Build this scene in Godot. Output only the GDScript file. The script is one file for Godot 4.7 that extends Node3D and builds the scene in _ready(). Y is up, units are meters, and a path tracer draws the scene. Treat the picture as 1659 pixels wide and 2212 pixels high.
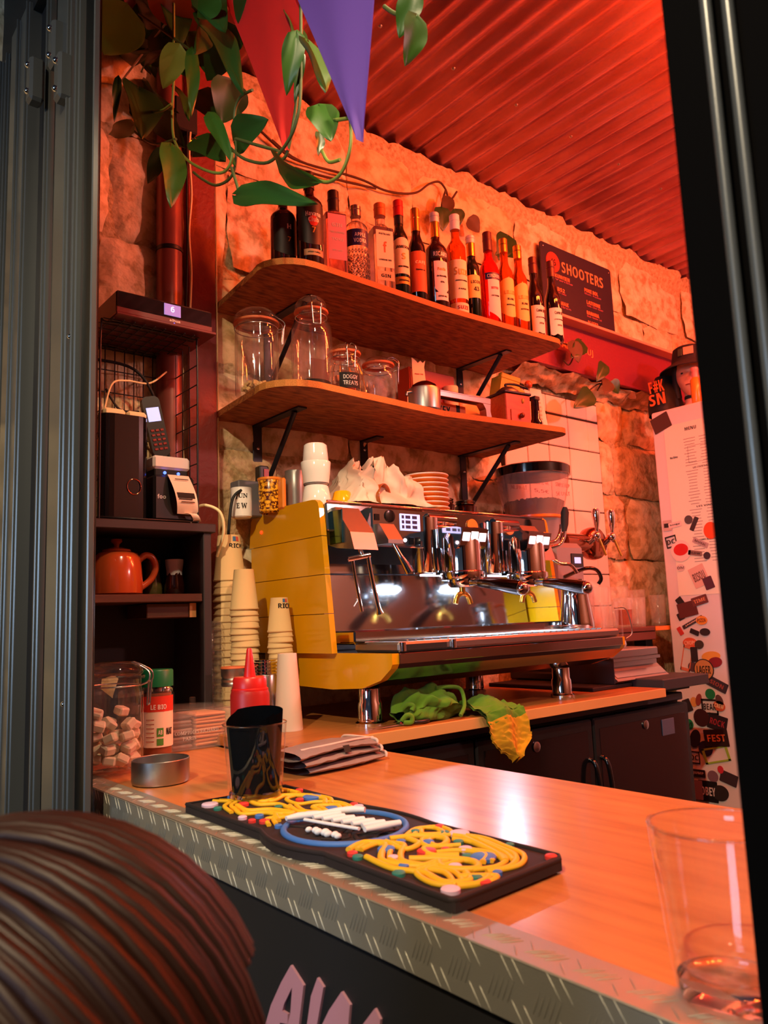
extends Node3D
# A bar seen through its folding service window at night: counter across the view, stone back wall, red light.

var names := {}
var M := {}
var T := {}
var rng := RandomNumberGenerator.new()
var X_RIGHT := Vector3(1, 0, 0)
var cut_mesh := {}


# ---------------------------------------------------------------- naming
func numbered(n: String) -> String:
	if not names.has(n):
		names[n] = 0
		return n
	names[n] += 1
	return "%s_%03d" % [n, names[n]]


func tag(o: Node, label: String, cat: String, group := "") -> Node:
	o.set_meta("label", label)
	o.set_meta("category", cat)
	if group != "":
		o.set_meta("group", group)
	return o


func thing(n: String, label: String, cat: String, at := Vector3.ZERO, ry := 0.0, group := "") -> Node3D:
	var o := Node3D.new()
	o.name = numbered(n)
	add_child(o)
	o.position = at
	o.rotation.y = ry
	tag(o, label, cat, group)
	return o


func part(p: Node, n: String, mesh: Mesh, m: Material, at := Vector3.ZERO, rot := Vector3.ZERO) -> MeshInstance3D:
	var o := MeshInstance3D.new()
	o.name = numbered(n) if p == self else n
	o.mesh = mesh
	o.material_override = m
	o.position = at
	o.rotation = rot
	o.cast_shadow = GeometryInstance3D.SHADOW_CASTING_SETTING_ON
	p.add_child(o, true)
	return o


func struct(n: String, mesh: Mesh, m: Material, at := Vector3.ZERO) -> MeshInstance3D:
	var o := MeshInstance3D.new()
	o.name = n
	o.mesh = mesh
	o.material_override = m
	o.position = at
	add_child(o)
	o.set_meta("kind", "structure")
	return o


func dup(src: Node3D, at: Vector3, ry: float, label := "", group := "") -> Node3D:
	var base := String(src.name)
	if base.length() > 4 and base[-4] == "_" and base.right(3).is_valid_int():
		base = base.left(-4)
	var o: Node3D = src.duplicate()
	o.name = numbered(base)
	add_child(o)
	o.position = at
	o.rotation.y = ry
	if label != "":
		o.set_meta("label", label)
	if group != "":
		o.set_meta("group", group)
	return o


func nth(k: int) -> String:
	return ["bottom", "second", "third", "fourth", "fifth", "sixth", "seventh", "eighth", "ninth", "tenth", "eleventh", "twelfth", "thirteenth", "fourteenth", "fifteenth", "sixteenth", "seventeenth", "eighteenth", "nineteenth", "twentieth", "twenty-first", "twenty-second"][k]


func stuff(o: Node) -> Node:
	o.set_meta("kind", "stuff")
	return o


# ---------------------------------------------------------------- meshes
class MB:
	var v := PackedVector3Array()
	var n := PackedVector3Array()
	var u := PackedVector2Array()
	var c := PackedColorArray()
	var ix := PackedInt32Array()

	func tri(a: Vector3, b: Vector3, d: Vector3, nn: Vector3) -> void:
		var k := v.size()
		if (d - a).cross(b - a).dot(nn) < 0.0:
			var t := b
			b = d
			d = t
		for p in [a, b, d]:
			v.append(p)
			n.append(nn)
			u.append(Vector2(p.x, p.y))
		ix.append_array([k, k + 1, k + 2])

	func quad(a: Vector3, b: Vector3, d: Vector3, e: Vector3, nn: Vector3) -> void:
		tri(a, b, d, nn)
		tri(a, d, e, nn)

	func mesh() -> ArrayMesh:
		var arr := []
		arr.resize(Mesh.ARRAY_MAX)
		arr[Mesh.ARRAY_VERTEX] = v
		arr[Mesh.ARRAY_NORMAL] = n
		arr[Mesh.ARRAY_TEX_UV] = u
		if c.size() == v.size() and c.size() > 0:
			arr[Mesh.ARRAY_COLOR] = c
		arr[Mesh.ARRAY_INDEX] = ix
		var m := ArrayMesh.new()
		m.add_surface_from_arrays(Mesh.PRIMITIVE_TRIANGLES, arr)
		return m


func merge(list: Array) -> ArrayMesh:   # meshes, or [mesh, Transform3D] pairs, joined into one part
	var b := MB.new()
	for e in list:
		var m: Mesh = e[0] if e is Array else e
		var t: Transform3D = e[1] if e is Array else Transform3D()
		for s in m.get_surface_count():
			var a := m.surface_get_arrays(s)
			var k := b.v.size()
			var vv: PackedVector3Array = a[Mesh.ARRAY_VERTEX]
			var nb := t.basis.inverse().transposed()
			var nnn: PackedVector3Array = a[Mesh.ARRAY_NORMAL]
			for i in vv.size():
				b.v.append(t * vv[i])
				b.n.append((nb * nnn[i]).normalized())
			if a[Mesh.ARRAY_TEX_UV] != null:
				b.u.append_array(a[Mesh.ARRAY_TEX_UV])
			else:
				b.u.resize(b.v.size())
			var ii: PackedInt32Array = a[Mesh.ARRAY_INDEX]
			for q in ii:
				b.ix.append(q + k)
	return b.mesh()


func at3(x: float, y: float, z: float, r := Vector3.ZERO, s := Vector3.ONE) -> Transform3D:
	return Transform3D(Basis.from_euler(r).scaled_local(s), Vector3(x, y, z))


func bx(sx: float, sy: float, sz: float, b := 0.002) -> ArrayMesh:   # box with chamfered edges
	var key := "bx%.4f,%.4f,%.4f,%.4f" % [sx, sy, sz, b]
	if cut_mesh.has(key):
		return cut_mesh[key]
	var h := Vector3(sx, sy, sz) * 0.5
	b = minf(b, 0.45 * minf(sx, minf(sy, sz)))
	var m := MB.new()
	var ax := [Vector3(1, 0, 0), Vector3(0, 1, 0), Vector3(0, 0, 1)]
	for i in 3:
		var j: int = (i + 1) % 3
		var k: int = (i + 2) % 3
		for s in [-1.0, 1.0]:
			var o: Vector3 = ax[i] * h[i] * s
			var p: Vector3 = ax[j] * (h[j] - b)
			var q: Vector3 = ax[k] * (h[k] - b)
			m.quad(o - p - q, o + p - q, o + p + q, o - p + q, ax[i] * s)
			for t in [-1.0, 1.0]:
				var e1: Vector3 = ax[i] * h[i] * s + ax[j] * (h[j] - b) * t
				var e2: Vector3 = ax[i] * (h[i] - b) * s + ax[j] * h[j] * t
				m.quad(e1 - q, e1 + q, e2 + q, e2 - q, (ax[i] * s + ax[j] * t).normalized())
	for s in [-1.0, 1.0]:
		for t in [-1.0, 1.0]:
			for w in [-1.0, 1.0]:
				var g := Vector3(s, t, w)
				m.tri(Vector3(h.x, h.y - b, h.z - b) * g, Vector3(h.x - b, h.y, h.z - b) * g, Vector3(h.x - b, h.y - b, h.z) * g, g.normalized())
	cut_mesh[key] = m.mesh()
	return cut_mesh[key]


func grid(nu: int, nv: int, f: Callable, wrap := false, flip := false) -> ArrayMesh:   # a surface f(u, v)
	var b := MB.new()
	for j in nv + 1:
		for i in nu + 1:
			b.v.append(f.call(float(i) / nu, float(j) / nv))
			b.u.append(Vector2(float(i) / nu, 1.0 - float(j) / nv))
	b.n.resize(b.v.size())
	var w := nu + 1
	for j in nv:
		for i in nu:
			var q := [j * w + i, j * w + i + 1, (j + 1) * w + i + 1, (j + 1) * w + i]
			for t in [[q[0], q[1], q[2]], [q[0], q[2], q[3]]]:
				var x: int = t[0]
				var y: int = t[2] if flip else t[1]
				var z: int = t[1] if flip else t[2]
				var fn := (b.v[z] - b.v[x]).cross(b.v[y] - b.v[x])
				if fn.length_squared() < 1e-18:
					continue
				b.ix.append_array([x, y, z])
				for k in [x, y, z]:
					b.n[k] += fn
	if wrap:
		for j in nv + 1:
			var s := b.n[j * w] + b.n[j * w + nu]
			b.n[j * w] = s
			b.n[j * w + nu] = s
	for k in b.n.size():
		b.n[k] = b.n[k].normalized() if b.n[k].length_squared() > 1e-20 else Vector3.UP
	return b.mesh()


func lathe(pts: Array, seg := 24, sx := 1.0, sz := 1.0) -> ArrayMesh:   # [r, y] pairs, bottom to top along the outside
	var b := MB.new()
	var seg_n := []
	for i in pts.size() - 1:
		var d := Vector2(pts[i + 1][0] - pts[i][0], pts[i + 1][1] - pts[i][1])
		seg_n.append(Vector2(d.y, -d.x).normalized())
	for i in pts.size() - 1:
		var n0: Vector2 = seg_n[i]
		var n1: Vector2 = seg_n[i]
		if i > 0 and seg_n[i - 1].dot(seg_n[i]) > 0.72:
			n0 = (seg_n[i - 1] + seg_n[i]).normalized()
		if i < seg_n.size() - 1 and seg_n[i + 1].dot(seg_n[i]) > 0.72:
			n1 = (seg_n[i + 1] + seg_n[i]).normalized()
		var k := b.v.size()
		for e in [[pts[i], n0], [pts[i + 1], n1]]:
			for s in seg + 1:
				var a := TAU * s / seg
				var dr := Vector3(sin(a) * sx, 0, cos(a) * sz)
				b.v.append(dr * float(e[0][0]) + Vector3(0, e[0][1], 0))
				b.n.append(Vector3(sin(a) / sx * e[1].x, e[1].y, cos(a) / sz * e[1].x).normalized())
				b.u.append(Vector2(float(s) / seg, e[0][1]))
		for s in seg:
			var q := k + s
			var w := k + seg + 1 + s
			if pts[i][0] > 1e-6:
				b.ix.append_array([q, w + 1, q + 1])
			if pts[i + 1][0] > 1e-6:
				b.ix.append_array([q, w, w + 1])
	return b.mesh()


func cyl(r: float, h: float, seg := 20, bev := 0.0) -> ArrayMesh:   # upright, base at y = 0
	if bev > 0.0:
		return lathe([[0, 0], [r - bev, 0], [r, bev], [r, h - bev], [r - bev, h], [0, h]], seg)
	return lathe([[0, 0], [r, 0], [r, h], [0, h]], seg)


func ball(r: float, seg := 16, sy := 1.0) -> ArrayMesh:
	var p := []
	for i in 11:
		var a := -PI / 2 + PI * i / 10
		p.append([maxf(0.0, r * cos(a)) if i % 10 else 0.0, r * sy * sin(a)])
	return lathe(p, seg)


func tube(path: Array, r, seg := 8, closed := false) -> ArrayMesh:   # r: one radius, or one per point
	var b := MB.new()
	var np := path.size()
	var tang := []
	for i in np:
		var a: Vector3 = path[(i - 1 + np) % np] if closed or i > 0 else path[0]
		var d: Vector3 = path[(i + 1) % np] if closed or i < np - 1 else path[np - 1]
		tang.append((d - a).normalized())
	var up := Vector3.UP if absf(tang[0].y) < 0.9 else Vector3.RIGHT
	var nx: Vector3 = up.cross(tang[0]).normalized()
	var rows := np + 1 if closed else np
	for i in rows:
		var t: Vector3 = tang[i % np]
		nx = (nx - t * nx.dot(t)).normalized()
		var ny := t.cross(nx)
		var rr: float = r[i % np] if r is Array else r
		for s in seg + 1:
			var a := TAU * s / seg
			var d: Vector3 = nx * cos(a) + ny * sin(a)
			b.v.append(path[i % np] + d * rr)
			b.n.append(d)
			b.u.append(Vector2(float(s) / seg, float(i) / np))
	var w := seg + 1
	for i in rows - 1:
		for s in seg:
			var q := i * w + s
			b.ix.append_array([q, q + w, q + w + 1, q, q + w + 1, q + 1])
	if not closed:
		for e in [0, np - 1]:
			var nn: Vector3 = -tang[0] if e == 0 else tang[np - 1]
			for s in range(1, seg - 1):
				b.tri(b.v[e * w], b.v[e * w + s], b.v[e * w + s + 1], nn)
	return b.mesh()


func curve(pts: Array, n := 6) -> Array:   # Catmull-Rom through the points
	var out := []
	for i in pts.size() - 1:
		var p0: Vector3 = pts[maxi(i - 1, 0)]
		var p3: Vector3 = pts[mini(i + 2, pts.size() - 1)]
		for k in n:
			out.append(pts[i].cubic_interpolate(pts[i + 1], p0, p3, float(k) / n))
	out.append(pts[-1])
	return out


func prism(poly: PackedVector2Array, d: float, smooth := false) -> ArrayMesh:   # outline in x, y; centred on z = 0
	var b := MB.new()
	if Geometry2D.is_polygon_clockwise(poly):
		poly.reverse()
	var t := Geometry2D.triangulate_polygon(poly)
	for z in [-d / 2, d / 2]:
		for i in range(0, t.size(), 3):
			b.tri(Vector3(poly[t[i]].x, poly[t[i]].y, z), Vector3(poly[t[i + 1]].x, poly[t[i + 1]].y, z), Vector3(poly[t[i + 2]].x, poly[t[i + 2]].y, z), Vector3(0, 0, signf(z)))
	var np := poly.size()
	for i in np:
		var p := poly[i]
		var q := poly[(i + 1) % np]
		var nn := Vector3(q.y - p.y, p.x - q.x, 0).normalized()
		b.quad(Vector3(p.x, p.y, -d / 2), Vector3(q.x, q.y, -d / 2), Vector3(q.x, q.y, d / 2), Vector3(p.x, p.y, d / 2), nn)
	return b.mesh()


func rrect(w: float, h: float, r: float, seg := 4) -> PackedVector2Array:
	var p := PackedVector2Array()
	for k in 4:
		var c := Vector2((w / 2 - r) * [1, -1, -1, 1][k], (h / 2 - r) * [1, 1, -1, -1][k])
		for s in seg + 1:
			var a := PI / 2 * (k + float(s) / seg)
			p.append(c + Vector2(cos(a), sin(a)) * r)
	return p


func oval(a: float, b: float, seg := 24) -> PackedVector2Array:
	var p := PackedVector2Array()
	for s in seg:
		p.append(Vector2(a * cos(TAU * s / seg), b * sin(TAU * s / seg)))
	return p


func slab(poly: PackedVector2Array, t: float) -> ArrayMesh:   # outline in x, z; lies flat, top at y = t
	return merge([[prism(poly, t), Transform3D(Basis(Vector3(1, 0, 0), PI / 2), Vector3(0, t / 2, 0))]])


func txt(s: String, w: float, h: float, d := 0.0006, bend := 0.0, font := "Droid Sans", bold := true) -> ArrayMesh:   # lettering fitted to w x h, centred; bend: wrapped on a cylinder of that radius about y
	var f := SystemFont.new()
	f.font_names = PackedStringArray([font])
	f.font_weight = 700 if bold else 400
	var tm := TextMesh.new()
	tm.text = s
	tm.font = f
	tm.font_size = 24
	tm.pixel_size = 0.01
	tm.curve_step = 3.0
	tm.depth = 0.02
	var a := tm.get_mesh_arrays()
	var b := MB.new()
	if a.is_empty() or a[Mesh.ARRAY_VERTEX] == null:
		return bx(w, h, d, 0.0)
	var vv: PackedVector3Array = a[Mesh.ARRAY_VERTEX]
	var lo := Vector3(1e9, 1e9, 1e9)
	var hi := -lo
	for p in vv:
		lo = lo.min(p)
		hi = hi.max(p)
	var sz := (hi - lo).max(Vector3(1e-4, 1e-4, 1e-4))
	var mid := (lo + hi) / 2
	var nn: PackedVector3Array = a[Mesh.ARRAY_NORMAL]
	for i in vv.size():
		var p := (vv[i] - mid) / sz * Vector3(w, h, d)
		var q := nn[i]
		if bend > 0.0:
			var an := p.x / bend
			p = Vector3(sin(an) * (bend + p.z), p.y, cos(an) * (bend + p.z))
			q = q.rotated(Vector3.UP, an)
		b.v.append(p)
		b.n.append(q)
		b.u.append(Vector2.ZERO)
	b.ix = a[Mesh.ARRAY_INDEX]
	return b.mesh()


func wrapped(r: float, y0: float, y1: float, deg: float, top = null, bot = null) -> ArrayMesh:   # a paper label on a bottle, facing +z
	var w := deg_to_rad(deg)
	return grid(12, 4, func(u, v):
		var a: float = (u - 0.5) * w
		var t: float = y1 + (top.call(u) if top != null else 0.0)
		var b: float = y0 + (bot.call(u) if bot != null else 0.0)
		return Vector3(sin(a) * r, lerpf(b, t, v), cos(a) * r), false, true)


# ---------------------------------------------------------------- materials
func noise_tex(key: String, freq: float, lo: Color, hi: Color, o := {}) -> NoiseTexture2D:
	if T.has(key):
		return T[key]
	var n := FastNoiseLite.new()
	n.seed = o.get("seed", 7)
	n.noise_type = o.get("type", FastNoiseLite.TYPE_SIMPLEX_SMOOTH)
	n.frequency = freq
	n.fractal_octaves = o.get("oct", 4)
	n.fractal_gain = o.get("gain", 0.5)
	if o.has("warp"):
		n.domain_warp_enabled = true
		n.domain_warp_amplitude = o.warp
		n.domain_warp_frequency = o.get("wf", 0.01)
	var t := NoiseTexture2D.new()
	t.width = o.get("size", 512)
	t.height = o.get("size", 512)
	t.seamless = true
	t.noise = n
	var g := Gradient.new()
	g.set_color(0, lo)
	g.set_color(1, hi)
	for st in o.get("stops", []):
		g.add_point(st[0], st[1])
	t.color_ramp = g
	T[key] = t
	return t


func mt(key: String, col: String, rough := 0.5, metal := 0.0, o := {}) -> StandardMaterial3D:
	if M.has(key):
		return M[key]
	var m := StandardMaterial3D.new()
	m.resource_name = key
	m.albedo_color = Color(col)
	m.roughness = rough
	m.metallic = metal
	if o.has("clear"):
		m.transparency = BaseMaterial3D.TRANSPARENCY_ALPHA
		m.albedo_color.a = o.clear
	if o.has("liquid"):
		m.refraction_enabled = true
		m.refraction_scale = 0.033
		m.albedo_color.a = o.liquid
		m.transparency = BaseMaterial3D.TRANSPARENCY_ALPHA
	if o.has("glow"):
		m.emission_enabled = true
		m.emission = Color(o.get("gcol", col))
		m.emission_energy_multiplier = o.glow
	if o.has("tex"):
		m.albedo_texture = o.tex
	if o.has("bump"):
		m.heightmap_enabled = true
		m.heightmap_texture = o.bump
		m.heightmap_scale = o.get("bs", 0.3)
	if o.has("tri"):
		m.uv1_triplanar = true
		m.uv1_world_triplanar = o.get("world", false)
		m.uv1_scale = o.tri
	if o.has("coat"):
		m.clearcoat_enabled = true
		m.clearcoat = o.coat
		m.clearcoat_roughness = o.get("cr", 0.1)
	if o.has("rim"):
		m.rim_enabled = true
		m.rim = o.rim
	if o.has("back"):
		m.backlight_enabled = true
		m.backlight = Color(o.back)
	if o.has("spec"):
		m.metallic_specular = o.spec
	if o.has("vc"):
		m.vertex_color_use_as_albedo = true
	M[key] = m
	return m


func make_materials() -> void:
	var grey0 := Color(0.0, 0.0, 0.0)
	var grey1 := Color(1, 1, 1)
	var bump := noise_tex("bump", 0.03, grey0, grey1, {"oct": 5})
	var fine := noise_tex("fine", 0.09, grey0, grey1, {"oct": 3})
	var st := noise_tex("stone", 0.012, Color("8a744c"), Color("fff2d2"), {"oct": 7, "gain": 0.6, "warp": 26.0, "stops": [[0.33, Color("c0aa7c")], [0.46, Color("dccaa0")], [0.62, Color("ead8b0")]]})
	var wd := noise_tex("wood", 0.012, Color("b07c4e"), Color("d6a670"), {"oct": 5, "gain": 0.55, "warp": 14.0, "stops": [[0.32, Color("c39060")], [0.6, Color("cd9c68")]]})
	var osb := noise_tex("osb", 0.02, Color("6d4426"), Color("d0a066"), {"oct": 4, "type": FastNoiseLite.TYPE_SIMPLEX_SMOOTH, "warp": 40.0, "wf": 0.03, "stops": [[0.5, Color("a87845")]]})
	var edge := noise_tex("chip", 0.07, Color("9a6f3e"), Color("e2be85"), {"oct": 3})
	var rust_red_light := noise_tex("rust_red_light", 0.01, Color("94504a"), Color("dca8a8"), {"oct": 5, "gain": 0.5, "warp": 20.0, "stops": [[0.4, Color("b87670")], [0.56, Color("c88c88")]]})  # rust, with the red lamplight on the ceiling put into its tones
	mt("stone", "ffffff", 0.95, 0.0, {"tex": st, "tri": Vector3(1.6, 1.6, 1.6), "world": true, "bump": bump, "bs": 0.5})
	mt("stone_dark", "ecdccc", 0.95, 0.0, {"tex": st, "tri": Vector3(2.1, 2.1, 2.1), "world": true, "bump": bump, "bs": 0.6})
	mt("stone_pale", "fff4e0", 0.95, 0.0, {"tex": st, "tri": Vector3(1.1, 1.3, 1.3), "world": true, "bump": bump, "bs": 0.4})
	mt("mortar", "ffffff", 1.0, 0.0, {"tex": noise_tex("mortar", 0.03, Color("806a44"), Color("e0d0a8"), {"oct": 6, "gain": 0.6, "stops": [[0.4, Color("b8a478")]]}), "tri": Vector3(2.5, 2.5, 2.5), "world": true, "bump": bump, "bs": 0.4})
	mt("corrugated", "c8b8c8", 0.28, 0.35, {"tex": rust_red_light, "tri": Vector3(1.8, 1.8, 0.35), "world": true})
	mt("counter_wood", "f4d4b8", 0.3, 0.0, {"tex": wd, "tri": Vector3(4.5, 4.5, 0.5), "world": true, "coat": 0.25, "cr": 0.18})
	mt("worktop_wood", "d8b890", 0.35, 0.0, {"tex": wd, "tri": Vector3(0.7, 7, 7), "world": true})
	mt("osb", "e0b088", 0.75, 0.0, {"tex": osb, "tri": Vector3(1.4, 9, 6), "world": true})
	mt("osb_edge", "f0c48a", 0.8, 0.0, {"tex": edge, "tri": Vector3(9, 9, 9), "world": true})
	mt("tread", "b0b0a4", 0.46, 0.75, {"bump": fine, "bs": 0.02, "tri": Vector3(20, 20, 20)})
	mt("black_panel", "14161a", 0.6)
	mt("black_gloss", "0c0e12", 0.12, 0.0, {"coat": 0.6, "cr": 0.05})
	mt("black_matt", "121316", 0.7)
	mt("black_plastic", "16171a", 0.38)
	mt("dark_grey", "2c2e33", 0.5)
	mt("grey", "6e7075", 0.5)
	mt("frame_alu", "5c6264", 0.3, 0.5)
	mt("frame_dark", "080a0c", 0.32, 0.3)
	mt("frame_black", "030304", 0.85, 0.0, {"spec": 0.15})
	mt("chrome", "e4e4e6", 0.06, 1.0)
	mt("steel", "c0c0c2", 0.24, 1.0)
	mt("steel_mirror", "b4b4b4", 0.1, 1.0)
	mt("brushed", "aaa9a8", 0.36, 1.0)
	mt("dark_metal", "2a2c34", 0.42, 0.5)
	mt("gold", "d8a548", 0.25, 0.9)
	mt("copper", "b06a50", 0.16, 1.0)
	mt("white", "eeebe6", 0.3)
	mt("white_gloss", "f2efec", 0.12, 0.0, {"coat": 0.4})
	mt("paper", "efe6d2", 0.85)
	mt("cream", "f2e2ae", 0.7)
	mt("ink", "1d1814", 0.8)
	mt("ink_red", "a8241c", 0.8)
	mt("ink_gold", "c89438", 0.5, 0.3)
	mt("silver_ink", "cfcac6", 0.5, 0.4)
	mt("yellow_panel", "d69a08", 0.22, 0.0, {"coat": 0.35, "cr": 0.08})
	mt("red_paint", "7c2018", 0.55, 0.0, {"bump": bump, "bs": 0.1, "tri": Vector3(3, 3, 3)})
	mt("red_plastic", "c41d1a", 0.35, 0.0)
	mt("red_squeeze", "a81c18", 0.4)
	mt("orange", "e8862a", 0.3, 0.0, {"coat": 0.3})
	mt("terracotta", "a84a22", 0.14, 0.0, {"coat": 0.5, "cr": 0.06})
	mt("kraft", "d8b884", 0.85)
	mt("kraft_dark", "b8945c", 0.9)
	mt("sugar", "efe4c8", 0.95, 0.0, {"bump": fine, "bs": 0.08, "tri": Vector3(30, 30, 30)})
	mt("green_cap", "0c7a4a", 0.4)
	mt("glass", "ffffff", 0.02, 0.0, {"clear": 0.004})
	mt("glass_thick", "f4f8f6", 0.03, 0.0, {"clear": 0.008})
	mt("glass_solid", "f8fbfb", 0.03, 0.0, {"liquid": 0.0})
	mt("glass_far", "fff4f0", 0.03, 0.0, {"clear": 0.07})
	mt("acrylic", "fff0ee", 0.05, 0.0, {"clear": 0.06})
	mt("amber", "d8641a", 0.06, 0.0, {"liquid": 0.1})
	mt("amber_dark", "8a2e0c", 0.06, 0.0, {"liquid": 0.15})
	mt("red_liquid", "e0200f", 0.06, 0.0, {"liquid": 0.15})
	mt("pink_liquid", "f0a4a0", 0.06, 0.0, {"liquid": 0.1})
	mt("clear_liquid", "f4efe8", 0.04, 0.0, {"liquid": 0.05})
	mt("bottle_black", "120a0a", 0.06, 0.0, {"coat": 0.5, "cr": 0.03})
	mt("bottle_brown", "2a0d06", 0.06, 0.0, {"coat": 0.5, "cr": 0.03})
	mt("bottle_green", "0e1a0c", 0.06, 0.0, {"coat": 0.5, "cr": 0.03})
	mt("leaf", "335c1a", 0.42, 0.0, {"back": "405c18"})
	mt("leaf_dark", "234a1a", 0.4, 0.0, {"back": "2a4010"})
	mt("leaf_lime", "86a83c", 0.42, 0.0, {"back": "708030"})
	mt("leaf_pale", "c8c878", 0.45, 0.0, {"tex": noise_tex("variegated", 0.03, Color("6a8a3a"), Color("fff8d0"), {"oct": 3}), "tri": Vector3(9, 9, 9), "back": "807840"})
	mt("stem", "7c8a38", 0.5)
	mt("vine", "4a3420", 0.9)
	mt("microfibre", "5c8c18", 0.95, 0.0, {"bump": fine, "bs": 0.12, "tri": Vector3(24, 24, 24), "rim": 0.5})
	mt("microfibre_yellow", "d8a210", 0.95, 0.0, {"bump": fine, "bs": 0.12, "tri": Vector3(24, 24, 24), "rim": 0.5})
	mt("towel", "a08c8a", 1.0, 0.0, {"bump": fine, "bs": 0.2, "tri": Vector3(28, 28, 28), "rim": 0.6})
	mt("towel_hem", "d4b8b0", 1.0, 0.0, {"rim": 0.5})
	mt("linen", "e2d6c4", 0.95, 0.0, {"bump": fine, "bs": 0.08, "tri": Vector3(20, 20, 20)})
	mt("rubber", "1c1216", 0.75)
	mt("mat_yellow", "e8b41c", 0.55)
	mt("mat_blue", "3f74c4", 0.55)
	mt("mat_white", "dfe4ee", 0.55)
	mt("mat_pink", "dcc0dc", 0.55)
	mt("mat_red", "d83a34", 0.55)
	mt("mat_teal", "2c7a70", 0.55)
	mt("fridge_white", "e2d6d6", 0.45)
	mt("tile", "f2e8dc", 0.16, 0.0, {"coat": 0.3})
	mt("grout", "2a2018", 0.9)
	mt("hair", "241009", 0.5, 0.0, {"spec": 0.4})
	mt("skin", "d8a488", 0.55)
	mt("beans", "1c0c05", 0.8, 0.0, {"spec": 0.2})
	mt("purple_cloth", "6a4aa8", 0.9, 0.0, {"back": "5a3a80"})
	mt("red_cloth", "c01a14", 0.9, 0.0, {"back": "a01810"})
	mt("cabinet", "2a2226", 0.55)
	mt("cabinet_wood", "5c4438", 0.6, 0.0, {"tex": wd, "tri": Vector3(2, 9, 9)})
	mt("floor", "2a2624", 0.6, 0.0, {"bump": bump, "bs": 0.1, "tri": Vector3(2, 2, 2)})
	mt("plaster", "9a8f84", 0.9)
	mt("pale_wood", "c89a5c", 0.6)
	mt("mill_wood", "f08a44", 0.4, 0.0, {"tex": wd, "tri": Vector3(3, 12, 12)})
	mt("screen", "9ab0ff", 0.3, 0.0, {"glow": 1.2, "gcol": "b8c8ff"})
	mt("led_white", "ffffff", 0.3, 0.0, {"glow": 2.0, "gcol": "dfe8ff"})
	mt("led_blue", "4060ff", 0.3, 0.0, {"glow": 4.0, "gcol": "5070ff"})
	mt("led_amber", "ffb020", 0.3, 0.0, {"glow": 4.0, "gcol": "ffa818"})
	mt("led_red", "ff3010", 0.3, 0.0, {"glow": 3.0, "gcol": "ff3810"})


func _ready() -> void:
	rng.seed = 46
	var cam := Camera3D.new()
	cam.name = "camera"
	cam.position = Vector3(0, 1.32, 2.0)
	cam.rotation = Vector3(deg_to_rad(7.9685), deg_to_rad(-39.4371), deg_to_rad(-2.2792))
	cam.near = 0.02
	cam.far = 60.0
	add_child(cam)
	var at := CameraAttributesPhysical.new()
	at.frustum_focal_length = 18.22
	at.frustum_focus_distance = 1.9
	at.frustum_near = 0.02
	at.frustum_far = 60.0
	at.exposure_aperture = 6.5
	cam.attributes = at
	cam.fov = 66.745
	cam.current = true
	var we := WorldEnvironment.new()
	we.name = "world"
	var env := Environment.new()
	env.background_mode = Environment.BG_SKY
	var sky := Sky.new()
	var sm := ProceduralSkyMaterial.new()
	sm.sky_top_color = Color("1a2638")
	sm.sky_horizon_color = Color("4a5058")
	sm.ground_bottom_color = Color("101214")
	sm.ground_horizon_color = Color("3a3c40")
	sm.sky_energy_multiplier = 1.0
	sm.ground_energy_multiplier = 0.8
	sky.sky_material = sm
	env.sky = sky
	env.tonemap_mode = Environment.TONE_MAPPER_LINEAR
	env.tonemap_exposure = 0.84
	env.sdfgi_enabled = true
	env.ssao_enabled = true
	env.ssil_enabled = true
	we.environment = env
	add_child(we)
	make_materials()
	# the bar's red lamps hang from the ceiling above the customers' side of the back bar
	red_lamp(Vector3(2.05, 2.92, 1.28), Color(1.0, 0.36, 0.11), 3.2, "first red tube lamp under the ceiling, out over the middle of the shelves")
	red_lamp(Vector3(3.1, 2.88, 1.4), Color(1.0, 0.31, 0.14), 4.2, "second red tube lamp under the ceiling, over the far end of the bar")
	pink_lamp(Vector3(2.7, 2.5, 2.55), Color(1.0, 0.68, 0.66), 2.4)
	spot_lamp(Vector3(0.85, 2.86, 1.55), Vector3(0.88, 1.2, 0.42), Color(1.0, 0.86, 0.68), 2.0)
	# street side: a warm lamp over the window outside and a cool shop front behind the viewer
	street_lamp(Vector3(-0.9, 2.95, 2.2), Color(1.0, 0.87, 0.7), 8.0)
	shop_front()
	build_shell()
	build_wall()
	build_window()
	build_counter()
	build_worktop()
	build_shelves()
	build_bottles()
	build_jars()
	build_shelf_things()
	build_machine()
	build_machine_top()
	build_left_unit()
	build_counter_things()
	build_bar_mat()
	build_right_side()
	build_fridge_side()
	build_sign_and_beam()
	build_plants()
	build_person()


func omni(p: Node3D, at: Vector3, c: Color, e: float, size := 0.05) -> void:
	var l := OmniLight3D.new()
	l.name = "lamp_light"
	l.light_color = c
	l.light_energy = e
	l.light_size = size
	l.omni_range = 12.0
	l.omni_attenuation = 2.0
	l.shadow_enabled = true
	l.position = at
	p.add_child(l, true)


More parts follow.
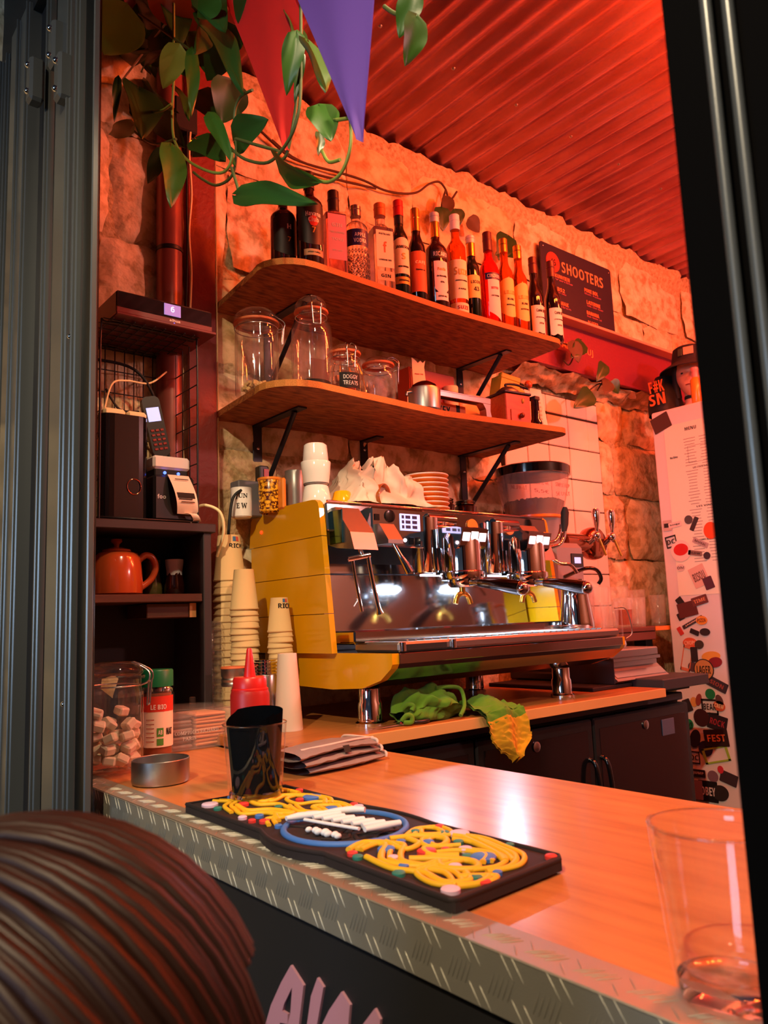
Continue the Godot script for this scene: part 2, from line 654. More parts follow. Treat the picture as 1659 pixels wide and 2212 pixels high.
func red_lamp(at: Vector3, c: Color, e: float, label: String) -> void:
	var t := thing("tube_lamp", label, "lamp", at, 0.0, "red tube lamps under the ceiling")
	part(t, "housing", bx(0.9, 0.03, 0.05, 0.004), M.dark_metal, Vector3(0, 0.05, 0))
	part(t, "hanger", cyl(0.006, 0.14, 8), M.dark_metal, Vector3(-0.35, 0.06, 0))
	part(t, "hanger", cyl(0.006, 0.14, 8), M.dark_metal, Vector3(0.35, 0.06, 0))
	var m := mt("glow_" + label.left(5), "ff6030", 0.4, 0.0, {"glow": 2.5, "gcol": "ff5a28"})
	part(t, "tube", tube([Vector3(-0.43, 0, 0), Vector3(0.43, 0, 0)], 0.014, 10), m)
	for k in 3:
		omni(t, Vector3(-0.3 + 0.3 * k, -0.04, 0), c, e / 3.0, 0.05)


func pink_lamp(at: Vector3, c: Color, e: float) -> void:
	var t := thing("pendant_lamp", "pink globe pendant lamp hanging further into the bar", "lamp", at)
	part(t, "cord", cyl(0.004, 0.3, 6), M.black_matt, Vector3(0, 0.07, 0))
	part(t, "globe", ball(0.07), mt("glow_pink", "ffb0d0", 0.4, 0.0, {"glow": 3.0, "gcol": "ff90c0"}))
	omni(t, Vector3(0, 0, 0), c, e, 0.06)


func spot_lamp(at: Vector3, to: Vector3, c: Color, e: float) -> void:
	var t := thing("spot_lamp", "warm white spotlight on the ceiling aimed at the near end of the back bar", "lamp", at)
	part(t, "stem", cyl(0.008, 0.2, 10), M.dark_metal, Vector3(0, 0.02, 0))
	var d := (to - at).normalized()
	var b := Basis.looking_at(d)
	var sh := part(t, "shade", lathe([[0.0, 0.0], [0.02, 0.0], [0.05, 0.09], [0.047, 0.09], [0.018, 0.004], [0, 0.004]], 24), M.dark_metal)
	sh.transform = Transform3D(b * Basis(Vector3(1, 0, 0), -PI / 2), -d * 0.04)
	part(t, "bulb", ball(0.022), mt("glow_spot", "fff0d8", 0.4, 0.0, {"glow": 5.0, "gcol": "ffe8c8"}), d * 0.02)
	var l := SpotLight3D.new()
	l.name = "spot_light"
	l.light_color = c
	l.light_energy = e
	l.light_size = 0.04
	l.spot_range = 12.0
	l.spot_angle = 36.0
	l.spot_angle_attenuation = 0.8
	l.shadow_enabled = true
	l.position = d * 0.06
	l.basis = b
	t.add_child(l)


func street_lamp(at: Vector3, c: Color, e: float) -> void:
	var t := thing("wall_lamp", "warm lamp on an arm outside over the service window", "lamp", at)
	part(t, "arm", tube(curve([Vector3(0, 0.1, 0), Vector3(0.3, 0.25, 0), Vector3(1.3, 0.25, 0)]), 0.012), M.dark_metal)
	part(t, "shade", lathe([[0.11, 0.0], [0.03, 0.1], [0.0, 0.11]], 20), M.dark_metal)
	part(t, "bulb", ball(0.035), mt("glow_warm", "fff0d0", 0.4, 0.0, {"glow": 6.0, "gcol": "ffe0b0"}), Vector3(0, 0.03, 0))
	omni(t, Vector3(0, 0.03, 0), c, e, 0.03)


func shop_front() -> void:
	var t := thing("lit_shop_window", "cool white lit shop window across the street behind the viewer", "window", Vector3(-4.5, 1.9, 2.2), PI / 2)
	part(t, "frame", merge([[bx(1.7, 0.06, 0.08), at3(0, 0.8, 0)], [bx(1.7, 0.06, 0.08), at3(0, -0.8, 0)], [bx(0.06, 1.6, 0.08), at3(-0.82, 0, 0)], [bx(0.06, 1.6, 0.08), at3(0.82, 0, 0)]]), M.dark_metal)
	part(t, "glowing_screen", bx(1.6, 1.55, 0.02), mt("glow_cool", "dfeaff", 0.4, 0.0, {"glow": 2.0, "gcol": "c8dcff"}))
	var a := AreaLight3D.new()
	a.name = "window_light"
	a.light_color = Color(0.75, 0.87, 1.0)
	a.light_energy = 8.0
	a.area_size = Vector2(1.5, 1.5)
	a.shadow_enabled = true
	a.position = Vector3(0, 0, 0.03)
	a.rotation.y = PI
	t.add_child(a)


func build_shell() -> void:
	struct("floor", bx(6.2, 0.1, 5.2, 0.0), M.floor, Vector3(2.4, -0.05, 1.8))
	struct("wall_right", bx(0.2, 3.3, 4.9, 0.0), M.plaster, Vector3(4.95, 1.6, 1.95))
	struct("wall_far", bx(4.6, 3.3, 0.2, 0.0), mt("far_plaster", "76785e", 0.6), Vector3(2.75, 1.6, 3.3))
	# corrugated iron sheets: waves run out from the back wall
	var pitch := 0.0755
	var ce := Node3D.new()
	ce.name = "ceiling"
	add_child(ce)
	ce.set_meta("kind", "structure")
	var x0 := 0.3
	var k := 0
	while x0 < 4.9:
		var w := pitch * 11
		var yo := 0.0012 * (k % 2)
		var ph := x0
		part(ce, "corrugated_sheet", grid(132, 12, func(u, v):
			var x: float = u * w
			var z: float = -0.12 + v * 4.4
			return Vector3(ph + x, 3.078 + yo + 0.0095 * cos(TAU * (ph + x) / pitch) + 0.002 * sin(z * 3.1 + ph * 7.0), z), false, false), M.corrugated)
		x0 += pitch * 10.5
		k += 1
	part(ce, "roof_deck", bx(5.4, 0.08, 4.9, 0.0), M.black_matt, Vector3(2.5, 3.17, 1.95))
	for i in 26:
		var x := 0.9 + pitch * (2 + i * 2)
		part(ce, "screw", lathe([[0, -0.006], [0.004, -0.004], [0.007, 0.0]], 8), M.brushed, Vector3(snappedf(x, pitch), 3.066, 0.42 + 0.5 * (i % 2)))


func build_wall() -> void:
	var wn := FastNoiseLite.new()
	wn.seed = 5
	wn.frequency = 2.2
	wn.fractal_octaves = 5
	var w := struct("wall_back", bx(5.3, 3.12, 0.3, 0.0), M.mortar, Vector3(2.25, 1.56, -0.2))
	w.set_meta("label", "back wall of pale limestone blocks")
	var off := Vector3(-2.25, -1.56, 0.2)
	# rough render between and over the stones, swelling to lumps of mortar under the roof sheets
	part(w, "mortar_bed", grid(190, 90, func(u, v):
		var x: float = 0.0 + u * 4.7
		var y: float = 0.9 + v * 2.165
		var z: float = -0.012 + 0.012 * wn.get_noise_2d(x * 3.0, y * 3.0)
		var t: float = smoothstep(2.9, 3.05, y)
		z += t * (0.018 + 0.05 * maxf(0.0, wn.get_noise_2d(x * 2.1 + 9.0, y * 2.0)))
		if v > 0.995:
			y += 0.03 * wn.get_noise_2d(x * 4.0, 3.0)
		return Vector3(x, y, z) , false, true), M.mortar, off)
	var y := 0.92
	var row := 0
	while y < 3.0:
		var h := rng.randf_range(0.2, 0.34)
		if y + h > 2.92:
			h = 3.03 - y
		var x := -0.05 - rng.randf() * 0.2
		while x < 4.6:
			var ww := rng.randf_range(0.26, 0.7)
			var xa := x
			var xb := x + ww
			x += ww
			if y < 2.2 and xb > 2.25 and xa < 2.89:   # the tiled patch
				if xa < 2.2:
					xb = minf(xb, 2.25)
				elif xb > 2.95:
					xa = maxf(xa, 2.89)
				else:
					continue
			if xb - xa < 0.06:
				continue
			var smear: bool = (xa > 1.25 and xb < 2.7 and y > 2.3)
			stone(w, xa + 0.001, xb - 0.001, y + 0.001, y + h - 0.001, wn, off, 0.45 if smear else 1.0)
		y += h
		row += 1
	# white tiles
	part(w, "tile_grout", bx(0.63, 1.32, 0.02, 0.0), M.grout, Vector3(2.57, 1.573, -0.002) + off)
	var text := {"1_6": ["NE.IPA - LT"], "2_6": ["ROUTE 44", "5,5€", "BLANCHE - LT"], "3_6": ["SIMPLE HOP", "5€ UNIT"]}
	for i in 5:
		for j in 10:
			var ty := 1.0127 + 0.1335 * j
			var th := 0.1295
			if j == 9:
				ty = 2.192
				th = 0.074
			var tw := 0.1325
			var tx := 2.327 + 0.1363 * i
			if i == 4:
				tw = 0.078
				tx = 2.842
			var t := part(w, "tile", bx(tw, th, 0.012, 0.003), M.tile, Vector3(tx, ty, 0.006) + off, Vector3(0, 0, 0))
			var key := "%d_%d" % [i + 1, j]
			if i < 3 and j == 6:
				var rows: Array = [["NE.IPA - LT"], ["ROUTE 44", "5,5€", "BLANCHE - LT"], ["SIMPLE HOP", "5€ UNIT"]][i]
				for r in rows.size():
					part(t, "handwriting", txt(rows[r], 0.09, 0.016, 0.0006, 0.0, "Droid Sans", false), M.ink_red, Vector3(0.0, 0.035 - 0.036 * r - (0.03 if i == 0 else 0.0), 0.0066), Vector3(0, 0, rng.randf_range(-0.06, 0.06)))


func stone(w: Node3D, xa: float, xb: float, ya: float, yb: float, wn: FastNoiseLite, off: Vector3, amp: float) -> void:
	var cx := (xa + xb) / 2
	var cy := (ya + yb) / 2
	var d := rng.randf_range(0.006, 0.014) * amp + 0.001
	var tilt := Vector2(rng.randf_range(-0.05, 0.05), rng.randf_range(-0.05, 0.05)) * amp
	var hw := (xb - xa) / 2
	var hh := (yb - ya) / 2
	var m := grid(12, 8, func(u, v):
		var a: float = u * 2 - 1
		var b: float = v * 2 - 1
		# rounded, uneven outline
		var rr := 1.0 - 0.06 * a * a * b * b
		var x: float = cx + hw * a * rr + 0.012 * wn.get_noise_2d(cx * 5 + a * 0.8, cy * 7 + b * 0.8) * amp
		var y: float = cy + hh * b * rr + 0.012 * wn.get_noise_2d(cx * 7 + a * 0.8 + 40, cy * 5 + b * 0.8) * amp
		var e: float = maxf(absf(a), absf(b))
		var z: float = d * (1.0 - pow(e, 10.0)) - 0.008 * pow(e, 16.0) + 0.016 * amp * wn.get_noise_2d(x * 4, y * 4) + tilt.x * a * hw + tilt.y * b * hh
		return Vector3(x - cx, y - cy, z), false, true)
	part(w, "stone", m, [M.stone, M.stone, M.stone_dark, M.stone_pale][rng.randi() % 4] if amp > 0.9 else M.stone_pale, Vector3(cx, cy, 0) + off)


func build_window() -> void:
	# the service window's folding frame: stacked aluminium members at the left, a single post at the right
	var lintel := struct("wall_front", bx(0.05, 0.5, 5.4, 0.0), M.black_panel, Vector3(0.4545, 2.98, 1.8))
	part(lintel, "end_wall", bx(0.05, 3.3, 2.1, 0.0), M.black_panel, Vector3(0, -1.33, 1.37))
	part(lintel, "end_wall", bx(0.03, 3.3, 0.78, 0.0), M.black_panel, Vector3(0.009, -1.33, -1.85))
	var w := Node3D.new()
	w.name = "window_1"
	add_child(w)
	w.set_meta("kind", "structure")
	var H := 2.75
	var mem := [[0.60, 0.672, 0.448, 0], [0.568, 0.598, 0.436, 1], [0.475, 0.562, 0.43, 1], [0.40, 0.472, 0.449, 0], [0.366, 0.396, 0.437, 1], [0.295, 0.363, 0.449, 0], [0.225, 0.292, 0.42, 1], [0.15, 0.222, 0.418, 1], [0.095, 0.148, 0.446, 0], [0.055, 0.093, 0.425, 1], [0.018, 0.053, 0.42, 1], [-0.2, 0.012, 0.44, 0]]
	for e in mem:
		var za: float = e[0]
		var zb: float = e[1]
		var p := part(w, "frame_member", bx(0.456 - e[2], H, zb - za, 0.003), M.frame_alu if e[3] else M.frame_dark, Vector3((0.456 + e[2]) / 2, H / 2, (za + zb) / 2))
		if e[3]:
			part(p, "bead", bx(0.006, H, 0.004, 0.0015), M.frame_alu, Vector3(-(0.456 - e[2]) / 2 - 0.002, 0, (zb - za) / 2 - 0.004))
	part(w, "edge_bead", bx(0.012, H, 0.005, 0.002), M.frame_alu, Vector3(0.4445, H / 2, 0.676))
	# hinges on the folding leaves
	for h in [[0.41, 2.475, 0.40], [0.425, 2.5, 0.50], [0.425, 2.4, 0.545]]:
		var hp := part(w, "hinge", bx(0.03, 0.1, 0.035, 0.006), M.frame_alu, Vector3(h[0], h[1], h[2]))
		for s in [-0.03, 0.03]:
			part(hp, "screw", ball(0.007, 10), M.chrome, Vector3(-0.016, s, 0.004))
	for sy in [1.86, 1.2]:
		part(w, "screw", ball(0.006, 12, 0.9), M.chrome, Vector3(0.434, sy, 0.585))
	# right post
	for e in [[1.7665, 1.795, 0.446, 1], [1.793, 1.812, 0.45, 1], [1.797, 1.803, 0.436, 2], [1.812, 1.85, 0.446, 1], [1.86, 1.874, 0.434, 1], [1.811, 1.815, 0.431, 2], [1.85, 1.97, 0.446, 1], [1.95, 2.2, 0.43, 1]]:
		if e[3] == 2:
			part(w, "frame_bead", tube([Vector3(0.437, 0, (e[0] + e[1]) / 2), Vector3(0.437, H, (e[0] + e[1]) / 2)], 0.0035, 12), M.frame_alu)
			continue
		part(w, "frame_post", bx(0.47 - e[2], H, e[1] - e[0], 0.0015), [M.frame_dark, M.frame_black, M.frame_alu][e[3]], Vector3((0.47 + e[2]) / 2, H / 2, (e[0] + e[1]) / 2))


# ---------------------------------------------------------------- counter, worktop, coolers, shelves
func build_counter() -> void:
	var t := thing("bar_counter", "L-shaped wooden bar counter edged with checker plate, black lettered front", "counter", Vector3(0, 0, 0))
	var poly := PackedVector2Array([Vector2(0.5, 0.04), Vector2(0.5, 2.25), Vector2(1.055, 2.25), Vector2(1.055, 0.66), Vector2(0.855, 0.66), Vector2(0.855, 0.04)])
	part(t, "wooden_top", slab(poly, 0.04), M.counter_wood, Vector3(0, 1.01, 0))
	part(t, "carcass", bx(0.48, 1.0, 2.18, 0.004), M.black_matt, Vector3(0.745, 0.5, 1.14))
	part(t, "front_panel", bx(0.02, 1.0, 2.2, 0.002), M.black_panel, Vector3(0.5, 0.5, 1.145))
	# angle of checker plate along the customers' edge: a leg on top, a leg down the front
	var pl := part(t, "checker_plate", merge([[bx(0.046, 0.003, 2.21, 0.001), at3(0.508, 1.0515, 1.145)], [bx(0.003, 0.05, 2.21, 0.001), at3(0.4865, 1.028, 1.145)], [tube([Vector3(0.4875, 1.0505, 0.04), Vector3(0.4875, 1.0505, 2.25)], 0.0026, 8), at3(0, 0, 0)]]), M.tread)
	var bars := []
	var bar := lathe([[0, -0.011], [0.0006, -0.008], [0.0008, 0.0], [0.0006, 0.008], [0, 0.011]], 6)
	var z := 0.06
	var k := 0
	while z < 2.24:
		for i in 5:
			# top leg: groups of five bars set across one another
			var zz := z + (i - 2) * 0.0052
			if k % 2 == 0:
				bars.append([bar, Transform3D(Basis.from_euler(Vector3(PI / 2, 0.95, 0)), Vector3(0.507 + (i % 2) * 0.002, 1.053, zz))])
				bars.append([bar, Transform3D(Basis.from_euler(Vector3(0.42, 0, 0)), Vector3(0.485, 1.026, zz + 0.016))])
			elif i < 2:
				bars.append([bar, Transform3D(Basis.from_euler(Vector3(PI / 2, -0.75, 0)), Vector3(0.497 + i * 0.016, 1.053, z + 0.004 * i))])
				bars.append([bar, Transform3D(Basis.from_euler(Vector3(-0.62, 0, 0)), Vector3(0.485, 1.044, z + i * 0.012))])
				bars.append([bar, Transform3D(Basis.from_euler(Vector3(-0.62, 0, 0)), Vector3(0.485, 1.012, z + 0.01 + i * 0.012))])
		z += 0.0235
		k += 1
	stuff(part(pl, "raised_bars", merge(bars), M.tread))
	# stencilled letters on the front
	var P := func(a: Array) -> PackedVector2Array:
		var p := PackedVector2Array()
		for i in range(0, a.size(), 2):
			p.append(Vector2(a[i], a[i + 1]))
		return p
	var letters := [
		[1.215, 0.949, 1.24, 0.936, 1.229, 0.893, 1.222, 0.83, 1.2, 0.83, 1.207, 0.888, 1.212, 0.898, 1.217, 0.927, 1.2, 0.905, 1.1955, 0.896, 1.207, 0.8965, 1.206, 0.886, 1.19, 0.882, 1.174, 0.83, 1.15, 0.83, 1.158, 0.869, 1.171, 0.894, 1.194, 0.925],
		[1.267, 0.952, 1.278, 0.946, 1.264, 0.905, 1.25, 0.83, 1.232, 0.83, 1.245, 0.899, 1.254, 0.93],
		[1.31, 0.952, 1.324, 0.944, 1.32, 0.924, 1.305, 0.83, 1.255, 0.83, 1.273, 0.908, 1.287, 0.927],
		[1.364, 0.954, 1.372, 0.947, 1.371, 0.942, 1.36, 0.83, 1.33, 0.83, 1.344, 0.933],
		[1.054, 0.948, 1.06, 0.938, 1.07, 0.935, 1.082, 0.949, 1.097, 0.95, 1.112, 0.946, 1.121, 0.934, 1.119, 0.925, 1.097, 0.918, 1.098, 0.9, 1.124, 0.882, 1.122, 0.85, 1.1, 0.83, 1.06, 0.84, 1.05, 0.87, 1.07, 0.9, 1.06, 0.92]]
	var lm := mt("stencil_pink", "b98494", 0.7)
	for l in letters:
		part(t, "letter", prism(P.call(l), 0.003), lm, Vector3(0.4885, 0, 0), Vector3(0, -PI / 2, 0))


func build_worktop() -> void:
	var t := thing("back_worktop", "pale wooden back worktop under the coffee machine", "worktop", Vector3(1.553, 1.05, 0.31))
	part(t, "board", bx(1.385, 0.027, 0.62, 0.003), M.worktop_wood, Vector3(0, 0.0135, 0))
	part(t, "front_edge", bx(1.385, 0.026, 0.003, 0.001), M.pale_wood, Vector3(0, 0.0132, 0.3105))
	var s := thing("dark_slab", "dark grey slab at the far end of the wooden worktop", "worktop", Vector3(2.395, 1.068, 0.36))
	part(s, "top", bx(0.28, 0.034, 0.5, 0.003), M.dark_grey, Vector3(0, 0.017, 0))
	part(s, "bracket", bx(0.2, 0.014, 0.4, 0.002), M.black_matt, Vector3(0, -0.007, 0))
	var xs := [[1.06, 1.432], [1.438, 1.916], [1.922, 2.44]]
	var c := thing("bottle_cooler", "black under-counter bottle cooler with three glossy doors below the worktop", "cooler", Vector3(0, 0, 0))
	part(c, "body", bx(1.4, 1.0, 0.5, 0.004), M.black_matt, Vector3(1.745, 0.545, 0.29))
	part(c, "top_rail", bx(1.4, 0.025, 0.02, 0.003), M.dark_grey, Vector3(1.745, 1.034, 0.55))
	for i in 3:
		var a: float = xs[i][0]
		var b: float = xs[i][1]
		var d := part(c, "door", bx(b - a, 0.9, 0.035, 0.005), M.black_plastic, Vector3((a + b) / 2, 0.565, 0.562))
		part(d, "pane", bx(b - a - 0.05, 0.84, 0.002, 0.0005), M.black_gloss, Vector3(0, 0.0, 0.0175))
		if i > 0:
			part(d, "lock", lathe([[0.0, 0.0], [0.014, 0.0], [0.014, 0.004], [0.008, 0.006], [0, 0.006]], 16), M.steel, Vector3(-0.015 if i == 1 else 0.0, 0.405, 0.0185), Vector3(PI / 2, 0, 0))
		var hx: float = (b - a) / 2 - 0.025
		if i == 2:
			hx = -hx
			part(d, "plate", bx(0.07, 0.05, 0.003, 0.001), mt("plate_blue", "5a6680", 0.35, 0.4), Vector3(0.125, 0.385, 0.02))
		if i > 0:
			part(d, "handle", tube(curve([Vector3(hx, 0.34, 0.015), Vector3(hx, 0.32, 0.04), Vector3(hx, 0.2, 0.05), Vector3(hx, 0.0, 0.04), Vector3(hx, -0.02, 0.015)]), 0.007), M.black_gloss)


func shelf_outline(x0: float, x1: float, zl: float, zm: float, zr: float) -> PackedVector2Array:
	var p := PackedVector2Array()
	p.append(Vector2(x0 + 0.03, 0.0))
	p.append(Vector2(x0 + 0.005, zl - 0.13))
	for k in 7:
		var a := PI / 2 * k / 6.0
		p.append(Vector2(x0 + 0.115 - 0.115 * cos(a), zl - 0.1 + 0.1 * sin(a)))
	for k in range(1, 6):
		var u := k / 6.0
		p.append(Vector2(lerpf(x0 + 0.1, x1 - 0.05, u), lerpf(zl, zm, minf(u * 2, 1.0)) if u < 0.5 else lerpf(zm, zr, (u - 0.5) * 2)))
	for k in 6:
		var a := PI / 2 * k / 5.0
		p.append(Vector2(x1 - 0.05 + 0.05 * sin(a), zr - 0.05 + 0.05 * cos(a)))
	p.append(Vector2(x1 + 0.02, 0.0))
	return p


func build_shelf(y: float, label: String, pl: PackedVector2Array, br: Array) -> void:
	var t := thing("wall_shelf", label, "shelf", Vector3(0, y, 0))
	part(t, "board", slab(pl, 0.0175), M.osb)
	var e := MB.new()
	for i in range(1, pl.size() - 2):   # the cut edge of the board shows its chips
		var a := Vector3(pl[i].x, 0, pl[i].y)
		var b := Vector3(pl[i + 1].x, 0, pl[i + 1].y)
		var nn := (b - a).cross(Vector3.UP).normalized()
		if nn.z < -0.2:
			nn = -nn
		if (a + nn - Vector3(1.55, 0, 0.1)).length() < (a - Vector3(1.55, 0, 0.1)).length():
			nn = -nn
		var o := nn * 0.0006
		e.quad(a + o, b + o, b + o + Vector3(0, 0.0176, 0), a + o + Vector3(0, 0.0176, 0), nn)
	part(t, "cut_edge", e.mesh(), M.osb_edge)
	for k in br:
		var q := part(t, "bracket", merge([[bx(0.03, 0.005, k[1], 0.001), at3(k[0], -0.003, k[1] / 2)], [bx(0.03, k[2], 0.005, 0.001), at3(k[0], -k[2] / 2, 0.012)]]), M.dark_metal)
		if k[3]:
			part(q, "brace", tube([Vector3(k[0], -0.006, k[1] * 0.85), Vector3(k[0], -k[2] * 1.02, 0.018)], 0.008, 6), M.dark_metal)
		for s in [0.3, 0.85]:
			part(q, "screw", lathe([[0, 0], [0.006, 0], [0.005, 0.003], [0, 0.004]], 10), M.steel, Vector3(k[0], -k[2] * s, 0.0145), Vector3(PI / 2, 0, 0))


func build_shelves() -> void:
	build_shelf(2.247, "upper chipboard shelf carrying the spirit bottles", shelf_outline(0.995, 2.17, 0.405, 0.385, 0.40), [[1.2, 0.26, 0.2, true], [2.03, 0.26, 0.2, true]])
	build_shelf(1.914, "lower chipboard shelf carrying jars and the wooden coffee mill", shelf_outline(0.985, 2.11, 0.42, 0.385, 0.44), [[1.156, 0.26, 0.235, true], [2.022, 0.28, 0.21, true], [1.56, 0.1, 0.1, false]])


# ---------------------------------------------------------------- bottles
func bottle(n: String, label: String, x: float, z: float, h: float, r: float, o: Dictionary) -> Node3D:
	var t := thing(n, label, "bottle", Vector3(x, 2.2651, z), o.get("ry", -0.3), "spirit bottles on the upper shelf")
	var nr: float = o.get("neck", 0.0135)
	var s0: float = h * o.get("s0", 0.62)
	var s1: float = h * o.get("s1", 0.76)
	var ch: float = h * o.get("cap", 0.12)
	var cr: float = o.get("cr", nr + 0.002)
	var top: float = h - ch * 0.9
	var g: Material = o.get("glass", M.bottle_black)
	if o.has("square"):
		var w: float = r * 2
		var dpt: float = o.square
		var body := merge([[prism(rrect(w, dpt, o.get("corner", 0.008)), s0 - 0.002), Transform3D(Basis(Vector3(1, 0, 0), PI / 2), Vector3(0, s0 / 2, 0))], [lathe([[minf(r, dpt / 2) * 1.0, s0 - 0.001], [minf(r, dpt / 2) * 0.8, s0 + (s1 - s0) * 0.5], [nr, s1], [nr, top], [0, top]], 20), Transform3D()]])
		part(t, "glass_body", body, g)
	else:
		var p := [[0, 0.003], [r * 0.7, 0.004], [r - 0.004, 0.0], [r, 0.005], [r, s0]]
		for k in range(1, 7):
			var u := k / 6.0
			var e: float = 0.5 - 0.5 * cos(PI * u) if o.get("round", false) == false else pow(u, 2.2)
			p.append([lerpf(r, nr, e), lerpf(s0, s1, u)])
		p.append_array([[nr, top], [0, top]])
		part(t, "glass_body", lathe(p, 28), g)
	if o.has("collar"):
		part(t, "neck_foil", lathe([[nr + 0.0008, s1 + 0.005], [nr + 0.0008, h - ch]], 18), o.collar)
	var cm: Material = o.get("capm", M.gold)
	var c := part(t, "cap", lathe([[0, h - ch], [cr, h - ch], [cr, h - 0.002], [cr - 0.002, h], [0, h]], 18), cm)
	part(c, "cap_ring", lathe([[cr + 0.0004, h - ch * 0.45], [cr + 0.0012, h - ch * 0.42], [cr + 0.0004, h - ch * 0.39]], 18), cm)
	for l in o.get("labels", []):   # [y0, y1, degrees, material, texts, top shape, bottom shape]
		var lb: MeshInstance3D
		if o.has("square"):
			lb = part(t, "label", bx(r * 2 * l[2] / 100.0, h * (l[1] - l[0]), 0.0006, 0.0001), l[3], Vector3(0, h * (l[0] + l[1]) / 2, o.square / 2 + 0.0005))
		else:
			lb = part(t, "label", wrapped(r + 0.0006, h * l[0], h * l[1], l[2], l[5] if l.size() > 5 else null, l[6] if l.size() > 6 else null), l[3])
		for x4 in l[4]:   # [text, width, height, y fraction, material]
			if o.has("square"):
				part(lb, "lettering", txt(x4[0], x4[1], x4[2], 0.0006), x4[4], Vector3(0, h * (x4[3] - (l[0] + l[1]) / 2), 0.0006))
			else:
				part(lb, "lettering", txt(x4[0], x4[1], x4[2], 0.0006, r + 0.0011), x4[4], Vector3(0, h * x4[3], 0))
	return t


func build_bottles() -> void:
	var arch := func(u: float): return 0.012 * sin(PI * u)
	var dip := func(u: float): return -0.02 * sin(PI * u)
	var slant := func(u: float): return -0.03 * u
	var drip := func(u: float): return -0.006 * absf(sin(u * 9.0)) - 0.008 * float(u > 0.7)
	var black := mt("label_black", "15100c", 0.5)
	var orange := mt("label_orange", "d8622a", 0.6)
	var yellow := mt("label_yellow", "f0d070", 0.6)
	var navy := mt("label_navy", "141c50", 0.4)
	var pink := mt("label_pink", "d89aa0", 0.4)
	var rum := [[0.30, 0.62, 150, black, [["Havana", 0.044, 0.013, 0.53, M.silver_ink], ["Club", 0.03, 0.014, 0.475, M.silver_ink], ["7", 0.011, 0.017, 0.375, M.ink_gold]], arch, dip], [0.13, 0.19, 90, mt("label_kraft", "b8966a", 0.7), [["AÑEJO 7 AÑOS", 0.036, 0.005, 0.16, M.ink]]]]
	bottle("rum_bottle", "dark rum bottle half hidden at the left end of the upper shelf", 1.1, 0.27, 0.265, 0.036, {"glass": M.bottle_brown, "capm": mt("cap_dark", "2a1614", 0.4), "cap": 0.16, "s0": 0.66, "s1": 0.8, "ry": -0.1, "labels": [[0.28, 0.62, 150, black, [["H", 0.012, 0.014, 0.52, M.silver_ink], ["7", 0.01, 0.014, 0.38, M.ink_gold]], arch, dip]]})
	var big := bottle("rum_bottle", "dark rum bottle with a red sun disc and the number 7", 1.145, 0.335, 0.298, 0.037, {"glass": M.bottle_brown, "capm": mt("cap_dark", "2a1614", 0.4), "cap": 0.17, "s0": 0.66, "s1": 0.79, "labels": rum})
	part(big, "sun_disc", grid(10, 4, func(u, v): return Vector3(sin((v * 0.36) * sin(TAU * u)) * 0.0378, 0.138 + v * 0.016 * cos(TAU * u), cos((v * 0.36) * sin(TAU * u)) * 0.0378), true), mt("label_red", "c8301c", 0.5))
	bottle("gin_bottle", "clear flat gin bottle with a round embossed pink label and tall dark cap", 1.228, 0.335, 0.27, 0.031, {"square": 0.05, "glass": M.pink_liquid, "capm": mt("cap_dark", "2a1614", 0.4), "cap": 0.24, "cr": 0.0165, "s0": 0.72, "s1": 0.78, "neck": 0.014, "labels": [[0.2, 0.7, 86, pink, [["GIN", 0.03, 0.011, 0.58, M.silver_ink], ["AND LONDON", 0.042, 0.006, 0.5, M.silver_ink], ["TOUJ", 0.034, 0.009, 0.42, M.silver_ink], ["EST 1831", 0.03, 0.004, 0.3, M.silver_ink]]]]})
	var vod := bottle("vodka_bottle", "clear diamond-cut vodka bottle with a navy label", 1.306, 0.335, 0.25, 0.034, {"glass": M.clear_liquid, "capm": M.steel, "cap": 0.13, "cr": 0.0165, "s0": 0.7, "s1": 0.8, "round": true, "labels": [[0.46, 0.66, 200, navy, [["APPLE", 0.034, 0.011, 0.59, M.silver_ink], ["VODKA", 0.04, 0.012, 0.52, M.silver_ink]]]]})
	var gems := []
	for j in 6:
		for i in 22:
			var a := TAU * (i + 0.5 * (j % 2)) / 22
			gems.append([lathe([[0, -0.008], [0.0045, 0], [0, 0.008]], 4), at3(sin(a) * 0.034, 0.014 + j * 0.017, cos(a) * 0.034, Vector3(0, a, 0))])
	stuff(part(vod, "cut_facets", merge(gems), M.clear_liquid))
	bottle("gin_bottle", "square clear gin bottle with a cream label and orange screw cap", 1.398, 0.335, 0.287, 0.032, {"square": 0.06, "glass": M.clear_liquid, "capm": mt("cap_orange", "d86a24", 0.4), "cap": 0.14, "cr": 0.0175, "s0": 0.7, "s1": 0.76, "neck": 0.015, "labels": [[0.26, 0.66, 84, M.cream, [["DISTILLED", 0.036, 0.005, 0.62, M.ink], ["f", 0.012, 0.034, 0.48, mt("label_orange", "d8622a", 0.6)], ["LONDON DRY", 0.04, 0.005, 0.34, M.ink]]], [0.12, 0.22, 84, M.kraft, [["GIN", 0.03, 0.01, 0.17, M.ink]]]]})
	bottle("whiskey_bottle", "green whiskey bottle with a red cap and cream label", 1.472, 0.335, 0.322, 0.0265, {"glass": M.bottle_green, "capm": M.red_plastic, "cap": 0.16, "cr": 0.0155, "s0": 0.6, "s1": 0.74, "neck": 0.0135, "collar": M.black_plastic, "labels": [[0.24, 0.56, 150, M.cream, [["JAMESON", 0.05, 0.011, 0.5, M.ink], ["S", 0.012, 0.02, 0.41, M.ink_gold], ["IRISH WHISKEY", 0.036, 0.005, 0.31, M.ink]], arch], [0.14, 0.21, 150, M.ink_gold, [["John Jameson", 0.036, 0.007, 0.175, M.ink]]]]})
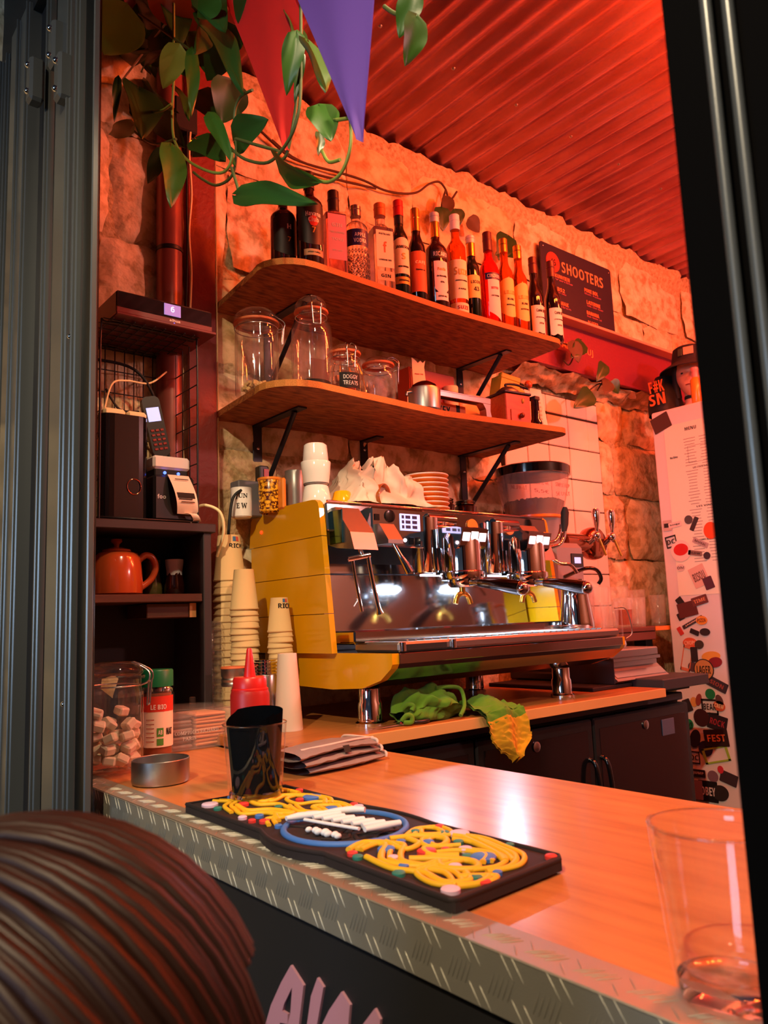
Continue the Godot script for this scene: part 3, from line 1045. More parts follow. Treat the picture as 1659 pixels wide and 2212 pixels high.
	bottle("liqueur_bottle", "dark coffee liqueur bottle with an orange label and gold cap", 1.541, 0.335, 0.318, 0.026, {"glass": M.bottle_black, "capm": M.gold, "cap": 0.24, "cr": 0.0145, "s0": 0.58, "s1": 0.74, "labels": [[0.12, 0.53, 150, orange, [["CAFÉ", 0.034, 0.012, 0.42, M.cream], ["liqueur de", 0.032, 0.007, 0.34, M.ink]]]]})
	bottle("aniseed_bottle", "dark aniseed spirit bottle with white shield labels and a silver cap", 1.623, 0.335, 0.33, 0.035, {"glass": M.bottle_brown, "capm": M.silver_ink, "cap": 0.1, "cr": 0.0155, "s0": 0.6, "s1": 0.73, "collar": M.gold, "labels": [[0.5, 0.58, 110, black, [["RICARD", 0.05, 0.014, 0.54, M.silver_ink]]], [0.2, 0.47, 80, M.paper, [["Pastis", 0.028, 0.01, 0.39, M.ink_gold], ["de Marseille", 0.034, 0.006, 0.32, M.ink], ["45%", 0.014, 0.006, 0.26, M.ink]], null, dip], [0.08, 0.16, 74, M.paper, [["DEPUIS 1932", 0.03, 0.005, 0.12, M.ink]]]]})
	bottle("aperitif_bottle", "amber aperitif bottle with a white cap and tall cream label reading in orange", 1.714, 0.335, 0.352, 0.031, {"glass": M.amber, "capm": M.white, "cap": 0.15, "cr": 0.0165, "s0": 0.66, "s1": 0.78, "labels": [[0.16, 0.53, 170, M.cream, [["Suze", 0.05, 0.026, 0.42, M.ink_gold], ["LIQUEUR DE GENTIANE", 0.044, 0.005, 0.33, M.ink], ["PARIS", 0.026, 0.005, 0.25, M.ink]]], [0.03, 0.12, 170, M.cream, [["SUZE", 0.04, 0.012, 0.075, M.ink_red]]]]})
	bottle("small_liqueur_bottle", "slim dark green liqueur bottle with a yellow label and gold neck", 1.783, 0.335, 0.30, 0.0245, {"glass": M.bottle_green, "capm": M.silver_ink, "cap": 0.09, "collar": M.gold, "s0": 0.62, "s1": 0.74, "labels": [[0.26, 0.52, 160, yellow, [["LICOR", 0.036, 0.01, 0.44, M.ink], ["43", 0.02, 0.014, 0.36, M.ink]]]]})
	bottle("vermouth_bottle", "bright red vermouth bottle with a slanting white label and dark cap", 1.866, 0.335, 0.338, 0.033, {"glass": M.red_liquid, "capm": mt("cap_wine", "4a1018", 0.4), "cap": 0.2, "s0": 0.58, "s1": 0.76, "labels": [[0.47, 0.54, 110, navy, [["CINZANO", 0.05, 0.012, 0.505, M.silver_ink]]], [0.14, 0.47, 80, M.paper, [["BITTER", 0.026, 0.008, 0.38, M.ink_red], ["1757 TORINO", 0.03, 0.005, 0.3, M.ink]], null, slant]]})
	var lil := {"glass": M.amber, "capm": M.gold, "cap": 0.15, "cr": 0.0145, "s0": 0.6, "s1": 0.75, "ry": -0.25, "labels": [[0.2, 0.52, 150, yellow, [["LILLET", 0.044, 0.013, 0.4, M.ink_gold], ["BLANC", 0.026, 0.007, 0.33, M.ink], ["BORDEAUX", 0.034, 0.005, 0.27, M.ink]], arch, dip]]}
	bottle("white_aperitif_bottle", "left of two amber bottles with rounded yellow labels and gold caps", 1.946, 0.335, 0.338, 0.0275, lil)
	bottle("white_aperitif_bottle", "right of two amber bottles with rounded yellow labels and gold caps, beside the wine", 2.012, 0.34, 0.33, 0.0275, lil)
	var wine := {"glass": M.bottle_black, "capm": mt("cap_wine", "4a1018", 0.4), "cap": 0.2, "cr": 0.0148, "s0": 0.5, "s1": 0.74, "ry": -0.2, "labels": [[0.09, 0.4, 140, M.paper, [["Cuvée 20", 0.034, 0.012, 0.34, M.ink], ["CÔTES DU RHÔNE", 0.04, 0.005, 0.26, M.ink], ["2020", 0.02, 0.006, 0.19, M.ink]], null, drip]]}
	bottle("wine_bottle", "black wine bottle with a drip-stained cream label, left of the last two", 2.097, 0.335, 0.313, 0.0285, wine)
	bottle("wine_bottle", "black wine bottle with a drip-stained cream label at the right end of the shelf", 2.165, 0.36, 0.307, 0.0285, wine)


# ---------------------------------------------------------------- clip-top jars
func jar(n: String, label: String, group: String, at: Vector3, h: float, r: float, ry: float, o := {}) -> Node3D:
	var t := thing(n, label, "jar", at, ry, group)
	var nk: float = o.get("neck", 0.86) * r
	var hb := h * 0.84
	part(t, "glass_body", lathe([[0, 0.006], [r * 0.7, 0.006], [r * 0.9, 0.0], [r, 0.01], [r, hb * o.get("s0", 0.72)], [r * 0.97, hb * 0.82], [nk, hb * 0.93], [nk, hb], [nk - 0.005, hb], [nk - 0.005, hb * 0.93], [r * 0.93, hb * 0.8], [r - 0.004, hb * 0.7], [r - 0.004, 0.014], [0, 0.014]], 36), M.glass_thick)
	part(t, "glass_lid", lathe([[0, hb + 0.012], [nk * 0.8, hb + 0.01], [nk, hb + 0.006], [nk + 0.004, hb + 0.012], [nk + 0.003, hb + h * 0.09], [nk * 0.85, h * 0.985], [nk * 0.5, h], [0, h * 0.995]], 36), M.glass_thick)
	part(t, "rubber_seal", lathe([[nk - 0.006, hb], [nk + 0.006, hb], [nk + 0.007, hb + 0.003], [nk + 0.006, hb + 0.006], [nk - 0.006, hb + 0.006]], 36), M.get(o.get("seal", ""), mt("seal_orange", "c8683a", 0.6)))
	var ring := []
	for s in 32:
		ring.append(Vector3(sin(TAU * s / 32) * (nk + 0.003), hb - 0.012, cos(TAU * s / 32) * (nk + 0.003)))
	part(t, "wire_band", tube(ring, 0.0016, 6, true), M.steel)
	var w := nk + 0.006
	var fr := []
	for sx in [-1.0, 1.0]:
		fr.append(tube(curve([Vector3(0.012 * sx, hb - 0.012, w - 0.003), Vector3(0.014 * sx, hb - 0.004, w + 0.012), Vector3(0.012 * sx, hb + 0.012, w + 0.012), Vector3(0.008 * sx, hb + 0.024, w - 0.004), Vector3(0.008 * sx, h * 0.99, nk * 0.7)], 4), 0.0016, 6))
		fr.append(tube([Vector3(0.012 * sx, hb - 0.002, w + 0.012), Vector3(0.01 * sx, hb - 0.05, w + 0.006 + (r - nk) * 0.6)], 0.0018, 6))
	fr.append(tube([Vector3(-0.01, hb - 0.05, w + 0.006 + (r - nk) * 0.6), Vector3(0.01, hb - 0.05, w + 0.006 + (r - nk) * 0.6)], 0.0018, 6))
	fr.append(tube([Vector3(-0.008, h * 0.99, nk * 0.7), Vector3(0.008, h * 0.99, nk * 0.7)], 0.0016, 6))
	part(t, "wire_clip", merge(fr), M.steel)
	return t


func heap(r: float, y: float, h: float, n: int, sz: float, seed_ := 3) -> ArrayMesh:
	var g := RandomNumberGenerator.new()
	g.seed = seed_
	var l := []
	for i in n:
		var a := g.randf() * TAU
		var q := sqrt(g.randf()) * (r - sz)
		l.append([bx(sz * g.randf_range(0.7, 1.3), sz * g.randf_range(0.4, 0.9), sz, 0.001), at3(sin(a) * q, y + g.randf() * h * (1.0 - 0.5 * q / r), cos(a) * q, Vector3(g.randf() * 3, g.randf() * 3, g.randf() * 3))])
	return merge(l)


func build_jars() -> void:
	var Y := 1.9321
	var grp := "clip-top jars on the lower shelf"
	var a := jar("storage_jar", "wide tall empty-looking clip-top jar at the near end of the lower shelf", grp, Vector3(1.05, Y, 0.2), 0.25, 0.06, 1.2, {"neck": 0.95, "s0": 0.9})
	stuff(part(a, "cork_crumbs", heap(0.05, 0.02, 0.03, 60, 0.012), M.kraft_dark))
	var b := jar("storage_jar", "tallest clip-top jar, bottle-shouldered, with a little dark powder", grp, Vector3(1.155, Y, 0.315), 0.272, 0.056, -0.35, {"neck": 0.72, "s0": 0.66})
	part(b, "powder", lathe([[0, 0.016], [0.05, 0.016], [0.05, 0.03], [0.02, 0.038], [0, 0.036]], 24), M.beans)
	part(b, "paper_slip", bx(0.05, 0.065, 0.001, 0.0002), mt("slip_brown", "5a2818", 0.8), Vector3(0.012, 0.06, 0.03), Vector3(-0.1, 0.2, 0))
	var c := jar("treat_jar", "clip-top jar with a black handwritten treats label", grp, Vector3(1.264, Y, 0.315), 0.155, 0.047, -0.3, {"neck": 0.85, "s0": 0.7})
	var lb := part(c, "label", wrapped(0.0476, 0.024, 0.068, 78, null, null), mt("chalk_label", "14100f", 0.8))
	part(lb, "lettering", txt("DOGGY", 0.042, 0.011, 0.0006, 0.0482, "Droid Sans", false), M.silver_ink, Vector3(0, 0.055, 0))
	part(lb, "lettering", txt("TREATS", 0.044, 0.011, 0.0006, 0.0482, "Droid Sans", false), M.silver_ink, Vector3(0, 0.038, 0))
	stuff(part(c, "dog_biscuits", heap(0.042, 0.02, 0.06, 46, 0.017, 8), mt("biscuit", "b0623c", 0.9)))
	var d := jar("storage_jar", "smallest clip-top jar holding crumpled clear wrappers, clip turned to the right", grp, Vector3(1.385, Y, 0.315), 0.142, 0.048, 0.85, {"neck": 0.85, "s0": 0.7})
	stuff(part(d, "clear_wrappers", heap(0.042, 0.02, 0.07, 40, 0.022, 5), M.acrylic))
	# gold wire basket standing behind the treats jar
	var w := thing("wire_basket", "round gold wire basket upended behind the treats jar", "basket", Vector3(1.335, Y, 0.2))
	var l := []
	for k in 7:
		var p := []
		for s in 13:
			var an := PI * s / 12
			p.append(Vector3(cos(an) * 0.075 * cos(PI * k / 7), 0.03 + sin(an) * 0.172, cos(an) * 0.075 * sin(PI * k / 7)))
		l.append(tube(p, 0.0015, 5))
	part(w, "wire_ribs", merge(l), M.gold)
	for q in [[0.075, 0.03], [0.064, 0.11], [0.035, 0.182]]:
		var p := []
		for s in 24:
			p.append(Vector3(cos(TAU * s / 24) * q[0], q[1], sin(TAU * s / 24) * q[0]))
		part(w, "wire_hoop", tube(p, 0.0015, 5, true), M.gold)
	part(w, "foot_ring", lathe([[0.068, 0.0], [0.076, 0.0], [0.076, 0.03], [0.068, 0.03]], 24), M.gold)


# ---------------------------------------------------------------- coffee machine
func led_bar(p: Node3D, at: Vector3, e: float) -> void:
	part(p, "led_light", bx(0.085, 0.006, 0.02, 0.001), M.led_white, at)
	var a := AreaLight3D.new()
	a.name = "work_light"
	a.light_color = Color(0.82, 0.9, 1.0)
	a.light_energy = e
	a.area_size = Vector2(0.085, 0.02)
	a.area_normalize_energy = true
	a.shadow_enabled = true
	a.position = at + Vector3(0, -0.005, 0)
	a.rotation.x = -PI / 2
	p.add_child(a, true)


func build_machine() -> void:
	var R := Vector3(1.565, 1.077, 0.33)
	var t := thing("coffee_machine", "two-group chrome espresso machine with yellow side panels on the wooden worktop", "coffee machine", R)
	var L := func(x: float, y: float, z: float) -> Vector3: return Vector3(x, y, z) - R
	# feet
	for f in [[1.166, 0.5], [1.89, 0.5], [1.166, 0.14], [1.89, 0.14]]:
		part(t, "foot", lathe([[0, 0], [0.036, 0], [0.036, 0.006], [0.03, 0.01], [0.029, 0.05], [0.026, 0.055], [0.026, 0.085], [0, 0.085]], 24), M.chrome, L.call(f[0], 1.077, f[1]))
	# lower body, side profile in z, y
	var prof := PackedVector2Array([Vector2(0.08, 1.165), Vector2(0.40, 1.158), Vector2(0.52, 1.165), Vector2(0.59, 1.185), Vector2(0.628, 1.212), Vector2(0.634, 1.222), Vector2(0.634, 1.246), Vector2(0.08, 1.246)])
	var turn := Basis(Vector3(0, 1, 0), -PI / 2)   # profile x -> z, extruded along x
	var low := prism(prof, 0.86)
	part(t, "drip_base", merge([[low, Transform3D(turn, Vector3(1.58, 0, 0) - R)]]), mt("steel_dark", "8a8a8c", 0.14, 1.0))
	part(t, "base_side", merge([[prism(prof, 0.02), Transform3D(turn, Vector3(1.14, 0, 0) - R)]]), M.yellow_panel)
	part(t, "base_side", merge([[prism(prof, 0.02), Transform3D(turn, Vector3(2.02, 0, 0) - R)]]), M.yellow_panel)
	part(t, "lip_strip", bx(0.865, 0.023, 0.004, 0.001), M.steel_mirror, L.call(1.581, 1.234, 0.6365))
	# drip tray over it
	part(t, "drip_tray", bx(0.86, 0.024, 0.17, 0.006), M.brushed, L.call(1.585, 1.259, 0.545))
	part(t, "tray_recess", bx(0.13, 0.014, 0.002, 0.001), M.black_matt, L.call(1.24, 1.258, 0.6308))
	part(t, "tray_post", cyl(0.008, 0.02, 14), M.chrome, L.call(1.165, 1.25, 0.632))
	part(t, "tray_post", cyl(0.008, 0.02, 14), M.chrome, L.call(1.325, 1.25, 0.632))
	part(t, "cup_grid", merge([[bx(0.82, 0.034, 0.1, 0.004), at3(1.56, 1.282, 0.42) ], [bx(0.82, 0.004, 0.1, 0.001), at3(1.56, 1.271, 0.46)]]), M.steel_mirror, -R)
	var gr := []
	for i in 30:
		gr.append([bx(0.006, 0.004, 0.14, 0.001), at3(1.2 + i * 0.026, 1.273, 0.54)])
	part(t, "grid_bars", merge(gr), M.brushed, -R)
	# body and mirror back splash
	part(t, "body_shell", bx(0.85, 0.36, 0.22, 0.004), M.black_plastic, L.call(1.562, 1.425, 0.18))
	part(t, "back_splash", bx(0.84, 0.25, 0.006, 0.002), M.steel_mirror, L.call(1.56, 1.42, 0.294), Vector3(-0.12, 0, 0))
	part(t, "splash_seam", bx(0.84, 0.003, 0.003, 0.0005), M.dark_metal, L.call(1.56, 1.45, 0.297))
	# yellow flanks, each of four horizontal bands
	for sx in [[1.122, 0.016], [2.008, 0.016]]:
		var y := 1.246
		var k := 0
		for h: float in [0.098, 0.098, 0.098, 0.096]:
			var z0 := 0.425 - 0.105 * (y - 1.246)
			var z1: float = 0.425 - 0.105 * (y + h - 1.246)
			var pg := PackedVector2Array([Vector2(0.04, y), Vector2(z0, y), Vector2(z1, y + h - 0.0018), Vector2(0.04, y + h - 0.0018)])
			if k == 3:
				pg = PackedVector2Array([Vector2(0.03, y), Vector2(z0, y), Vector2(z1 + 0.002, y + h - 0.025), Vector2(z1 - 0.003, y + h - 0.01), Vector2(z1 - 0.014, y + h - 0.002), Vector2(z1 - 0.03, y + h), Vector2(0.07, y + h + 0.004), Vector2(0.04, y + h - 0.02)])
			part(t, "side_panel", merge([[prism(pg, sx[1]), Transform3D(turn, Vector3(sx[0], 0, 0) - R)]]), M.yellow_panel)
			y += h
			k += 1
		part(t, "side_core", bx(0.01, 0.37, 0.33, 0.002), mt("yellow_dark", "7a5204", 0.5), L.call(sx[0], 1.43, 0.215))
	# top deck
	part(t, "cup_deck", bx(0.86, 0.012, 0.35, 0.003), M.brushed, L.call(1.565, 1.618, 0.215))
	part(t, "fascia", bx(0.87, 0.075, 0.02, 0.004), M.steel_mirror, L.call(1.566, 1.588, 0.385), Vector3(-0.1, 0, 0))
	part(t, "deck_rail", tube([L.call(1.14, 1.63, 0.385), L.call(1.99, 1.63, 0.385)], 0.004, 8), M.chrome)
	# steam tap: an angular steel housing with a double wand
	var hs := PackedVector2Array([Vector2(0.0, 0.0), Vector2(0.06, -0.07), Vector2(0.075, -0.115), Vector2(0.0, -0.105), Vector2(-0.05, -0.09), Vector2(-0.05, 0.0)])
	var tap := part(t, "steam_tap", merge([[prism(hs, 0.075), Transform3D(turn, Vector3(1.185, 1.612, 0.41) - R)]]), M.brushed)
	part(tap, "tap_face", merge([[bx(0.004, 0.085, 0.055, 0.001), at3(1.145, 1.56, 0.415)]]), mt("steel_teal_reflection", "5a8890", 0.15, 1.0), -R)  # the teal is a reflection in the chrome, put into the face colour
	part(t, "steam_wand", merge([
		[tube(curve([Vector3(1.178, 1.51, 0.46), Vector3(1.182, 1.49, 0.468), Vector3(1.185, 1.478, 0.47)]), 0.0055), Transform3D()],
		[tube([Vector3(1.15, 1.474, 0.455), Vector3(1.2, 1.484, 0.48)], 0.007), Transform3D()],
		[tube(curve([Vector3(1.195, 1.482, 0.478), Vector3(1.205, 1.42, 0.48), Vector3(1.215, 1.36, 0.485), Vector3(1.219, 1.336, 0.488)]), [0.0055, 0.0055, 0.0055, 0.0055, 0.0055, 0.0055, 0.0055, 0.0055, 0.0055, 0.0055, 0.0055, 0.0055, 0.0055, 0.0055, 0.006, 0.0075, 0.009, 0.0095, 0.009]), Transform3D()],
		[tube(curve([Vector3(1.16, 1.474, 0.46), Vector3(1.17, 1.41, 0.46), Vector3(1.182, 1.345, 0.462)]), 0.0042), Transform3D()]]), M.chrome, -R)
	# gauge on the splash
	var ga := part(t, "pressure_gauge", merge([[lathe([[0, 0], [0.034, 0], [0.036, 0.004], [0.034, 0.01], [0.03, 0.01], [0.029, 0.006], [0, 0.006]], 28), Transform3D(Basis(Vector3(1, 0, 0), PI / 2 - 0.12), Vector3(1.29, 1.375, 0.292) - R)]]), M.chrome)
	part(ga, "dial", merge([[cyl(0.029, 0.002, 24), Transform3D(Basis(Vector3(1, 0, 0), PI / 2 - 0.12), Vector3(1.29, 1.374, 0.2985) - R)]]), M.black_gloss)
	for a in [0.6, -0.7]:
		part(ga, "needle", bx(0.003, 0.026, 0.001, 0.0003), M.silver_ink, L.call(1.29 + 0.008 * a, 1.372, 0.304), Vector3(0, 0, a))
	# display block
	var dp := part(t, "display_block", bx(0.185, 0.105, 0.035, 0.004), M.steel_mirror, L.call(1.347, 1.566, 0.405))
	var sc := part(dp, "screen", bx(0.072, 0.046, 0.003, 0.001), M.screen, Vector3(0.04, 0.016, 0.0185))
	for i in 3:
		for j in 3:
			part(dp, "screen_icon", bx(0.008 if i == 0 else 0.017, 0.0085, 0.001, 0.0002), mt("icon", "1a2050", 0.5), Vector3(0.013 + [0.0, 0.018, 0.042][i], 0.03 - 0.0135 * j, 0.0205))
	part(dp, "dial_button", lathe([[0, 0], [0.017, 0], [0.017, 0.003], [0.013, 0.004], [0, 0.004]], 24), M.black_gloss, Vector3(-0.031, 0.03, 0.0175), Vector3(PI / 2, 0, 0))
	part(dp, "button", bx(0.017, 0.017, 0.003, 0.001), M.black_gloss, Vector3(-0.075, 0.025, 0.0185))
	part(dp, "amber_lamp", bx(0.024, 0.011, 0.004, 0.0015), M.led_amber, Vector3(-0.034, -0.006, 0.0185))
	part(dp, "white_lamp", lathe([[0, 0], [0.0055, 0], [0.0045, 0.003], [0, 0.004]], 14), M.led_white, Vector3(0.02, -0.033, 0.0175), Vector3(PI / 2, 0, 0))
	for i in 2:
		part(dp, "switch", bx(0.016, 0.02, 0.004, 0.001), M.black_gloss, Vector3(0.042 + 0.024 * i, -0.034, 0.0185))
	# hot water lever on its small housing
	var hv := PackedVector2Array([Vector2(0, 0), Vector2(0.035, -0.045), Vector2(0.035, -0.055), Vector2(-0.03, -0.055), Vector2(-0.03, 0)])
	part(t, "lever_housing", merge([[prism(hv, 0.05), Transform3D(turn, Vector3(1.29, 1.572, 0.44) - R)]]), M.brushed)
	part(t, "water_lever", tube([L.call(1.292, 1.522, 0.46), L.call(1.303, 1.485, 0.475), L.call(1.313, 1.462, 0.483), L.call(1.321, 1.44, 0.49)], [0.005, 0.0065, 0.0105, 0.0125], 12), M.chrome)
	# two brewing groups
	for gx in [1.515, 1.785]:
		part(t, "group_column", merge([[lathe([[0.0, 1.446], [0.036, 1.446], [0.038, 1.45], [0.038, 1.6], [0.0, 1.6]], 24), at3(gx - 0.05, 0, 0.395)], [lathe([[0.0, 1.446], [0.02, 1.446], [0.02, 1.6], [0, 1.6]], 20), at3(gx + 0.005, 0, 0.40)]]), M.chrome, -R)
		part(t, "group_bar", merge([[tube([Vector3(gx - 0.05, 1.598, 0.405), Vector3(gx + 0.055, 1.598, 0.405)], 0.016, 16), Transform3D()], [tube([Vector3(gx - 0.045, 1.572, 0.41), Vector3(gx + 0.05, 1.572, 0.41)], 0.013, 14), Transform3D()]]), M.chrome, -R)
		led_bar(t, L.call(gx - 0.03, 1.441, 0.40), 0.3)
		var hd := part(t, "group_head", merge([[lathe([[0, 1.423], [0.058, 1.423], [0.061, 1.432], [0.061, 1.442], [0.055, 1.446], [0.055, 1.535], [0.05, 1.55], [0, 1.552]], 32), at3(gx, 0, 0.485)], [bx(0.085, 0.1, 0.09, 0.012), at3(gx, 1.49, 0.44)]]), M.chrome, -R)
		# sloping keypad with three lit keys
		var kp := part(t, "keypad", merge([[prism(PackedVector2Array([Vector2(0.42, 1.565), Vector2(0.515, 1.565), Vector2(0.545, 1.557), Vector2(0.532, 1.512), Vector2(0.52, 1.505), Vector2(0.42, 1.515)]), 0.1), Transform3D(turn, Vector3(gx, 0, 0) - R)]]), M.chrome)
		for i in 3:
			part(kp, "lit_key", bx(0.026, 0.03 if i == 1 else 0.024, 0.004, 0.0015), mt("key_white", "ffffff", 0.4, 0.0, {"glow": 0.9, "gcol": "eef2ff"}), L.call(gx - 0.031 + 0.031 * i, 1.5345, 0.5393), Vector3(0.28, 0, 0))
		part(hd, "emblem", txt("Arduino", 0.05, 0.012, 0.001, 0.056), M.steel, L.call(gx, 1.462, 0.485))
		# portafilter and handle
		var pf := part(t, "portafilter", merge([[lathe([[0, 1.402], [0.03, 1.402], [0.037, 1.41], [0.037, 1.424], [0, 1.424]], 28), at3(gx - 0.005, 0, 0.485)], [tube(curve([Vector3(gx - 0.005, 1.412, 0.515), Vector3(gx + 0.004, 1.411, 0.55)]), 0.009, 10), Transform3D()]]), M.chrome, -R)
		part(pf, "handle", tube([Vector3(gx + 0.002, 1.412, 0.545), Vector3(gx + 0.008, 1.408, 0.575), Vector3(gx + 0.02, 1.396, 0.635), Vector3(gx + 0.027, 1.39, 0.665)], [0.012, 0.0145, 0.0185, 0.0195], 18), mt("handle_dark", "6a6468", 0.12, 1.0))
		part(pf, "end_cap", ball(0.0202, 18, 0.9), M.chrome, Vector3(gx + 0.028, 1.389, 0.668))
		part(pf, "spout", merge([[cyl(0.009, 0.022, 14), at3(gx - 0.004, 1.382, 0.485)], [tube(curve([Vector3(gx - 0.032, 1.358, 0.485), Vector3(gx - 0.024, 1.378, 0.485), Vector3(gx - 0.004, 1.386, 0.485), Vector3(gx + 0.016, 1.378, 0.485), Vector3(gx + 0.026, 1.358, 0.485)]), 0.0075, 10), Transform3D()]]), M.gold)
	part(t, "badge", merge([[cyl(0.021, 0.003, 24), Transform3D(Basis(Vector3(1, 0, 0), PI / 2 - 0.1), Vector3(1.655, 1.588, 0.397) - R)]]), M.orange)
	# right hand steam tap with a black paddle
	part(t, "steam_tap", merge([[prism(hs, 0.075), Transform3D(turn, Vector3(1.885, 1.598, 0.41) - R)]]), M.brushed)
	part(t, "paddle_arm", merge([[tube(curve([Vector3(1.92, 1.525, 0.465), Vector3(1.965, 1.535, 0.47), Vector3(1.99, 1.56, 0.47), Vector3(1.998, 1.585, 0.47)]), 0.006, 8), Transform3D()], [tube(curve([Vector3(1.92, 1.54, 0.455), Vector3(1.96, 1.548, 0.46), Vector3(1.985, 1.575, 0.46), Vector3(1.993, 1.6, 0.46)]), 0.006, 8), Transform3D()]]), M.chrome, -R)
	part(t, "paddle", tube([L.call(1.995, 1.578, 0.468), L.call(2.0, 1.6, 0.468), L.call(2.006, 1.64, 0.468), L.call(2.008, 1.656, 0.468)], [0.008, 0.012, 0.013, 0.007], 12), M.black_matt)
	part(t, "steam_wand", tube(curve([L.call(1.915, 1.5, 0.46), L.call(1.945, 1.475, 0.48), L.call(1.985, 1.47, 0.49), L.call(2.01, 1.445, 0.495)]), 0.0055), M.chrome)
	part(t, "notice", bx(0.05, 0.07, 0.001, 0.0002), M.paper, L.call(1.2, 1.48, 0.288), Vector3(-0.12, 0, 0))
	part(t, "warning_lamp", ball(0.005), M.led_red, L.call(1.1135, 1.58, 0.1))


# ---------------------------------------------------------------- things standing on the machine
func cup(n: String, label: String, cat: String, at: Vector3, h: float, r0: float, r1: float, m: Material, o := {}) -> Node3D:
	var t := thing(n, label, cat, at, o.get("ry", 0.0), o.get("group", ""))
	part(t, "cup_body", lathe([[0, 0.003], [r0 * 0.8, 0.003], [r0 * 0.85, 0.0], [r0, 0.004], [lerpf(r0, r1, 0.6), h * 0.55], [r1, h - 0.002], [r1 - 0.001, h], [r1 - 0.0035, h - 0.001], [lerpf(r0, r1, 0.6) - 0.004, h * 0.55], [r0 - 0.006, 0.01], [0, 0.009]], 28), m)
	if o.has("handle"):
		part(t, "handle", tube(curve([Vector3(r1 - 0.002, h * 0.82, 0), Vector3(r1 + 0.022, h * 0.78, 0), Vector3(r1 + 0.026, h * 0.5, 0), Vector3(r0 - 0.001, h * 0.25, 0)]), 0.0045), m)
	return t


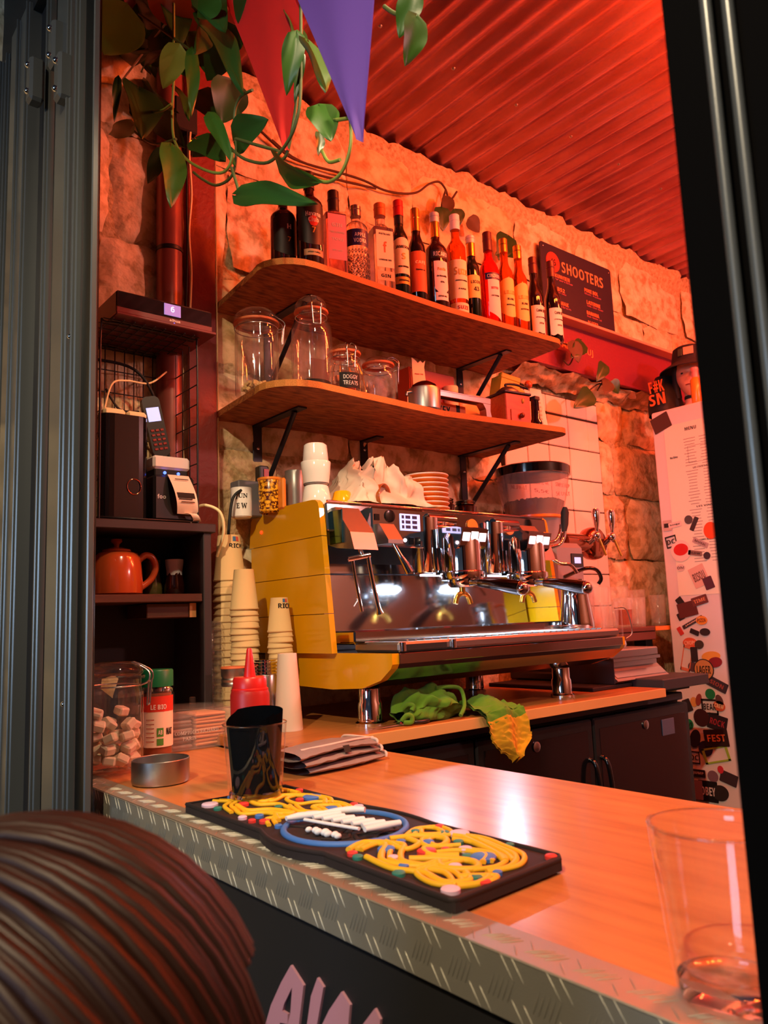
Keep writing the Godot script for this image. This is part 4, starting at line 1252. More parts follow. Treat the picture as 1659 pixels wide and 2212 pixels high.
func build_machine_top() -> void:
	var Y := 1.6245
	# three white cups, stacked upside down and upright
	var wc := cup("white_cup", "bottom white cup of the stack of three, upside down", "cup", Vector3(1.16, Y + 0.06, 0.31), 0.06, 0.032, 0.041, M.white_gloss, {"group": "white cups stacked on the machine"})
	wc.rotation.x = PI
	var w2 := cup("white_cup", "middle white cup of the stack of three, upright with a fine grey foot line", "cup", Vector3(1.16, Y + 0.0605, 0.31), 0.062, 0.034, 0.0405, M.white_gloss, {"group": "white cups stacked on the machine"})
	part(w2, "foot_line", lathe([[0.0335, 0.0005], [0.0345, 0.002], [0.0347, 0.004]], 24), M.grey)
	var w3 := cup("white_cup", "topmost and narrowest white cup of the stack of three", "cup", Vector3(1.16, Y + 0.172, 0.31), 0.049, 0.031, 0.0345, M.white_gloss, {"group": "white cups stacked on the machine"})
	w3.rotation.x = PI
	var yc := cup("yellow_cup", "small round yellow cup upside down beside the white stack", "cup", Vector3(1.252, Y + 0.052, 0.3), 0.052, 0.024, 0.036, mt("yellow_glaze", "f0b414", 0.12, 0.0, {"coat": 0.4}))
	yc.rotation.x = PI
	var bc := cup("brown_cup", "brown and cream cup lying under the crumpled cloth", "cup", Vector3(1.32, Y + 0.036, 0.3), 0.075, 0.028, 0.036, mt("brown_glaze", "a85a24", 0.2, 0.0, {"coat": 0.3}))
	bc.rotation = Vector3(PI / 2, 0.4, 0)
	# steel tumbler, patterned mug, lettered mug at the back left corner
	cup("steel_tumbler", "tall grey metal tumbler behind the white cups", "tumbler", Vector3(1.165, Y, 0.2), 0.118, 0.027, 0.029, mt("tumbler_grey", "8a8a88", 0.35, 0.6))
	var pm := cup("patterned_mug", "orange mug with a dark flower pattern and flat handle, on the machine", "mug", Vector3(1.105, Y, 0.165), 0.095, 0.031, 0.033, mt("mug_orange", "ffffff", 0.25, 0.0, {"tex": noise_tex("blots", 0.02, Color("3a140c"), Color("f8c030"), {"oct": 2, "stops": [[0.45, Color("5a1e10")], [0.52, Color("f0a41c")]]}), "tri": Vector3(9, 9, 9)}))
	part(pm, "handle", bx(0.012, 0.085, 0.03, 0.004), M.orange, Vector3(0.01, 0.05, 0.045))
	part(pm, "orange_rim", lathe([[0.0325, 0.09], [0.035, 0.092], [0.035, 0.098], [0.031, 0.098]], 24), M.orange)
	var jm := cup("lettered_mug", "white mug with scrawled black lettering at the back corner of the machine", "mug", Vector3(1.06, Y - 0.005, 0.085), 0.085, 0.028, 0.03, M.white, {"ry": -0.5})
	part(jm, "lettering", txt("JUN", 0.034, 0.016, 0.0006, 0.0305, "Droid Serif"), M.ink, Vector3(0, 0.058, 0))
	part(jm, "lettering", txt("E W", 0.03, 0.014, 0.0006, 0.0305, "Droid Serif"), M.ink, Vector3(0, 0.032, 0))
	var pot := thing("dark_box", "small dark box and red jar lid behind the patterned mug", "box", Vector3(1.09, Y, 0.08))
	part(pot, "carton", bx(0.1, 0.1, 0.05, 0.003), M.grey, Vector3(0, 0.05, 0))
	part(pot, "power_cable", tube(curve([Vector3(-0.045, 0.07, 0.03), Vector3(-0.075, 0.04, 0.035), Vector3(-0.085, -0.05, 0.03), Vector3(-0.07, -0.12, 0.0)]), 0.004), M.black_matt)
	part(pot, "lid", bx(0.03, 0.05, 0.03, 0.003), M.black_plastic, Vector3(0.04, 0.125, 0))
	part(pot, "red_tab", bx(0.016, 0.03, 0.002, 0.0005), M.red_plastic, Vector3(0.045, 0.125, 0.0165))
	# crumpled linen
	var cn := FastNoiseLite.new()
	cn.seed = 12
	cn.frequency = 5.0
	cn.fractal_octaves = 2
	var cl := thing("linen_cloth", "crumpled pale linen cloth heaped on the machine beside the orange bowls", "cloth", Vector3(1.37, Y, 0.27))
	part(cl, "cloth", grid(70, 60, func(u, v):
		var x: float = (u - 0.5) * 0.3
		var z: float = (v - 0.5) * 0.22
		var e: float = 1.0 - maxf(absf(u - 0.5), absf(v - 0.5)) * 2.0
		var ridge: float = 0.125 * exp(-pow((x + 0.07 - z * 0.5) / 0.11, 2.0)) + 0.05 * exp(-pow((x - 0.08) / 0.07, 2.0))
		var n1: float = 1.0 - 2.2 * absf(cn.get_noise_2d(x * 1.5 + z * 0.6, z * 1.2 - x * 0.4))
		var n2: float = 1.0 - 2.0 * absf(cn.get_noise_2d(x * 3.4 - z, z * 3.0 + 5.0))
		var y: float = ridge * smoothstep(0.0, 0.5, e) * (0.72 + 0.3 * n1) + 0.014 + (0.012 * n2 * n2 + 0.01 * n1) * smoothstep(0.0, 0.2, e)
		x += 0.018 * n1 + 0.01 * n2
		z += 0.02 * cn.get_noise_2d(x * 2.0 - 4, y * 5.0) + 0.008 * n2
		return Vector3(x, maxf(y, 0.003), z), false, true), M.linen)
	# orange bowls, rims showing white
	var bowl := thing("orange_bowl", "bottom orange bowl with a white rim of the nested stack on the machine", "bowl", Vector3(1.575, Y, 0.29), 0.0, "orange bowls nested on the machine")
	part(bowl, "bowl_body", lathe([[0, 0.003], [0.035, 0.003], [0.037, 0.0], [0.045, 0.004], [0.06, 0.012], [0.068, 0.022], [0.066, 0.022], [0.058, 0.014], [0, 0.007]], 32), M.orange)
	part(bowl, "white_rim", lathe([[0.068, 0.0215], [0.0694, 0.0235], [0.068, 0.0255], [0.066, 0.0235]], 32), M.white)
	for k in 7:
		dup(bowl, Vector3(1.575 + 0.001 * sin(k * 2.3), Y + 0.0142 * (k + 1), 0.29), k * 0.7, nth(k + 1) + " orange bowl from the bottom of the nested stack on the machine")
	# dark glass pots by the bracket
	for k in 2:
		var g := thing("dark_pot", ["small dark glass pot beside the orange bowls", "ridged dark glass pot nearer the grinder"][k], "pot", Vector3(1.70 + 0.09 * k, Y, 0.24))
		part(g, "pot_body", lathe([[0, 0], [0.026 + 0.01 * k, 0.0], [0.028 + 0.01 * k, 0.006], [0.026 + 0.008 * k, 0.03], [0.03 + 0.006 * k, 0.05], [0.022, 0.058], [0, 0.056]], 24), M.bottle_brown)
		part(g, "lid", lathe([[0, 0.056], [0.025 + 0.006 * k, 0.056], [0.027 + 0.006 * k, 0.06], [0.025 + 0.006 * k, 0.064], [0.027 + 0.006 * k, 0.068], [0.02, 0.072], [0, 0.072]], 24), M.black_gloss)


# ---------------------------------------------------------------- the rest of the lower shelf
func build_shelf_things() -> void:
	var Y := 1.932
	var b := thing("red_box", "tall red box standing behind the bottle-shaped card on the lower shelf", "box", Vector3(1.70, Y, 0.16))
	part(b, "carton", bx(0.2, 0.2, 0.06, 0.002), mt("box_red", "8a1a1c", 0.5), Vector3(0.02, 0.1, 0))
	part(b, "spine", bx(0.004, 0.2, 0.06, 0.001), mt("box_orange", "d8501c", 0.5), Vector3(-0.082, 0.1, 0))
	var c := thing("bottle_card", "pale cut-out card shaped like a bottle with a jagged crown", "card", Vector3(1.63, Y, 0.225), -0.25)
	part(c, "card", prism(PackedVector2Array([Vector2(-0.05, 0), Vector2(0.09, 0), Vector2(0.092, 0.05), Vector2(0.07, 0.075), Vector2(0.05, 0.09), Vector2(0.028, 0.11), Vector2(0.02, 0.15), Vector2(0.017, 0.19), Vector2(0.022, 0.213), Vector2(0.013, 0.204), Vector2(0.004, 0.211), Vector2(-0.005, 0.202), Vector2(-0.014, 0.211), Vector2(-0.026, 0.218), Vector2(-0.026, 0.17), Vector2(-0.025, 0.13), Vector2(-0.036, 0.105), Vector2(-0.048, 0.085)]), 0.003), M.cream)
	part(c, "print", txt("depuis 1908", 0.03, 0.006, 0.0006, 0.0, "Droid Sans", false), M.ink_red, Vector3(-0.003, 0.165, 0.002))
	# cast aluminium hand press
	var p := thing("aluminium_press", "old cast aluminium hand press with a round cup and long channelled arm", "press", Vector3(1.535, Y, 0.345), -0.06)
	part(p, "cup", lathe([[0, 0.002], [0.045, 0.0], [0.048, 0.003], [0.049, 0.062], [0.047, 0.068], [0.044, 0.068], [0.044, 0.06], [0, 0.058]], 32), M.brushed)
	part(p, "plunger", lathe([[0.043, 0.066], [0.036, 0.08], [0.02, 0.09], [0, 0.092]], 28), M.copper)
	part(p, "lug", tube([Vector3(-0.045, 0.055, 0), Vector3(-0.066, 0.05, 0.0), Vector3(-0.068, 0.04, 0)], 0.004), M.brushed)
	part(p, "arm", merge([[bx(0.215, 0.006, 0.03, 0.002), at3(0.15, 0.07, 0)], [bx(0.215, 0.016, 0.004, 0.001), at3(0.15, 0.06, 0.014)], [bx(0.215, 0.016, 0.004, 0.001), at3(0.15, 0.06, -0.014)]]), M.steel)
	part(p, "foot", prism(PackedVector2Array([Vector2(0.2, 0.07), Vector2(0.258, 0.07), Vector2(0.255, 0.03), Vector2(0.262, 0.0), Vector2(0.238, 0.0), Vector2(0.236, 0.035), Vector2(0.222, 0.055)]), 0.03), M.steel)
	var k := thing("lettered_carton", "orange carton lettered KEY lying under the press arm", "carton", Vector3(1.67, Y, 0.29))
	part(k, "carton", bx(0.13, 0.05, 0.06, 0.002), mt("carton_orange", "d8743a", 0.6), Vector3(0, 0.025, 0))
	part(k, "lettering", txt("KEY", 0.05, 0.026, 0.0008), M.ink, Vector3(-0.03, 0.026, 0.0305))
	part(k, "dark_band", bx(0.018, 0.0505, 0.0605, 0.001), M.black_matt, Vector3(0.03, 0.0252, 0))
	cup("cream_cup", "tall cream beaker behind the press arm", "cup", Vector3(1.79, Y, 0.2), 0.155, 0.022, 0.026, M.cream)
	var bb := thing("cream_box", "cream cardboard box with a tapered lid behind the press", "box", Vector3(1.88, Y, 0.19))
	part(bb, "carton", bx(0.12, 0.11, 0.07, 0.002), M.cream, Vector3(0, 0.055, 0))
	part(bb, "lid", prism(PackedVector2Array([Vector2(-0.062, 0.11), Vector2(0.062, 0.11), Vector2(0.055, 0.125), Vector2(0.04, 0.135), Vector2(-0.03, 0.135), Vector2(-0.055, 0.122)]), 0.074), M.cream)
	# wooden coffee mill
	var m := thing("coffee_mill", "wooden box coffee mill with a drawer knob and ball-ended crank", "coffee mill", Vector3(1.925, Y, 0.33), -0.12)
	part(m, "box", bx(0.108, 0.105, 0.1, 0.003), M.mill_wood, Vector3(0, 0.0535, 0))
	part(m, "plinth", bx(0.116, 0.008, 0.108, 0.002), M.mill_wood, Vector3(0, 0.004, 0))
	part(m, "top_plate", bx(0.116, 0.008, 0.108, 0.002), M.dark_metal, Vector3(0, 0.11, 0))
	var dr := part(m, "drawer", bx(0.08, 0.04, 0.004, 0.001), M.mill_wood, Vector3(0.004, 0.032, 0.0515))
	part(dr, "knob", ball(0.009), mt("knob_brown", "6a2c10", 0.3), Vector3(0, 0, 0.009))
	part(m, "emblem", ball(0.006, 12, 1.5), M.ink_gold, Vector3(0.02, 0.085, 0.05))
	part(m, "hopper_dome", lathe([[0.04, 0.113], [0.038, 0.126], [0.02, 0.14], [0.008, 0.144], [0, 0.144]], 24), M.brushed)
	part(m, "crank", tube(curve([Vector3(0, 0.142, 0), Vector3(-0.005, 0.152, 0.0), Vector3(0.03, 0.153, 0.01), Vector3(0.075, 0.142, 0.02)]), 0.004), M.dark_metal)
	part(m, "crank_knob", ball(0.0135, 16, 1.1), mt("knob_orange", "c8501c", 0.3), Vector3(0.078, 0.156, 0.02))
	# coffee bag and receipt behind the mill
	var g := thing("coffee_bag", "olive yellow flat-topped coffee bag behind the wooden mill", "bag", Vector3(2.03, Y, 0.235), -0.1)
	part(g, "bag", prism(PackedVector2Array([Vector2(-0.06, 0), Vector2(0.06, 0), Vector2(0.068, 0.12), Vector2(0.062, 0.17), Vector2(0.04, 0.18), Vector2(0.04, 0.21), Vector2(-0.04, 0.22), Vector2(-0.055, 0.16)]), 0.055), mt("bag_olive", "c8a828", 0.6))
	part(g, "folded_top", bx(0.09, 0.02, 0.02, 0.003), mt("bag_olive", "c8a828", 0.6), Vector3(0, 0.212, 0.02), Vector3(0, 0, -0.12))
	var l := thing("paper_card", "long white printed card leaning at the right end of the lower shelf", "card", Vector3(2.045, Y, 0.36), -0.35)
	part(l, "card", prism(PackedVector2Array([Vector2(-0.035, 0), Vector2(0.035, 0), Vector2(0.02, 0.15), Vector2(-0.022, 0.155)]), 0.002), M.paper, Vector3(0, 0, 0), Vector3(-0.08, 0, 0))
	for r in 7:
		part(l, "print_line", bx(0.03 - 0.002 * r, 0.0016, 0.0004, 0.0001), M.ink_red, Vector3(0.0, 0.03 + r * 0.014, 0.0), Vector3(-0.08, 0, 0))
	var s := thing("small_bottle", "small black square-shouldered bottle in front of the white card", "bottle", Vector3(1.996, Y, 0.385))
	part(s, "glass_body", lathe([[0, 0], [0.019, 0.0], [0.021, 0.003], [0.021, 0.018], [0.015, 0.03], [0.0135, 0.085], [0.013, 0.095], [0, 0.095]], 20), M.bottle_black)
	part(s, "cap", bx(0.026, 0.014, 0.026, 0.002), M.black_plastic, Vector3(0, 0.1, 0))


# ---------------------------------------------------------------- the cabinet at the left end
func wire(pts: Array, r := 0.0016) -> ArrayMesh:
	return tube(pts, r, 6)


func build_left_unit() -> void:
	var c := thing("open_cabinet", "dark open cabinet with a shelf at the left end of the counter", "cabinet", Vector3(0.7, 1.05, 0.1))
	part(c, "back_board", bx(0.41, 0.5, 0.012, 0.001), M.black_matt, Vector3(0, 0.26, -0.088))
	part(c, "side_board", bx(0.022, 0.51, 0.19, 0.002), M.cabinet, Vector3(0.2, 0.257, 0))
	part(c, "side_board", bx(0.022, 0.51, 0.19, 0.002), M.cabinet, Vector3(-0.2, 0.257, 0))
	part(c, "top_board", bx(0.435, 0.022, 0.2, 0.002), M.cabinet, Vector3(0.003, 0.521, 0.003))
	part(c, "shelf_board", bx(0.376, 0.02, 0.17, 0.002), M.cabinet_wood, Vector3(0, 0.346, 0.005))
	part(c, "rail", bx(0.13, 0.036, 0.13, 0.002), M.cabinet_wood, Vector3(0.118, 0.316, 0.0))
	part(c, "rail_end", bx(0.018, 0.036, 0.003, 0.0005), M.pale_wood, Vector3(0.172, 0.316, 0.0668))
	var Y := 1.407
	var tp := thing("teapot", "glazed orange-brown teapot with a loop handle on the cabinet shelf", "teapot", Vector3(0.70, Y, 0.105))
	part(tp, "pot_body", lathe([[0, 0.003], [0.056, 0.0], [0.062, 0.004], [0.063, 0.03], [0.058, 0.09], [0.05, 0.102], [0.036, 0.107], [0, 0.108]], 36), M.terracotta)
	var ld := part(tp, "lid", lathe([[0.036, 0.107], [0.034, 0.112], [0.015, 0.118], [0, 0.119]], 28), M.terracotta)
	part(ld, "knob", lathe([[0.006, 0.117], [0.007, 0.126], [0.014, 0.132], [0.013, 0.138], [0, 0.14]], 20), M.terracotta)
	part(tp, "handle", tube(curve([Vector3(0.054, 0.085, 0), Vector3(0.072, 0.1, 0), Vector3(0.092, 0.094, 0), Vector3(0.1, 0.068, 0), Vector3(0.088, 0.04, 0), Vector3(0.06, 0.018, 0)]), 0.0085, 10), M.terracotta)
	part(tp, "spout", tube(curve([Vector3(-0.052, 0.04, 0), Vector3(-0.085, 0.065, 0), Vector3(-0.1, 0.1, 0)]), [0.015, 0.014, 0.013, 0.012, 0.012, 0.011, 0.011, 0.01, 0.01, 0.009, 0.009, 0.009, 0.009], 10), M.terracotta)
	for k in 2:
		var v := thing("glazed_vase", ["small dim vase between the teapot and the white-topped vase", "small dark vase with a dripping white glaze top beside the teapot"][k], "vase", Vector3(0.815 + 0.045 * k, Y, 0.05 + 0.035 * k))
		part(v, "vase_body", lathe([[0, 0.0], [0.022, 0.0], [0.026, 0.006], [0.025, 0.03], [0.019, 0.058], [0.021, 0.085], [0.023, 0.092], [0.02, 0.092], [0.015, 0.06], [0, 0.058]], 24), M.bottle_brown if k else mt("olive_glaze", "5a5028", 0.12, 0.0, {"coat": 0.5}))
		if k:
			part(v, "white_glaze", grid(24, 4, func(u, w):
				var lo: float = 0.052 + 0.007 * sin(u * 40.0)
				var y: float = lerpf(lo, 0.0925, w)
				var r: float = 0.0203 + 0.0035 * smoothstep(0.058, 0.09, y)
				return Vector3(sin(TAU * u) * r, y, cos(TAU * u) * r), true, true), mt("white_glaze", "c8c8cc", 0.15, 0.0, {"coat": 0.5}))
	# black wire rack on top of the cabinet
	var r0 := Vector3(0.745, 1.5825, 0.11)
	var rk := thing("wire_rack", "black wire grid rack standing on the cabinet under the recorder", "rack", r0)
	var x0 := -0.122
	var x1 := 0.127
	var fr := []
	for z in [-0.085, 0.09]:
		fr.append(tube(curve([Vector3(x0, 0.0, z), Vector3(x0, 0.2, z), Vector3(x0, 0.46, z), Vector3(x0 + 0.015, 0.48, z), Vector3(0, 0.482, z), Vector3(x1 - 0.015, 0.48, z), Vector3(x1, 0.46, z), Vector3(x1, 0.2, z), Vector3(x1, 0.0, z)]), 0.0026, 6))
	fr.append(tube([Vector3(x0, 0.003, -0.085), Vector3(x0, 0.003, 0.09), Vector3(x1, 0.003, 0.09), Vector3(x1, 0.003, -0.085)], 0.0026, 6))
	part(rk, "frame", merge(fr), M.black_plastic)
	for s in [x0, x1]:
		var g := []
		for k in 8:
			g.append(wire([Vector3(s, 0.05 + 0.052 * k, -0.085), Vector3(s, 0.05 + 0.052 * k, 0.09)]))
		for k in 3:
			g.append(wire([Vector3(s, 0.003, -0.04 + 0.042 * k), Vector3(s, 0.478, -0.04 + 0.042 * k)]))
		part(rk, "side_grid", merge(g), M.black_plastic)
	var g2 := []
	for k in 9:
		g2.append(wire([Vector3(x0 + 0.02 + k * 0.026, 0.481, -0.1), Vector3(x0 + 0.02 + k * 0.026, 0.481, 0.12)]))
		g2.append(wire([Vector3(x0 + 0.02 + k * 0.026, 0.0, -0.085), Vector3(x0 + 0.02 + k * 0.026, 0.481, -0.085)]))
	for k in 7:
		g2.append(wire([Vector3(x0, 0.4825, -0.1 + k * 0.034), Vector3(x1, 0.4825, -0.1 + k * 0.034)]))
		g2.append(wire([Vector3(x0, 0.06 + 0.06 * k, -0.086), Vector3(x1, 0.06 + 0.06 * k, -0.086)]))
	part(rk, "top_and_back_grid", merge(g2), M.black_plastic)
	# recorder box lying on the rack
	var nv := thing("recorder_box", "black flat recorder with a small lit screen on top of the wire rack", "recorder", Vector3(0.772, 2.0672, 0.13), 0.0)
	part(nv, "case", bx(0.25, 0.062, 0.21, 0.004), M.black_plastic, Vector3(0, 0.037, 0))
	part(nv, "bottom_plate", bx(0.262, 0.008, 0.225, 0.002), mt("case_red", "5a2024", 0.4), Vector3(0.002, 0.006, 0.004))
	var fp := part(nv, "glossy_front", bx(0.246, 0.038, 0.004, 0.001), M.black_gloss, Vector3(0, 0.044, 0.107))
	part(fp, "screen", bx(0.044, 0.03, 0.002, 0.0005), mt("screen_dim", "8878c0", 0.3, 0.0, {"glow": 0.7, "gcol": "a890e0"}), Vector3(0.015, 0.001, 0.0025))
	part(fp, "digit", txt("6", 0.009, 0.014, 0.0006, 0.0, "Droid Sans", false), M.led_white, Vector3(0.015, 0.003, 0.0038))
	part(nv, "maker_badge", txt("alhua", 0.028, 0.007, 0.0006), M.silver_ink, Vector3(0.022, 0.0195, 0.108))
	part(nv, "front_strip", bx(0.25, 0.02, 0.004, 0.001), mt("case_red", "5a2024", 0.4), Vector3(0, 0.017, 0.1055))
	part(nv, "small_lamp", ball(0.0025), M.led_blue, Vector3(0.02, 0.011, 0.1085))
	# black tower with a ring
	var bt := thing("black_tower", "black glossy tower box with a copper ring inside the wire rack", "router", Vector3(0.692, 1.5865, 0.14))
	part(bt, "case", merge([[prism(rrect(0.12, 0.1, 0.03), 0.255), Transform3D(Basis(Vector3(1, 0, 0), PI / 2), Vector3(0, 0.1275, 0))]]), M.black_gloss)
	var ring := []
	for s in 28:
		ring.append(Vector3(0.018 + cos(TAU * s / 28) * 0.017, 0.078 + sin(TAU * s / 28) * 0.019, 0.051))
	part(bt, "ring", tube(ring, 0.0014, 6, true), M.copper)
	part(bt, "white_cap", merge([[bx(0.055, 0.02, 0.05, 0.006), at3(-0.02, 0.265, 0.0)], [bx(0.05, 0.018, 0.04, 0.006), at3(0.034, 0.264, 0.01)]]), M.cream)
	# cordless phone leaning beside it
	var ph := thing("cordless_phone", "red-black cordless phone with a lit screen leaning behind the printer", "phone", Vector3(0.795, 1.757, 0.155), -0.15)
	ph.rotation.z = 0.22
	part(ph, "handset", merge([[prism(rrect(0.045, 0.155, 0.014), 0.02), at3(0, 0.075, 0)]]), M.black_plastic)
	part(ph, "screen", bx(0.032, 0.036, 0.001, 0.0003), M.screen, Vector3(0, 0.105, 0.0106))
	for i in 3:
		for j in 5:
			part(ph, "key", bx(0.009, 0.006, 0.003, 0.001), mt("key_red", "8a2820", 0.4), Vector3(-0.012 + 0.012 * i, 0.016 + 0.012 * j, 0.0105))
	# receipt printer with its strip
	var rp := thing("receipt_printer", "black receipt printer with a white lid, blue lamps and a curling receipt", "printer", Vector3(0.815, 1.5865, 0.145))
	part(rp, "case", bx(0.108, 0.115, 0.085, 0.006), M.black_plastic, Vector3(0, 0.0575, 0))
	part(rp, "white_lid", bx(0.098, 0.034, 0.075, 0.006), M.white, Vector3(-0.004, 0.148, 0.0))
	part(rp, "neck", bx(0.088, 0.02, 0.065, 0.003), M.black_matt, Vector3(-0.004, 0.123, 0))
	for k in 2:
		part(rp, "blue_lamp", ball(0.004, 10), M.led_blue, Vector3(-0.022 + 0.036 * k, 0.122, 0.034))
	part(rp, "maker_mark", txt("foo", 0.022, 0.011, 0.0006), M.silver_ink, Vector3(-0.034, 0.06, 0.0428))
	var pr := part(rp, "receipt", grid(4, 16, func(u, v):
		var s: float = v
		return Vector3((u - 0.5) * 0.056 + 0.008 + s * 0.022, 0.116 - 0.098 * s - 0.004 * sin(s * 3.0), 0.046 + 0.022 * sin(s * PI * 0.9)), false, true), M.paper)
	part(pr, "print_band", grid(2, 4, func(u, v): return Vector3((u - 0.5) * 0.046 + 0.008 + (0.44 + v * 0.14) * 0.022, 0.116 - 0.098 * (0.44 + v * 0.14) - 0.004 * sin((0.44 + v * 0.14) * 3.0), 0.0466 + 0.022 * sin((0.44 + v * 0.14) * PI * 0.9)), false, true), M.ink)
	for k in 3:
		part(pr, "print_line", bx(0.036, 0.002, 0.0004, 0.0001), M.ink, Vector3(0.012 + k * 0.006, [0.104, 0.053, 0.046][k], [0.0575, 0.0691, 0.0688][k]))
	part(rp, "curled_strip", grid(3, 10, func(u, v): return Vector3(0.028 + (u - 0.5) * 0.02 + v * 0.035, 0.018 - 0.016 * v + 0.004 * sin(v * 6.0), 0.055 + 0.012 * sin(v * 4.0)), false, true), M.paper)
	var pg := thing("white_plug", "white plug adaptor and cable on the cabinet by the pillar", "plug", Vector3(0.884, 1.5865, 0.13))
	part(pg, "adaptor", bx(0.03, 0.05, 0.03, 0.004), M.white, Vector3(0, 0.025, 0))
	part(pg, "cable", tube(curve([Vector3(0.008, 0.045, 0.01), Vector3(0.03, 0.05, 0.03), Vector3(0.06, 0.03, 0.05), Vector3(0.075, -0.02, 0.04), Vector3(0.075, -0.08, 0.0)]), 0.004, 8), M.cream)
	var cb := thing("black_cables", "loop of black and pale cables inside the wire rack", "cable", Vector3(0.745, 1.87, 0.1))
	part(cb, "black_cable", tube(curve([Vector3(-0.1, 0.14, -0.03), Vector3(0.0, 0.12, 0.0), Vector3(0.06, 0.04, 0.0), Vector3(0.1, -0.08, -0.02), Vector3(0.105, -0.27, 0.03)]), 0.004), M.black_matt)
	part(cb, "pale_cable", tube(curve([Vector3(-0.09, -0.02, 0.03), Vector3(-0.07, 0.06, 0.03), Vector3(-0.03, 0.08, 0.02), Vector3(0.04, 0.09, 0.0), Vector3(0.1, 0.14, -0.03)]), 0.0025), M.cream)
	part(cb, "black_cable", tube(curve([Vector3(-0.08, 0.05, 0.02), Vector3(-0.05, -0.0, 0.03), Vector3(0.0, 0.0, 0.03)]), 0.003), M.black_matt)
	# red pillar, pipe and cable up the wall
	var pl := struct("trim_1", bx(0.088, 3.05, 0.07, 0.003), M.red_paint, Vector3(0.97, 1.525, 0.0))
	part(pl, "pale_edge", bx(0.004, 3.05, 0.004, 0.001), M.kraft, Vector3(0.0455, 0, 0.035))
	var pp := thing("wall_pipe", "round grey-red pipe running up the wall beside the red pillar", "pipe", Vector3(0.87, 1.6, 0.035))
	part(pp, "pipe", cyl(0.036, 1.46, 20), mt("pipe_paint", "8a4a40", 0.35, 0.2))
	part(pp, "strap", lathe([[0.0365, 0.77], [0.0385, 0.772], [0.0385, 0.782], [0.0365, 0.784]], 20), M.black_plastic)
	var wc := thing("white_cable", "thin white cable hanging down between pipe and pillar", "cable", Vector3(0.917, 2.25, 0.07))
	part(wc, "cable", tube(curve([Vector3(0.002, 0.5, 0), Vector3(-0.004, 0.42, 0.003), Vector3(0.004, 0.3, 0), Vector3(-0.006, 0.18, 0.004), Vector3(0.002, 0.06, 0), Vector3(-0.006, -0.1, 0.002)]), 0.0035), M.cream)
	part(wc, "black_cable", tube(curve([Vector3(-0.008, 0.5, 0), Vector3(-0.012, 0.3, 0.003), Vector3(-0.01, 0.1, 0), Vector3(-0.016, -0.1, 0)]), 0.003), M.black_matt)
	var lb := thing("sensor_box", "small black sensor box with a glowing orange lamp behind the plant", "sensor", Vector3(0.925, 2.69, 0.055))
	part(lb, "case", bx(0.045, 0.04, 0.03, 0.003), M.black_plastic, Vector3(0, 0.02, 0))
	part(lb, "lamp", bx(0.014, 0.014, 0.004, 0.001), M.led_amber, Vector3(0.0, 0.02, 0.016))
	part(lb, "upper_case", bx(0.07, 0.1, 0.04, 0.004), M.black_matt, Vector3(-0.02, 0.1, 0))


# ---------------------------------------------------------------- things on the counter
func paper_cup(h: float, rt: float, rb: float) -> Array:   # upside down: rim at the bottom
	return [lathe([[rt - 0.002, 0.0], [rt, 0.002], [rt, 0.0045], [rt - 0.0016, 0.006], [rb, h], [rb - 0.002, h], [rb - 0.003, h - 0.004], [0, h - 0.004]], 28)]


func cup_stack(x: float, z: float, n: int, step: float, h: float, rt: float, rb: float, label: String, grp: String, print_: bool) -> void:
	var body: ArrayMesh = paper_cup(h, rt, rb)[0]
	var first: Node3D = null
	for k in n:
		var at := Vector3(x + 0.0012 * sin(k * 1.7), 1.0772 + step * k, z + 0.0012 * cos(k * 2.1))
		if k == 0:
			first = thing("paper_cup", "bottom " + label, "paper cup", at, 0.0, grp)
			part(first, "cup_body", body, M.kraft)
		else:
			var d := dup(first, at, 0.3 * k, nth(k) + " cup from the bottom, " + label)
			if k == n - 1:
				d.set_meta("label", "topmost, fully visible " + label)
				d.rotation.y = 0.25
				if print_:
					var m := deg_to_rad(34)
					var sl := atan2(rt - rb, h)
					for q in 2:
						part(d, "print", grid(4, 2, func(u, v):
							var y: float = h * 0.86 + v * h * 0.1
							var r: float = lerpf(rt, rb, y / h) + 0.0006
							var a: float = -0.42 + q * 0.3 + u * 0.28
							return Vector3(sin(a) * r, y, cos(a) * r), false, true), mt("print_blue", "3a6a98", 0.7) if q == 0 else mt("print_red", "c84a3c", 0.7))
					part(d, "lettering", merge([[txt("RICH", 0.042, 0.012, 0.0006, rb + 0.001), Transform3D(Basis(Vector3(0, 1, 0), -0.1), Vector3.ZERO)]]), M.ink, Vector3(0, h * 0.76, 0.0028))


func canister(x: float, z: float, h: float, r: float, label: String) -> void:
	var t := thing("steel_canister", label, "canister", Vector3(x, 1.0772 if x > 0.95 else 1.0502, z))
	part(t, "canister_body", lathe([[0, 0], [r - 0.002, 0], [r, 0.003], [r, h * 0.76], [r - 0.002, h * 0.78], [0, h * 0.78]], 32), M.steel)
	var p := []
	for k in 4:
		var y := h * (0.78 + 0.05 * k)
		p.append_array([[r - 0.002, y], [r + 0.0015, y + h * 0.012], [r + 0.0015, y + h * 0.035], [r - 0.002, y + h * 0.048]])
	p.append([r - 0.002, h])
	p.append([0, h])
	part(t, "ribbed_lid", lathe(p, 32), M.chrome)


